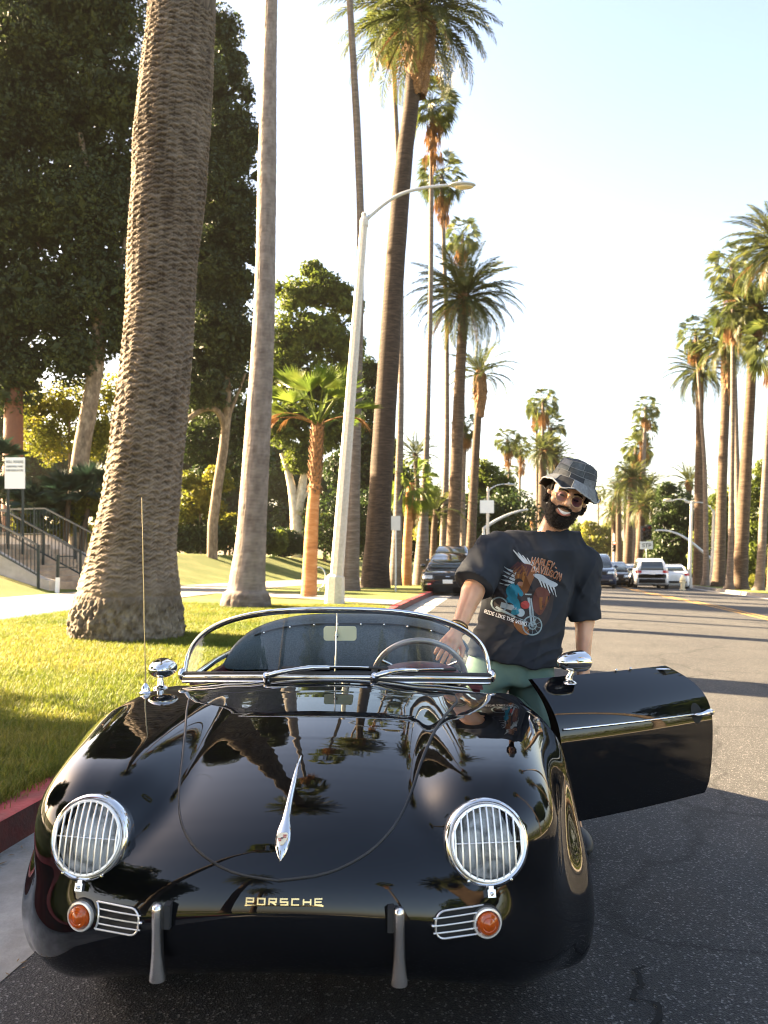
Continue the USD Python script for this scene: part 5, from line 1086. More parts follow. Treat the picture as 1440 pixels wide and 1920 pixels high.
def steps():
    d = np.array([-.93, .36, 0]); n = np.array([.36, .93, 0]); B = np.array([at(80, 23.0), 23.0, 0]); z0 = ground_at(B[0], B[1]) + .005
    B = B + [0, 0, z0]; N_, rise, tread, wid = 8, .155, .36, 3.0
    t = thing('garden_steps', 'flight of tan concrete steps with a pale side wall at the left picture edge', 'steps', B)
    for k in range(N_):
        o = d * tread * k; m = trimesh.creation.box((wid, tread + .03 if k < N_ - 1 else 2.5, rise * (k + 1) + .6)); L = (tread + .03 if k < N_ - 1 else 2.5)
        m.apply_translation((0, L / 2, (rise * (k + 1) - .6) / 2)); part(t, 'step', m.apply_transform(basis(o + n * wid / 2, -n, d, np.array([0, 0, 1.0]))), M_STEP, False)
    for side, w0 in ((-.16, .34), (wid + .16, .30)):
        poly = sg.Polygon([(-.25, -.4), (-.25, .22), (.15, .30), (N_ * tread, N_ * rise + .32), (N_ * tread + 2.4, N_ * rise + .32), (N_ * tread + 2.4, -.4)])
        part(t, 'side_wall', extrude(poly, .26, basis(n * (side + .13), d, np.array([0, 0, 1.0]), np.cross(d, [0, 0, 1.0]))), M_CAST, False)
    def rail(off, lab, start, end, h0):
        zf = lambda s: max(0, s / tread) * rise + .0
        P = lambda s, z: B + n * off + d * s + np.array([0, 0, min(max(s, 0) / tread, N_) * rise + z])
        r = thing('handrail', lab, 'handrail', P(start, 0)); o = P(start, 0)
        part(r, 'top_rail', join([wide(P(start, h0) - o, P(N_ * tread, h0) - o, .055, .05), wide(P(N_ * tread, h0) - o, P(end, h0) - o, .055, .05)]), M_GREENP, False)
        part(r, 'bottom_rail', join([wide(P(start, .36) - o, P(N_ * tread, .36) - o, .04, .04), wide(P(N_ * tread, .36) - o, P(end, .36) - o, .04, .04)]), M_GREENP, False)
        for s in np.arange(start, end + .01, (end - start) / 3): part(r, 'post', wide(P(s, -.05) - o, P(s, h0 + .01) - o, .06, .06), M_GREENP, False)
        for s in np.arange(start + .13, end, .135): part(r, 'baluster', wide(P(s, .36) - o, P(s, h0) - o, .018, .018), M_GREENP, False)
    rail(-.16, 'nearest dark green handrail, running up along the pale side wall', 0, 5.0, 1.18)
    rail(1.5, 'dark green handrail in the middle of the flight of steps', .0, 4.2, 1.02)
    rail(3.16, 'farthest dark green handrail, behind the steps beside the huge palm', .0, 5.0, 1.18)
    b = thing('bollard', 'short white post with a green top at the foot of the steps', 'bollard', (at(107, 22.8), 22.8, ground_at(at(107, 22.8), 22.8)))
    part(b, 'post', wide((0, 0, -.05), (.02, 0, .42), .09, .09), M_WHITE, False); part(b, 'post_top', wide((.02, 0, .42), (.03, 0, 1.05), .07, .07), M_GREENP, False)
    # angled return rail between the post and the steps
    part(b, 'loop_rail', tube([(.03, 0, 1.0), (.5, .1, 1.0), (.5, .1, .70), (.03, 0, .70)], .02, 6), M_GREENP, True)
steps()
def flat_text(txt, h, o, ex, ez, width=None, bold=True):
    m = meshkit.text_mesh(txt, h, .004, bold)
    v = m.vertices; w = v[:, 0].max()
    if width: v[:, 0] *= width / w; w = width
    v[:, 0] -= w / 2; m.vertices = v; ex, ez = np.asarray(ex, float), np.asarray(ez, float)
    m.apply_transform(basis(np.asarray(o, float), ex, ez, np.cross(ex, ez))); return m
def notice():
    Y = 25.0; X = at(28, Y); g = ground_at(X, Y); zc = zt(887, Y) - g; t = thing('notice_board', 'white park notice board standing among the fan palms at the left picture edge', 'sign', (X, Y, g))
    part(t, 'board', box(-.30, .30, -.015, .015, zc - .47, zc + .47), M_WHITE, False)
    for x in (-.22, .22): part(t, 'post', box(x - .03, x + .03, .016, .07, -.1, zc + .4), M_GREENP, False)
    part(t, 'lettering', join([flat_text('WILL ROGERS', .075, (0, -.016, zc + .30), (1, 0, 0), (0, 0, 1), .52), flat_text('MEMORIAL PARK', .055, (0, -.016, zc + .17), (1, 0, 0), (0, 0, 1), .50), flat_text('PARK REGULATIONS', .06, (0, -.016, zc + .05), (1, 0, 0), (0, 0, 1), .52)]), mat('grey_letter', (.16, .17, .18), .6), False)
notice()
def lamp_post(label, base, top_, Y, wb, wt, arm, head_len, sides=8, name='street_lamp'):
    X = at(base[0], Y); g = ground_at(X, Y); o = np.array([X, Y, g]); zT = zt(top_[1], Y) - g; xT = at(top_[0], Y) - X
    t = thing(name, label, 'street lamp', o)
    k = np.linspace(0, 1, 10)
    part(t, 'pole', tube(np.c_[xT * k, 0 * k, -.1 + (zT + .1) * k], wb + (wt - wb) * k, sides), M_POLE, 20)
    part(t, 'pole_base', tube([(0, 0, -.1), (.03, 0, .62), (.035, 0, .66)], [wb * 1.5, wb * 1.28, wb * 1.02], sides), M_POLE, 20)
    A = spline([(at(x, Y) - X, dy, zt(y, Y) - g) for x, y, dy in arm], 20)
    part(t, 'arm', tube(A, np.linspace(.05, .032, 20) * wt / .09, 8), M_GALV, True)
    part(t, 'pole_cap', join([lathe([(wt * 1.12, -.16), (wt * 1.15, -.02), (wt * .8, .05), (.03, .09)], 12, at=(xT, 0, zT)), place(trimesh.creation.icosphere(2, .06 * wt / .09), (xT, 0, zT + .12))]), M_POLE, 30)
    e = A[-1]; q = A[-1] - A[-2]; q /= np.linalg.norm(q); hd = trimesh.creation.icosphere(3, 1); v = hd.vertices; v[:, 2] = np.where(v[:, 2] < 0, v[:, 2] * .45, v[:, 2] * .8)
    hd.vertices = v * [head_len / 2, head_len * .24, head_len * .13]; part(t, 'lamp_head', place(hd, e + [head_len * .38, 0, -.01]), M_GALV, True)
    gl = trimesh.creation.icosphere(3, 1); gl.vertices = gl.vertices * [head_len * .34, head_len * .19, head_len * .06]; part(t, 'lamp_glass', place(gl, e + [head_len * .46, 0, -.055 * head_len / .65]), mat('lamp_glass', (.55, .48, .33), .15), True)
    part(t, 'photocell', lathe([(.035, 0), (.035, .05), (.0005, .06)], 10, at=e + [head_len * .30, 0, head_len * .09]), M_WHITE, 30)
lamp_post('tall concrete street lamp with a long curved arm, standing on the lawn', (627, 1130), (683, 412), 19.6, .165, .088, [(686, 412, 0), (705, 395, 0), (740, 373, -.1), (790, 360, -.2), (845, 357, -.3)], .64)
lamp_post('small far street lamp beside the white road sign, left of the man', (914, 1040), (915, 918), 47, .11, .07, [(915, 922, 0), (925, 913, 0), (948, 908, 0)], .6)
lamp_post('pale lamp pole at the right end of the parked cars across the road', (1292, 1112), (1297, 945), 50, .13, .085, [(1296, 945, 0), (1285, 938, 0), (1262, 938, 0)], -.7)
lamp_post('pale lamp pole behind the palms across the road', (1334, 1108), (1338, 960), 53, .12, .08, [(1337, 960, 0), (1328, 948, 0), (1303, 942, 0)], -.7)
def sign_post(label, px, py, Y, pw, ph, ctr, text=None, mt=None, shift=0, base_py=1060, name='road_sign'):
    X = at(px, Y); g = ground_at(X, Y); t = thing(name, label, 'sign', (X, Y, g)); zc = zt(ctr, Y) - g; w, h = pw / FPX * Y / 2, ph / FPX * Y / 2; sx = shift / FPX * Y
    part(t, 'post', tube([(0, .03, -.1), (0, .03, zc + h)], .028, 8), M_GALV, True)
    part(t, 'plate', extrude(sg.box(sx - w + .02, -h + .02, sx + w - .02, h - .02).buffer(.02), .008, basis(np.array([0, -.008, zc]), np.array([1., 0, 0]), np.array([0, 0, 1.]), np.array([0, -1., 0]))), mt or M_WHITE, False)
    if text: part(t, 'lettering', flat_text(text, h * .9, (sx, -.018, zc - h * .5), (1, 0, 0), (0, 0, 1), w * 1.5), M_BLACKE, False)
sign_post('grey road sign seen from behind on a thin post beside the thick date palm', 742, 1105, 27.2, 17, 27, 981, mt=M_GALV)
sign_post('white square road sign on the far pole to the left of the man', 913, 1045, 46, 26, 24, 950)
sign_post('white street name plate hanging near the signal arm over the far cars', 1212, 1075, 66, 24, 15, 1022, 'STP')
def signal(label, px, Y, top_py, arm, heads):
    X = at(px, Y); g = ground_at(X, Y); t = thing('traffic_signal', label, 'traffic light', (X, Y, g)); k = zt(top_py, Y) - g
    part(t, 'pole', tube([(0, 0, -.1), (.02, 0, k)], [.11, .08], 10), M_GALV, True)
    if arm: part(t, 'mast_arm', tube(spline([(at(x, Y) - X, 0, zt(y, Y) - g) for x, y in arm], 18), np.linspace(.10, .055, 18), 8), M_GALV, True)
    for x, y, lit in heads:
        o = np.array([at(x, Y) - X, 0, zt(y, Y) - g]); hd = part(t, 'signal_head', box(-.17, .17, -.12, .12, -.5, .5).apply_translation(o), M_BLACKE, False)
        for j, (c, zz) in enumerate((((.75, .06, .03), .3), ((.10, .07, .01), 0), ((.01, .06, .03), -.3))):
            on = lit == j; c = c if on else tuple(x * .12 for x in c); m_ = mat(f'signal_{"lit" if on else "dim"}_{j}', c, .3, **(dict(emission_color=c, emission_strength=2.5) if on else {}))
            part(hd, 'lens', lathe([(.12, .0), (.11, .03), (.0005, .05)], 16, axis=(0, -1, 0), at=o + [0, -.121, zz]), m_, True)
            part(hd, 'visor', lathe([(.13, .0), (.13, .16)], 16, axis=(0, -1, -.05), at=o + [0, -.121, zz]), M_BLACKE, True)
signal('far traffic light showing red above the parked cars, right of the man', 1151, 78, 1000, None, [(1151, 1024, 0)])
signal('curved signal mast arm reaching out over the far cars across the road', 1341, 54, 1030, [(1341, 1052), (1318, 1035), (1290, 1012), (1262, 998), (1228, 995)], [(1216, 998, 9), (1206, 1001, 9)])
signal('pale signal arm slanting up behind the shoulder of the man', 906, 49, 990, [(906, 992), (930, 976), (958, 963), (990, 955)], [])
def hydrant():
    Y = 44; X = at(1280, Y); g = ground_at(X, Y); t = thing('fire_hydrant', 'pale fire hydrant on the kerb behind the white saloon car', 'fire hydrant', (X, Y, g))
    part(t, 'barrel', lathe([(.16, 0), (.16, .06), (.11, .08), (.11, .5), (.15, .53), (.14, .62), (.06, .72), (.04, .78), (.0005, .78)], 16), mat('hydrant_paint', (.62, .55, .36), .5), 30)
    for a in (-1, 1): part(t, 'outlet', lathe([(.06, 0), (.06, .16), (.0005, .17)], 12, axis=(a, 0, 0), at=(0, 0, .42)), mat('hydrant_paint', (.62, .55, .36), .5), 30)
hydrant()
def bike_rack():
    Y = 27.0; X = at(598, Y); g = ground_at(X, Y); t = thing('bike_rack', 'small round steel bicycle rack behind the orange palm trunk', 'bicycle rack', (X, Y, g)); a = np.linspace(0, 2 * np.pi, 28, endpoint=False)
    part(t, 'ring', tube(np.c_[.22 * np.cos(a), 0 * a, .42 + .34 * np.sin(a)], .022, 8, closed=True), M_GALV, True); part(t, 'stem', tube([(0, 0, -.05), (0, 0, .1)], .03, 8), M_GALV, True)
bike_rack()
# ================================================================ other cars
M_AGLASS = mat('car_window', (.012, .018, .020), .03, specular_ior_level=.8, coat_weight=1.0)
M_HLAMP = mat('headlamp', (.5, .5, .48), .12, metallic=.7)
M_TAIL = mat('tail_lamp', (.30, .012, .01), .15)
M_PLATE = mat('number_plate', (.62, .62, .60), .5)
def car_class(name, prof, glassp, L, W, Hh, paint, beltw=.80, tyre_r=.33, front_in=.9, rear_in=.85, h=.05):
    cp = new_class(name)
    P1 = Profile(prof, (-L / 2 - .5, -.4), (L / 2 + .5, Hh + .5), .02); P2 = Profile(glassp, (-L / 2 - .5, -.4), (L / 2 + .5, Hh + .6), .02)
    wf, wr = L / 2 - front_in, -L / 2 + rear_in
    def low(p):
        x, y, z = np.abs(p[:, 0]), p[:, 1], p[:, 2]; hw = W / 2 - .16 * np.clip((np.abs(y) - L / 2 + .75) / .75, 0, 1) ** 2 - .06 * np.clip((z - .6) / .4, 0, 1) - .05 * np.clip((.4 - z) / .3, 0, 1)
        return rmax(P1(y, z), x - hw, .10)
    def green(p, e=0.0):
        x, y, z = np.abs(p[:, 0]), p[:, 1], p[:, 2]; hw = beltw * W / 2 + .07 - .30 * np.clip(z - .85, 0, 1)
        return rmax(P2(y, z), x - hw, .09) - e
    def body(p):
        d = smin(low(p), green(p), .05); x = np.abs(p[:, 0])
        for c in (wf, wr): d = smax(d, -np.maximum(np.hypot(p[:, 1] - c, p[:, 2] - tyre_r) - tyre_r - .05, W / 2 - .30 - x), .02)
        return d
    V, Q, N = nets(body, (-W / 2 - .06, -L / 2 - .06, .1), (W / 2 + .06, L / 2 + .06, Hh + .06), h, 3, 3e-3); raw(cp, 'body', V, Q, paint, N)
    gz0, gz1 = prof_belt[name]
    def band(p, f): return np.maximum(np.maximum(green(p, .006), np.maximum(gz0 - p[:, 2], p[:, 2] - gz1)), f(p))
    yf, yr = max(q[0] for q in glassp), min(q[0] for q in glassp)
    for nm, f in (('windscreen', lambda p: np.maximum(np.abs(p[:, 0]) - W * .36 + .22 * np.clip(p[:, 2] - gz0, 0, 1), yf - .98 - p[:, 1])), ('rear_window', lambda p: np.maximum(np.abs(p[:, 0]) - W * .34 + .22 * np.clip(p[:, 2] - gz0, 0, 1), p[:, 1] - yr - .62)),
                  ('side_window', lambda p: np.maximum(W * .355 - .22 * np.clip(p[:, 2] - gz0, 0, 1) - p[:, 0], np.maximum(np.abs(p[:, 1] - (yf + yr) / 2) - (yf - yr) / 2 + .62, .04 - np.abs(p[:, 1] - (yf + yr) / 2 + .1)))),
                  ('side_window', lambda p: np.maximum(W * .355 - .22 * np.clip(p[:, 2] - gz0, 0, 1) + p[:, 0], np.maximum(np.abs(p[:, 1] - (yf + yr) / 2) - (yf - yr) / 2 + .62, .04 - np.abs(p[:, 1] - (yf + yr) / 2 + .1))))):
        V, Q, N = nets(lambda p: band(p, f), (-W / 2, -L / 2, gz0 - .1), (W / 2, L / 2, gz1 + .1), .04, 2, 3e-3)
        if len(Q): raw(cp, nm, V, Q, M_AGLASS, N)
    for s in (-1, 1):
        for c in (wf, wr):
            w = part(cp, 'wheel', lathe([(.2, -.1), (tyre_r - .03, -.1), (tyre_r, -.06), (tyre_r, .06), (tyre_r - .03, .1), (.22, .1), (.21, .07)], 28, axis=(s, 0, 0), at=(s * (W / 2 - .13), c, tyre_r)), M_TYRE, 40)
            part(w, 'rim', lathe([(.215, .08), (.2, .04), (.12, .05), (.05, .07), (.0005, .07)], 20, axis=(s, 0, 0), at=(s * (W / 2 - .13), c, tyre_r)), M_HLAMP, 30)
        m = place(trimesh.creation.icosphere(2, 1), (s * (W / 2 + .03), yf - .75, gz0 + .06)); m.vertices = (m.vertices - m.centroid) * [.10, .06, .07] + m.centroid; part(cp, 'mirror', m, paint, True)
    return cp, low
prof_belt = {'coupe_pattern': (.93, 1.27), 'suv_pattern': (1.05, 1.62), 'white_suv_pattern': (1.03, 1.52), 'saloon_pattern': (.93, 1.30), 'silver_pattern': (.93, 1.30)}
M_CBLK = mat('black_car_paint', (.006, .006, .007), .08, coat_weight=1.0)
M_CNAVY = mat('dark_blue_car_paint', (.012, .02, .04), .1, coat_weight=1.0)
M_CWHT = mat('white_car_paint', (.72, .72, .72), .18, coat_weight=.8)
M_CSIL = mat('silver_car_paint', (.42, .44, .46), .22, metallic=.5, coat_weight=.6)
_sal = [(2.3, .55), (2.25, .72), (1.9, .84), (1.0, .92), (0, .95), (-1.2, .97), (-2.1, .98), (-2.3, .9), (-2.36, .6), (-2.25, .32), (-1, .22), (1, .22), (2.2, .26)]
_salg = [(1.05, .9), (.4, 1.28), (.0, 1.40), (-.6, 1.42), (-1.2, 1.33), (-1.85, .98), (-1.7, .8), (0, .8), (.9, .8)]
_suv = [(2.3, .6), (2.28, .9), (2.0, 1.03), (1.2, 1.08), (0, 1.08), (-1.5, 1.1), (-2.2, 1.08), (-2.34, .9), (-2.34, .55), (-2.2, .36), (-1, .28), (1, .28), (2.2, .36)]
_suvg = [(1.25, 1.05), (.7, 1.55), (.2, 1.72), (-.8, 1.75), (-1.7, 1.70), (-2.15, 1.45), (-2.25, 1.08), (-2, .95), (0, .95), (1.1, .95)]
CO, _lowco = car_class('coupe_pattern', _sal, _salg, 4.7, 1.86, 1.42, M_CBLK)
def fit(cp, low, side, zlist):
    pass
def on_face(low, x, z, y0, sgn):
    P, N = hit(np.stack([x, np.full(len(x), y0 * 1.0), z], 1), (0, -sgn, 0), low, 0, 2.0); return P, N
def patch(low, x0, x1, z0, z1, y0, sgn, lift, n=10, m=6):
    X, Z = np.meshgrid(np.linspace(x0, x1, n), np.linspace(z0, z1, m)); P, N = on_face(low, X.ravel(), Z.ravel(), y0, sgn); return quads((P + N * lift).reshape(m, n, 3))
def dress(cp, low, L, kind):
    yF = L / 2 + .3
    if kind in ('coupe', 'suv'):
        zl = .66 if kind == 'coupe' else .83
        for s in (-1, 1):
            part(cp, 'headlight', patch(low, s * .50, s * .82, zl - .055, zl + .05, yF, 1, .012), M_HLAMP, True)
            part(cp, 'fog_lamp', patch(low, s * .55, s * .72, .40, .46, yF, 1, .010), M_HLAMP, True)
        part(cp, 'grille', patch(low, -.44, .44, zl - .11, zl + .05, yF, 1, .010), M_DARK, True)
        part(cp, 'lower_grille', patch(low, -.60, .60, .32, .42, yF, 1, .010), M_DARK, True)
        part(cp, 'number_plate', patch(low, -.16, .16, .45, .57, yF, 1, .022), M_PLATE, True)
        part(cp, 'badge', patch(low, -.07, .07, zl + .0, zl + .025, yF, 1, .016), M_CHROME, True)
    else:
        zt_ = .95 if kind == 'white_suv' else .83
        for s in (-1, 1): part(cp, 'tail_light', patch(low, s * .55, s * .86, zt_ - .06, zt_ + .08, -yF, -1, .012), M_TAIL, True)
        part(cp, 'number_plate', patch(low, -.16, .16, zt_ - .14, zt_ - .02, -yF, -1, .016), M_PLATE, True)
        part(cp, 'rear_bumper', patch(low, -.86, .86, .36, .58 if kind == 'white_suv' else .48, -yF, -1, .010), M_RUBBER, True)
dress(CO, _lowco, 4.7, 'coupe')
SV, _l1 = car_class('suv_pattern', _suv, _suvg, 4.7, 1.95, 1.78, M_CNAVY, .84, .38); dress(SV, _l1, 4.7, 'suv')
WS_, _l2 = car_class('white_suv_pattern', _suv, [(a, b * .94 + .04) for a, b in _suvg], 4.6, 1.90, 1.70, M_CWHT, .84, .36); dress(WS_, _l2, 4.6, 'white_suv')
SA, _l3 = car_class('saloon_pattern', _sal, _salg, 4.7, 1.84, 1.44, M_CWHT); dress(SA, _l3, 4.7, 'saloon')
SI, _l4 = car_class('silver_pattern', _sal, _salg, 4.5, 1.80, 1.44, M_CSIL); dress(SI, _l4, 4.5, 'coupe')
def put_car(cp, name, label, px, Y, rz, group=None):
    X = at(px, Y); g = ground_at(X, Y); copy_of(cp, name, label, 'car', (X, Y, g), rz, group)
put_car(CO, 'parked_car', 'black coupe parked at the kerb facing us, nearest behind the roadster', 845, 29.5, 180 - 7)
put_car(SV, 'parked_car', 'dark car parked directly behind the black coupe, only its roof showing', 848, 36.5, 180 - 7)
put_car(SV, 'moving_car', 'dark blue four-wheel drive coming towards us, half hidden by the man', 1117, 44, 180 - 12)
put_car(WS_, 'moving_car', 'white four-wheel drive seen from behind, brightest of the far cars', 1216, 47.5, -13)
put_car(SA, 'parked_car', 'low white saloon at the kerb, right of the white four-wheel drive', 1256, 50, -13)
put_car(SI, 'moving_car', 'silver car just left of the white four-wheel drive', 1186, 58, 180 - 14)
put_car(CO, 'moving_car', 'dark car following beside the dark blue four-wheel drive', 1150, 48.5, 180 - 13)
put_car(SI, 'moving_car', 'farthest silver car in the queue of oncoming traffic', 1174, 68, 180 - 15)
# ================================================================ the man in the doorway
def PX(px, py, Y): return np.array([at(px, Y), Y, zt(py, Y)])
M_SKIN = shader('skin', {'c': ('texture_coordinate', {}), 'n': ('noise_texture', dict(scale=9.0, detail=4.0)), 'r': ('rgb_ramp', dict(ramp=[(.35, (.41, .21, .118)), (.65, (.53, .30, .18))])), 'p': ('principled_bsdf', dict(roughness=.42, subsurface_weight=.15, subsurface_scale=.012, subsurface_radius=(1., .3, .15)))},
    [('c.object', 'n.vector'), ('n.fac', 'r.fac'), ('r.color', 'p.base_color')])
M_HAIR = mat('dark_hair', (.007, .005, .004), .7, specular_ior_level=.15)
M_SHIRT = mat('washed_black_cotton', (.017, .020, .027), .95, vary=((.034, .038, .046), 5, .22), bump=(700, .0004), specular_ior_level=.15)
M_SHORT = mat('sage_cotton', (.085, .155, .125), .85, vary=((.125, .205, .165), 8, .2), bump=(500, .0005))
HX = PX(1061, 938, 3.80)                                  # middle of the head
_ht = math.radians(22)
_up = np.array([math.sin(_ht), -.10, math.cos(_ht)]); _up /= np.linalg.norm(_up)
_fw = np.array([-.10, -1.0, -.06]); _fw -= _up * (_fw @ _up); _fw /= np.linalg.norm(_fw); _rt = np.cross(_fw, _up); _rt = -_rt if _rt[0] < 0 else _rt
HM = np.stack([_rt, _fw, _up], 1); HS = 1.06                          # columns: to picture right, out of the face, up the head
def h2w(p): return HX + HS * np.asarray(p, float) @ HM.T
def w2h(p): return (p - HX) @ HM / HS
def head_f(q):
    x = np.abs(q[:, 0]); m = q.copy(); m[:, 0] = x
    d = ell(q, (0, -.012, .038), (.077, .096, .098))
    d = smin(d, ell(q, (0, .018, -.045), (.062, .070, .070)), .03)
    d = smin(d, ell(q, (0, .052, -.092), (.030, .028, .024)), .03)
    d = smin(d, ell(m, (.040, .055, -.012), (.028, .026, .024)), .02)            # cheeks
    d = smin(d, cone(m, (.0, .082, .030), (.046, .066, .030), .012, .010), .014)  # brow
    d = smax(d, -ell(m, (.031, .094, .012), (.017, .016, .010)), .012)
    d = smin(d, ell(m, (.031, .070, .012), (.0135, .0135, .0125)), .004)
    d = smin(d, cone(q, (0, .088, .020), (0, .110, -.016), .008, .0125), .010)
    d = smin(d, ell(m, (.012, .098, -.021), (.0085, .010, .008)), .006)
    d = smin(d, ell(q, (0, .083, -.046), (.026, .012, .007)), .008)
    d = smin(d, ell(q, (0, .081, -.062), (.022, .012, .008)), .008)
    d = smin(d, ell(m, (.080, -.012, .0), (.010, .020, .032)), .008)
    return d
J = dict(neck=PX(1030, 985, 3.86), sr=PX(921, 1034, 3.86), sl=PX(1092, 1058, 3.93), er=PX(886, 1110, 3.72), wr=PX(856, 1186, 3.60), el=PX(1096, 1165, 3.95), wl=PX(1093, 1246, 3.86),
         hr=PX(918, 1258, 3.92), hl=PX(990, 1262, 3.98), kr=PX(868, 1390, 3.84), fr=PX(852, 1488, 3.90), kl=PX(1040, 1420, 3.86), fl=PX(1082, 1578, 3.80))
def torso_f(p, grow=0.0):
    z = p[:, 2]; zz = [.70, .80, .90, 1.0, 1.12, 1.24, 1.34, 1.42]
    cx = np.interp(z, zz, [at(955, 3.92), at(957, 3.92), at(964, 3.92), at(975, 3.92), at(988, 3.91), at(1000, 3.9), at(1010, 3.9), at(1022, 3.89)]); a = np.interp(z, zz, [.182, .185, .172, .163, .168, .182, .182, .135]) + grow
    b = np.interp(z, zz, [.125, .13, .13, .13, .13, .13, .12, .09]) + grow; cy = 3.90 + 0 * z
    k = np.hypot((p[:, 0] - cx) / a, (p[:, 1] - cy) / b); return (k - 1) * b * .9
def body_f(p):
    d = smax(torso_f(p), np.maximum(p[:, 2] - 1.42, .80 - p[:, 2]), .08)
    d = smin(d, cone(p, J['sr'], J['sl'], .065, .065), .05)
    d = smin(d, cone(p, J['neck'] - [.0, 0, .06], h2w((0, -.02, -.06)), .066, .058), .04)
    d = smin(d, cone(p, J['sr'], J['er'], .058, .050), .04); d = smin(d, cone(p, J['er'], J['wr'], .049, .030), .02)
    d = smin(d, cone(p, J['sl'], J['el'], .056, .045), .04); d = smin(d, cone(p, J['el'], J['wl'], .044, .030), .02)
    for h, k, f in (('hr', 'kr', 'fr'), ('hl', 'kl', 'fl')):
        d = smin(d, cone(p, J[h], J[k], .088, .060), .05); d = smin(d, cone(p, J[k], J[f], .056, .038), .03)
    return smin(d, head_f(w2h(p)), .02)
_bl = np.array([at(840, 3.7), 3.42, .05]); _bh = np.array([at(1135, 3.9), 4.14, 1.76])
_hand_parts = []
def hand(wrist, direc, palm_n, side, curl, rad=1.0):
    """palm, four unequal bent fingers and a thumb; direc along the fingers, palm_n out of the palm, side towards the thumb"""
    d = direc / np.linalg.norm(direc); n = palm_n - d * (palm_n @ d); n /= np.linalg.norm(n); s = np.cross(d, n); s = s if s @ side > 0 else -s
    fs = []
    fs.append((wrist, wrist + d * .045 + s * .004, .027, .030))
    for k, (o, L) in enumerate(((.030, .072), (.010, .080), (-.011, .074), (-.030, .058))):
        kn = wrist + d * (.088 - .006 * abs(k - 1)) + s * o; fs.append((wrist + d * .02 + s * o * .5, kn, .018, .0135))
        a, p, dirn = .0, kn, d + s * (.06 * (1.3 - k))
        for j, f in enumerate((.46, .31, .23)):
            c = curl[k] * (.35 + .5 * j); v = dirn * math.cos(c) + n * math.sin(c); v /= np.linalg.norm(v); e = p + v * L * f; fs.append((p, e, .0098 - .001 * j, .0090 - .001 * j)); p = e
    t0 = wrist + d * .030 + s * .024; t1 = t0 + (d * .55 + s * .75 + n * .25) * .042; t2 = t1 + (d * .85 + s * .35 + n * .2) * .032; t3 = t2 + (d * .95 + s * .1 + n * .25) * .024
    fs += [(t0, t1, .016, .0125), (t1, t2, .012, .0105), (t2, t3, .0105, .008)]
    def F(p):
        d_ = np.full(len(p), 9.0)
        for i, (a, b, ra, rb) in enumerate(fs): d_ = smin(d_, cone(p, a, b, ra, rb), .012 if i < 1 or ra > .0115 else .004)
        return d_
    return F, fs
_hd = PX(822, 1240, 3.50) - J['wr']
HR, _f1 = hand(J['wr'], _hd, np.array([-.2, .55, -.8]), np.array([1.0, 0, -.1]), (.35, .4, .42, .5))
HL, _f2 = hand(J['wl'], np.array([.02, -.10, -1.0]), np.array([-1.0, .2, 0]), np.array([-.2, -1, 0]), (.5, .55, .6, .65))
_pieces = [nets(body_f, _bl, _bh, .0115)]
_hlo, _hhi = HX - .17, HX + .17
_pieces.append(nets(lambda p: smax(smin(head_f(w2h(p)), cone(p, J['neck'] - [.0, 0, .06], h2w((0, -.02, -.06)), .066, .058), .03) - .0004, -.14 - (w2h(p)[:, 2]), .001), _hlo, _hhi, .0045))
for F_, w_ in ((HR, J['wr']), (HL, J['wl'])):
    _pieces.append(nets(F_, w_ - [.16, .2, .21], w_ + [.12, .12, .06], .0036))
MAN = thing('person', 'man in a patchwork bucket hat and dark printed T-shirt, leaning in the open car door', 'person', (J['hl'][0], 3.9, 0)); MO = np.array([J['hl'][0], 3.9, 0])
_V, _Q, _N3, _o = [], [], [], 0
for v, q, n in _pieces: _V.append(v); _Q.append(q + _o); _N3.append(n); _o += len(v)
raw(MAN, 'body', np.vstack(_V) - MO, np.vstack(_Q), M_SKIN, np.vstack(_N3))
def mpart(parent, name, vqn, mt, label=None):
    v, q, n = vqn; return raw(parent, name, v - MO, q, mt, n, None, label)
def mm(parent, name, m, mt, sm=30): return part(parent, name, m.copy().apply_translation(-MO), mt, sm)
# T-shirt
def wrinkle(p):
    """cloth folds: ridged noise stretched along the pull lines from the armpits and across the gathered hem"""
    out = 0.0
    for (c, s_), f1, f2, amp, sd, m in (((.55, -.83), 3.2, 15, .015, 3, np.clip((p[:, 2] - 1.0) / .2, 0, 1) * .8 + .2), ((-.5, -.87), 3.0, 13, .013, 4, np.clip((1.42 - p[:, 2]) / .2, 0, 1)), ((.95, .30), 3.0, 19, .016, 5, np.clip((1.10 - p[:, 2]) / .2, 0, 1))):
        a = p[:, 0] * c + p[:, 2] * s_; b = -p[:, 0] * s_ + p[:, 2] * c
        n_ = meshkit.fbm(np.stack([a * f1 + 3 * sd, b * f2 + .8 * meshkit.noise(p * 6, sd), p[:, 1] * 4], 1), 2, sd)
        out = out + amp * m * (1 - np.abs(n_ - .5) * 4)
    return out * .75 + .010 * (meshkit.fbm(p * 7, 2, 8) - .5)
_slr = (PX(889, 1096, 3.74) - J['sr']); _sll = (PX(1096, 1156, 3.95) - J['sl'])
_slrn, _slln = _slr / np.linalg.norm(_slr), _sll / np.linalg.norm(_sll)
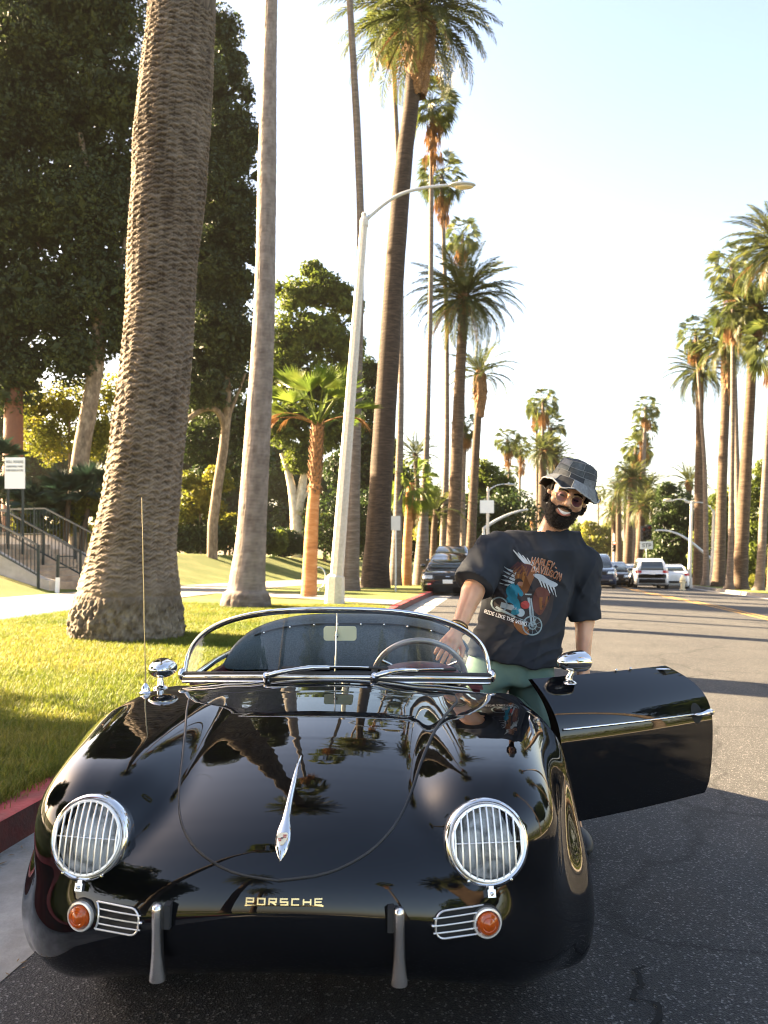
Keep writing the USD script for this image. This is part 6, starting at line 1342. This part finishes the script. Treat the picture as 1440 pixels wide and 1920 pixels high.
def shirt_f(p):
    hem = zt(1243, 3.8) + .17 * np.clip(at(975, 3.9) - p[:, 0], -.05, .4)
    d = smax(torso_f(p, .022), np.maximum(p[:, 2] - 1.43, hem - p[:, 2]), .015)
    d = smin(d, cone(p, J['sr'] + [.02, 0, .0], J['sl'] + [-.01, 0, .0], .082, .076), .05)
    d = smin(d, cone(p, J['neck'] + [0, .02, -.10], J['neck'] + [0.0, .015, -.055], .135, .080), .05)
    s1 = np.maximum(cone(p, J['sr'], J['sr'] + _slr * 1.1, .078, .086), (p - J['sr'] - _slr) @ _slrn)
    s2 = np.maximum(cone(p, J['sl'], J['sl'] + _sll * 1.1, .074, .064), (p - J['sl'] - _sll) @ _slln)
    d = smin(smin(d, s1, .05), s2, .045) - wrinkle(p)
    nk = J['neck'] + np.array([-.006, -.02, .050]); ax = h2w((0, 0, 0)) - J['neck']; ax = ax * [.55, 1, 1]; ax /= np.linalg.norm(ax)
    t = (p - nk) @ ax; r = np.linalg.norm(p - nk - t[:, None] * ax, axis=1)
    d = smax(d, -np.maximum(r - .088, -.112 - t - .75 * (p[:, 1] - 3.86)), .006)
    return d
SH = mpart(MAN, 't_shirt', nets(shirt_f, [at(850, 3.8), 3.62, .74], [at(1135, 3.95), 4.14, 1.56], .0088, 3, 2e-3), M_SHIRT)
# neck rib
_nk = J['neck'] + np.array([-.006, -.02, .050]); _a = np.linspace(0, 2 * np.pi, 48, endpoint=False)
# shorts
def shorts_f(p):
    d = smax(torso_f(p, .008), np.maximum(p[:, 2] - .93, .72 - p[:, 2]), .05)
    for h, k in (('hr', 'kr'), ('hl', 'kl')): d = smin(d, np.maximum(cone(p, J[h], J[k], .118, .100), (p - J[k]) @ ((J[k] - J[h]) / np.linalg.norm(J[k] - J[h]))), .045)
    return d - .012 * (meshkit.fbm(p * [9, 6, 7], 3, 31) - .5) * np.clip((.86 - p[:, 2]) / .1, 0, 1) - .004 * np.sin(60 * (p[:, 0] - at(960, 3.92)) * np.clip(1 - (p[:, 2] - .7) / .3, .2, 1))
SO = mpart(MAN, 'shorts', nets(shorts_f, [at(840, 3.7), 3.62, .50], [at(1110, 3.9), 4.12, 1.0], .011, 3, 2e-3), M_SHORT)
for f, s in (('fr', 1), ('fl', 1)):
    c = J[f]; mm(MAN, 'shoe', place(trimesh.creation.icosphere(3, 1).apply_scale((.05, .135, .05)), (c[0], c[1] - .06, max(c[2] - .035, .045))), M_RUBBER, True)
# print on the chest: flat shapes laid on the cloth
def ray_shirt(x, z):
    """first hit on the shirt, looking along +y"""
    return hit(np.stack([x, np.full(len(x), 3.45), z], 1), (0, 1, 0), shirt_f, 0, .6, 60)
_pc, _pr = PX(985, 1112, 3.78), math.radians(-15)         # middle and slope of the print
def print_pt(u, v):
    u, v = u * 1.1, v * 1.06; x = _pc[0] + (u * math.cos(_pr) - v * math.sin(_pr)); z = _pc[2] + (u * math.sin(_pr) + v * math.cos(_pr)); return x, z
def stamp(name, poly, col, lift=.0015, rough=.8):
    polys = [g for g in getattr(poly, 'geoms', [poly]) if g.geom_type == 'Polygon' and g.area > 1e-7]; out = []
    for g in polys:
        v, f = trimesh.creation.triangulate_polygon(g.segmentize(.008), engine='earcut'); m = TM(np.c_[v, np.zeros(len(v))], f, process=False)
        if m.edges_unique_length.max() > .02: vv, ff = trimesh.remesh.subdivide_to_size(m.vertices, m.faces, .018); m = TM(vv, ff, process=False)
        x, z = print_pt(m.vertices[:, 0], m.vertices[:, 1]); P, N = ray_shirt(x, z); m.vertices = P + N * lift; out.append(m)
    j = join(out); mm(SH, name, j, mat('ink_%02x%02x%02x' % tuple(int(c * 255) for c in col), col, rough), False)
_sg = np.random.default_rng(9)
def blob(pts, n=40): return sg.Polygon(spline(pts, n, closed=True)).buffer(0)
def wedge(a, b, w0, w1): 
    a, b = np.array(a, float), np.array(b, float); t = (b - a) / np.linalg.norm(b - a); s = np.array([-t[1], t[0]]); return sg.Polygon([a + s * w0, b + s * w1, b - s * w1, a - s * w0])
def letters(txt, h, cx, cy, width, slope=0.0, arch=0.0):
    m = meshkit.text_mesh(txt, h, .002, True); v = m.vertices; f = m.faces[np.abs(v[m.faces][:, :, 2]).max(1) < 1e-6]
    polys = shapely.union_all([sg.Polygon(v[t][:, :2]) for t in f if abs(np.cross(v[t][1, :2] - v[t][0, :2], v[t][2, :2] - v[t][0, :2])) > 1e-12]); b = polys.bounds
    p = shapely.affinity.translate(polys, -(b[0] + b[2]) / 2, -b[1]); p = shapely.affinity.scale(p, width / (b[2] - b[0]), 1, origin=(0, 0))
    return shapely.transform(p.segmentize(.004), lambda c: np.c_[c[:, 0] + cx, c[:, 1] + cy + slope * c[:, 0] - arch * c[:, 0] ** 2])
import shapely.affinity
stamp('print_haze', blob([(-.12, -.03), (-.10, .07), (-.03, .13), (.06, .12), (.11, .03), (.10, -.12), (.02, -.16), (-.09, -.12)]), (.026, .019, .020), .0012)
_fe = [wedge((-.03 + .012 * k, .115 - .004 * k), (-.095 + .020 * k, .165 - .006 * k), .006, .0015) for k in range(5)] + [wedge((-.06, .07 - .014 * k), (-.115, .085 - .018 * k), .006, .0012) for k in range(5)] + [wedge((.03 + .016 * k, .075 - .003 * k), (.06 + .016 * k, .035 - .004 * k), .004, .0012) for k in range(5)]
stamp('print_feathers', shapely.union_all(_fe), (.42, .45, .47), .002)
stamp('print_eagle', blob([(.005, .085), (.035, .093), (.07, .082), (.115, .068), (.10, .055), (.07, .060), (.03, .070)]), (.34, .38, .42), .0022)
stamp('print_horse', blob([(-.055, .11), (-.01, .12), (.01, .09), (.005, .04), (-.005, -.005), (-.03, -.015), (-.045, .01), (-.06, .05), (-.075, .085)]), (.15, .055, .016), .0022)
stamp('print_mane', shapely.union_all([wedge((-.06 + .01 * k, .12), (-.085 + .013 * k, .085 - .004 * k), .006, .002) for k in range(6)]), (.06, .018, .02), .0026)
stamp('print_blaze', shapely.union_all([wedge((-.03, .085), (-.025, .02), .006, .003), wedge((-.052, .07), (-.045, .035), .004, .002)]), (.30, .13, .03), .0027)
stamp('print_horse', blob([(.035, .035), (.075, .04), (.095, .01), (.09, -.03), (.07, -.075), (.045, -.06), (.03, -.01)]), (.10, .032, .022), .0022)
stamp('print_blaze', shapely.union_all([wedge((.06, .0), (.072, -.05), .007, .004), wedge((.085, .01), (.083, -.03), .003, .002)]), (.20, .08, .02), .0027)
stamp('print_rider', shapely.union_all([blob([(-.075, .015), (-.05, .03), (-.03, .015), (-.012, -.012), (-.02, -.02), (-.035, -.005), (-.032, -.035), (-.06, -.038), (-.078, -.02)]), blob([(-.07, -.035), (-.03, -.03), (-.018, -.045), (-.02, -.10), (-.036, -.102), (-.04, -.062), (-.07, -.052)])]), (.010, .15, .22), .0032)
stamp('print_rider_head', sg.Point(-.035, .035).buffer(.012), (.30, .15, .10), .0032); stamp('print_rider_hair', blob([(-.055, .05), (-.035, .053), (-.025, .045), (-.04, .04), (-.05, .02), (-.06, .03)]), (.02, .015, .015), .0036)
_wh = lambda c, r, w: sg.Point(c).buffer(r).difference(sg.Point(c).buffer(r - w))
stamp('print_wheel', shapely.union_all([_wh((.055, -.125), .042, .006), _wh((.055, -.125), .017, .005), _wh((-.09, -.075), .032, .006), wedge((-.09, -.1), (.03, -.115), .0022, .0016)] + [wedge((.055, -.125), (.055 + .037 * math.cos(a), -.125 + .037 * math.sin(a)), .0008, .0008) for a in np.arange(0, 6.2, .7)]), (.22, .29, .32), .0034)
stamp('print_motorcycle', shapely.union_all([wedge((.012, -.015), (.052, -.125), .005, .004), wedge((.022, -.015), (.062, -.12), .003, .003), wedge((-.10, -.09), (-.02, -.11), .005, .004), wedge((-.085, -.075), (-.01, -.075), .012, .010), wedge((-.005, -.005), (.02, .002), .003, .003), sg.Point(-.005, -.085).buffer(.017)]), (.30, .36, .39), .003)
stamp('print_tank', blob([(-.012, -.045), (.005, -.032), (.022, -.042), (.018, -.06), (-.005, -.062)]), (.30, .035, .03), .0036)
stamp('print_ground', blob([(-.02, -.13), (.03, -.135), (.05, -.165), (.0, -.16)]), (.22, .08, .02), .0024)
stamp('print_lettering', letters('RIDE LIKE THE WIND', .0155, -.052, -.132, .165, -.03), (.72, .72, .72), .004)
stamp('print_lettering', shapely.union_all([letters('HARLEY-', .030, .038, .128, .108, -.02, 2.2), letters('DAVIDSON', .030, .058, .094, .125, -.05, 1.2)]), (.34, .13, .055), .004)
stamp('print_lettering_edge', shapely.union_all([letters('HARLEY-', .030, .0365, .1292, .108, -.02, 2.2), letters('DAVIDSON', .030, .0565, .0952, .125, -.05, 1.2)]), (.40, .33, .27), .0032)
# hair, beard, glasses, hat
def beard_f(q):
    m = q.copy(); m[:, 0] = np.abs(q[:, 0]); x, y, z = m[:, 0], m[:, 1], m[:, 2]
    top_ = np.where(y > .075, -.036, -.036 + (0.075 - y) * .55) - .004 * meshkit.noise(q * 120, 4)
    d = head_f(q) - .0062 - .004 * np.clip((-.06 - z) / .05, 0, 1) - .004 * (meshkit.fbm(q * 90, 2, 3) - .5)
    d = smax(d, z - np.where(x < .030, -.031, top_), .004); d = smax(d, -.02 - y, .006)
    d = smax(d, -ell(q, (0, .088, -.053), (.036, .040, .0165)), .004)
    return d
def hlocal(F, lo, hi, h): 
    v, q, n = nets(F, lo, hi, h); return h2w(v), q[:, ::-1] if np.linalg.det(HM) < 0 else q, n @ HM.T
_bd = hlocal(beard_f, (-.10, -.04, -.14), (.10, .13, .03), .0036)
BRD = mpart(MAN, 'beard', _bd, M_HAIR)
_bq = np.random.default_rng(21); _bi = _bq.choice(len(_bd[0]), 3200); _bp0, _bn0 = _bd[0][_bi], _bd[2][_bi]
_dn = -HM[:, 2] * .55 + _bq.normal(0, .45, (len(_bi), 3)); _l = _bq.uniform(.004, .009, len(_bi))[:, None]
_pt = np.stack([_bp0 - _bn0 * .001, _bp0 + (_bn0 * .6 + _dn * .35) * _l * .6, _bp0 + (_bn0 * .7 + _dn) * _l * .8], 1) - MO
_bc = UsdGeom.BasisCurves.Define(stage, path_for(BRD, 'beard_hairs')); _bc.CreateTypeAttr('linear'); _bc.CreateCurveVertexCountsAttr(Vt.IntArray.FromNumpy(np.full(len(_bi), 3, np.int32)))
_bc.CreatePointsAttr(Vt.Vec3fArray.FromNumpy(np.ascontiguousarray(_pt.reshape(-1, 3).astype(np.float32)))); _bc.CreateWidthsAttr(Vt.FloatArray.FromNumpy(np.tile(np.array([.0011, .0009, .0003], np.float32), len(_bi)))); _bc.SetWidthsInterpolation('vertex')
UsdShade.MaterialBindingAPI.Apply(_bc.GetPrim()).Bind(mat('beard_hair', (.022, .014, .009), .45)); say(_bc.GetPrim(), kind='stuff')
mpart(MAN, 'hair', hlocal(lambda q: smax(smax(head_f(q) - .008 - .004 * (meshkit.fbm(q * 90, 2, 5) - .5), q[:, 1] - .035 + .25 * q[:, 2], .004), .018 - q[:, 2], .004), (-.11, -.13, -.07), (.11, .08, .15), .005), M_HAIR)
def hsh(p): return h2w(p)
def hmesh(m): m = m.copy(); m.vertices = h2w(m.vertices); m.invert() if np.linalg.det(HM) < 0 else None; return m
def frontface(x, z):
    P, N = hit(np.stack([x, np.full(len(x), .2), z], 1), (0, -1, 0), head_f, 0, .25, 50); return P, N
_t = sg.Polygon([(-.028, -.0425), (-.014, -.0485), (0, -.0500), (.014, -.0485), (.028, -.0425), (.024, -.0555), (.012, -.0605), (0, -.0618), (-.012, -.0605), (-.024, -.0555)])
_tv = np.array([(x, .0985 - 9 * x * x, z) for x, z in _t.exterior.coords[:-1]]); _tv = np.vstack([_tv, [0, .1, -.054]])
mm(MAN, 'teeth', hmesh(TM(_tv, [[10, i, (i + 1) % 10] for i in range(10)], process=False)), mat('teeth', (.68, .64, .58), .3), False)
mm(MAN, 'lip', hmesh(tube([(x, .098 - 9 * x * x, -.0655 + 22 * x * x * .9) for x in np.linspace(-.027, .027, 11)], .0042, 8)), mat('lips', (.36, .13, .09), .4), True)
for s in (-1, 1):
    P, N = frontface(np.array([s * .031]), np.array([.011])); P = P[0]
    mm(MAN, 'eye', hmesh(place(trimesh.creation.icosphere(2, 1).apply_scale((.0115, .006, .0045)), P + [0, .0005, 0])), mat('eye_dark', (.012, .008, .006), .15), True)
    mm(MAN, 'eyebrow', hmesh(tube([(s * x, frontface(np.array([s * x]), np.array([z]))[0][0, 1] + .002, z) for x, z in ((.012, .031), (.028, .037), (.046, .034), (.054, .028))], [.0035, .0048, .004, .002], 6)), M_HAIR, True)
GLS = None
_gy = .104
_rings = []
for s in (-1, 1):
    a = np.linspace(0, 2 * np.pi, 32, endpoint=False); c = np.array([s * .034, _gy, .006]); R_ = np.c_[c[0] + .0245 * np.cos(a), c[1] - .35 * (np.abs(c[0] + .0245 * np.cos(a)) - .01) ** 1 * .5, c[2] + .0225 * np.sin(a)]; _rings.append(R_)
    g = mm(MAN, 'glasses' if s < 0 else 'glasses_rim', hmesh(tube(R_, .0011, 5, closed=True)), M_GOLD, True)
    GLS = GLS or g
    lens = TM(np.vstack([R_, R_.mean(0)]), [[32, i, (i + 1) % 32] for i in range(32)], process=False)
    mm(GLS, 'tinted_lens', hmesh(lens), shader('violet_lens', {'t': ('transparent_bsdf', dict(color=(.46, .36, .50))), 'g': ('glossy_bsdf', dict(roughness=.03)), 'f': ('fresnel', dict(IOR=1.45)), 'm': ('mix_closure', {})}, [('f.fac', 'm.fac'), ('t.BSDF', 'm.closure1'), ('g.BSDF', 'm.closure2')], 'm.closure'), False)
    mm(GLS, 'glasses_arm', hmesh(tube([R_[0] if s > 0 else R_[16], (s * .078, .05, .014), (s * .082, -.01, .016)], .0012, 5)), M_GOLD, True)
mm(GLS, 'glasses_bridge', hmesh(tube(spline([(-.0105, _gy + .004, .012), (-.004, _gy + .010, .016), (.004, _gy + .010, .016), (.0105, _gy + .004, .012)], 8), .0013, 5)), M_GOLD, True)
# bucket hat of sewn patches
_hq = np.random.default_rng(12)
_cols = [(.010, .011, .014), (.025, .03, .034), (.085, .092, .10), (.036, .046, .054), (.015, .018, .023), (.11, .118, .125), (.028, .032, .037)]
_mh = [mat(f'denim_patch_{k}', c, .9, vary=(tuple(min(1, x * 1.8 + .01) for x in c), 60, .2), bump=(900, .0003)) for k, c in enumerate(_cols)]
def hat_pt(th, s):
    """s 0 crown centre .. 1 top edge .. 2 foot of the crown .. 3 brim edge"""
    r = np.interp(s, [0, .7, 1, 1.2, 2, 2.3, 3], [0.001, .059, .078, .086, .099, .111, .134]); z = np.interp(s, [0, .7, 1, 1.2, 2, 2.3, 3], [.178, .175, .164, .147, .088, .075, .030])
    wv = np.clip(s - 2, 0, 1); z = z + wv * (.016 * np.sin(2 * th + 2.2) + .008 * np.sin(5 * th + 1) + .004 * np.sin(9 * th)) + .003 * np.sin(3 * th + s * 4)
    fr = np.clip(np.sin(th), 0, 1); z = z + wv * .030 * fr ** 2
    return np.stack([r * .98 * np.cos(th), r * 1.10 * np.sin(th) - .012, z], -1)
HAT = None
_rows_ = [(0, 1.0, 4), (1.0, 1.34, 9), (1.34, 1.68, 8), (1.68, 2.04, 9), (2.04, 3.0, 10)]
for ri, (s0, s1, n) in enumerate(_rows_):
    off = _hq.random() * 3
    for k in range(n):
        t0, t1 = off + k * 2 * np.pi / n, off + (k + 1) * 2 * np.pi / n; T, S = np.meshgrid(np.linspace(t0, t1, 9), np.linspace(s0, s1, 7)); G = hat_pt(T, S)
        c = (k * 2 + ri * 3) % 7 if ri else (1, 4, 3, 4)[k]
        if HAT is None: HAT = mm(MAN, 'bucket_hat', hmesh(quads(G)), _mh[c], True)
        else: mm(HAT, 'hat_patch', hmesh(quads(G)), _mh[c], True)
        e = G[:, 0] * 1.004
        mm(HAT, 'frayed_seam', hmesh(tube(e, .0011, 4)), mat('frayed_thread', (.17, .18, .19), .95), True)
    a = np.linspace(0, 2 * np.pi, 60, endpoint=False)
    if ri: mm(HAT, 'frayed_seam', hmesh(tube(hat_pt(a, np.full(60, s0)) * 1.003, .0011, 4, closed=True)), mat('frayed_thread', (.17, .18, .19), .95), True)
a = np.linspace(0, 2 * np.pi, 90, endpoint=False)
mm(HAT, 'frayed_hem', hmesh(tube(hat_pt(a, np.full(90, 3.0)) + np.random.default_rng(2).normal(0, .0012, (90, 3)), .0036, 5, closed=True)), mat('frayed_hem', (.24, .25, .26), .95), True)
_T, _S = np.meshgrid(np.linspace(0, 2 * np.pi, 41), np.linspace(0, 3, 16)); _G2 = hat_pt(_T, _S); _G2[..., 2] -= .004; _G2[..., :2] *= .985
mm(HAT, 'hat_lining', hmesh(quads(_G2)), mat('hat_lining', (.008, .008, .009), .95), True)
# bracelets on the wrist by the steering wheel
_wd = J['er'] - J['wr']; _wd /= np.linalg.norm(_wd); _s, _b, _ = frame_of(_wd)
for k in range(4):
    c = J['wr'] + _wd * (.012 + .0085 * k); a = np.linspace(0, 2 * np.pi, 28, endpoint=False); rr = .0345 + .001 * k
    mm(MAN, 'bracelet', tube(c + rr * (np.cos(a)[:, None] * _s + np.sin(a)[:, None] * _b), .0036, 6, closed=True), [M_GOLD, mat('cord', (.10, .06, .03), .7)][k % 2], True)
off_tree(-15.0, 6.2, (.95, .8, 1.0), 'broad leafy tree beside the camera whose shade falls over the black roadster', 20)
off_tree(-11.4, 7.3, (.56, .56, .56), 'small round tree beside the camera whose shade crosses the lawn and the red kerb', 75)
off_tree(-16.5, -3.5, (1.1, 1.1, 1.1), 'leafy tree behind the camera on the grass slope, mirrored in the nose', 130)
off_tree(-17, -12, (1.2, 1.2, 1.25), 'second leafy tree behind the camera on the slope', 230)
off_tree(19, -14, (1.2, 1.2, 1.1), 'leafy tree across the road behind the camera', 80)
off_tree(24, 6, (1.3, 1.3, 1.1), 'leafy tree across the road beside the camera, mirrored in the open door', 10)
off_tree(21, 17, (1.1, 1.1, 1.0), 'leafy tree across the road ahead, out of the picture', 160)
def off_palm(kind, r, Y, h, cls, cs, lab, lean=.3):
    x = float(road_x(r, Y)); g = ground_at(x, Y); t = thing({'date': 'date_palm', 'fan': 'fan_palm'}[kind], lab, 'palm tree', (x, Y, g))
    b = .42 if kind == 'date' else .2
    part(t, 'trunk', tube(spline([(0, 0, -.1), (lean * .3, 0, h * .4), (lean, .1, h)], 14), np.r_[b * 1.5, np.linspace(b, b * .7, 13)], 14), M_BARKC if kind == 'date' else M_BARKW, True)
    crown_on(t, cls, (lean, .1, h), cs, int(abs(Y) * 40) % 360)
off_palm('date', -5.2, -14, 14, C_DATE[1], 1.0, 'date palm on the lawn behind the camera, mirrored in the bonnet')
off_palm('fan', -5.0, -2.6, 20, C_FAN[1], 1.0, 'tall palm behind the camera mirrored as a small tuft in the bonnet')
off_palm('date', -5.0, -26, 14, C_DATE[2], 1.0, 'second date palm on the lawn behind the camera')
off_palm('date', 12.6, -9, 13, C_DATE[0], 1.0, 'date palm across the road behind the camera')
off_palm('fan', 12.2, 1.5, 19, C_FAN[0], 1.0, 'tall palm across the road beside the camera', -.4)
off_palm('date', 12.6, 14, 12, C_DATE[1], .95, 'date palm across the road, mirrored along the wing')
off_palm('fan', 12.4, 24, 20, C_FAN[2], 1.0, 'tall palm across the road ahead, mirrored along the wing', .5)
off_palm('fan', 12.4, -22, 21, C_FAN[2], 1.0, 'farthest tall palm across the road behind the camera', .5)
_L = [(float(road_x(19.5, y)), y, 1.0, 1.1, 2.2, 1.25) for y in np.arange(-40, 32, 3.0)]
_V, _Q = cloud(_L, 16000, .11, 95, .45, .2, .8); _h = thing('hedge', 'long clipped hedge across the road, mirrored in the open door', 'hedge', (0, 0, 0)); raw(_h, 'foliage', _V, _Q, M_LGRN)

# thin warm haze in the air over the street
_hz = trimesh.creation.box(bounds=[[-700, -330, -14], [700, 900, 34]])
p_ = part('/World', 'haze', _hz, shader('street_haze', {'v': ('principled_volume', dict(color=(.95, .92, .88), density=.00006, anisotropy=.2))}, [], surface=None, volume='v.volume'), False)
say(stage.GetPrimAtPath(p_), 'thin warm haze hanging over the whole street', 'haze', None, 'stuff')
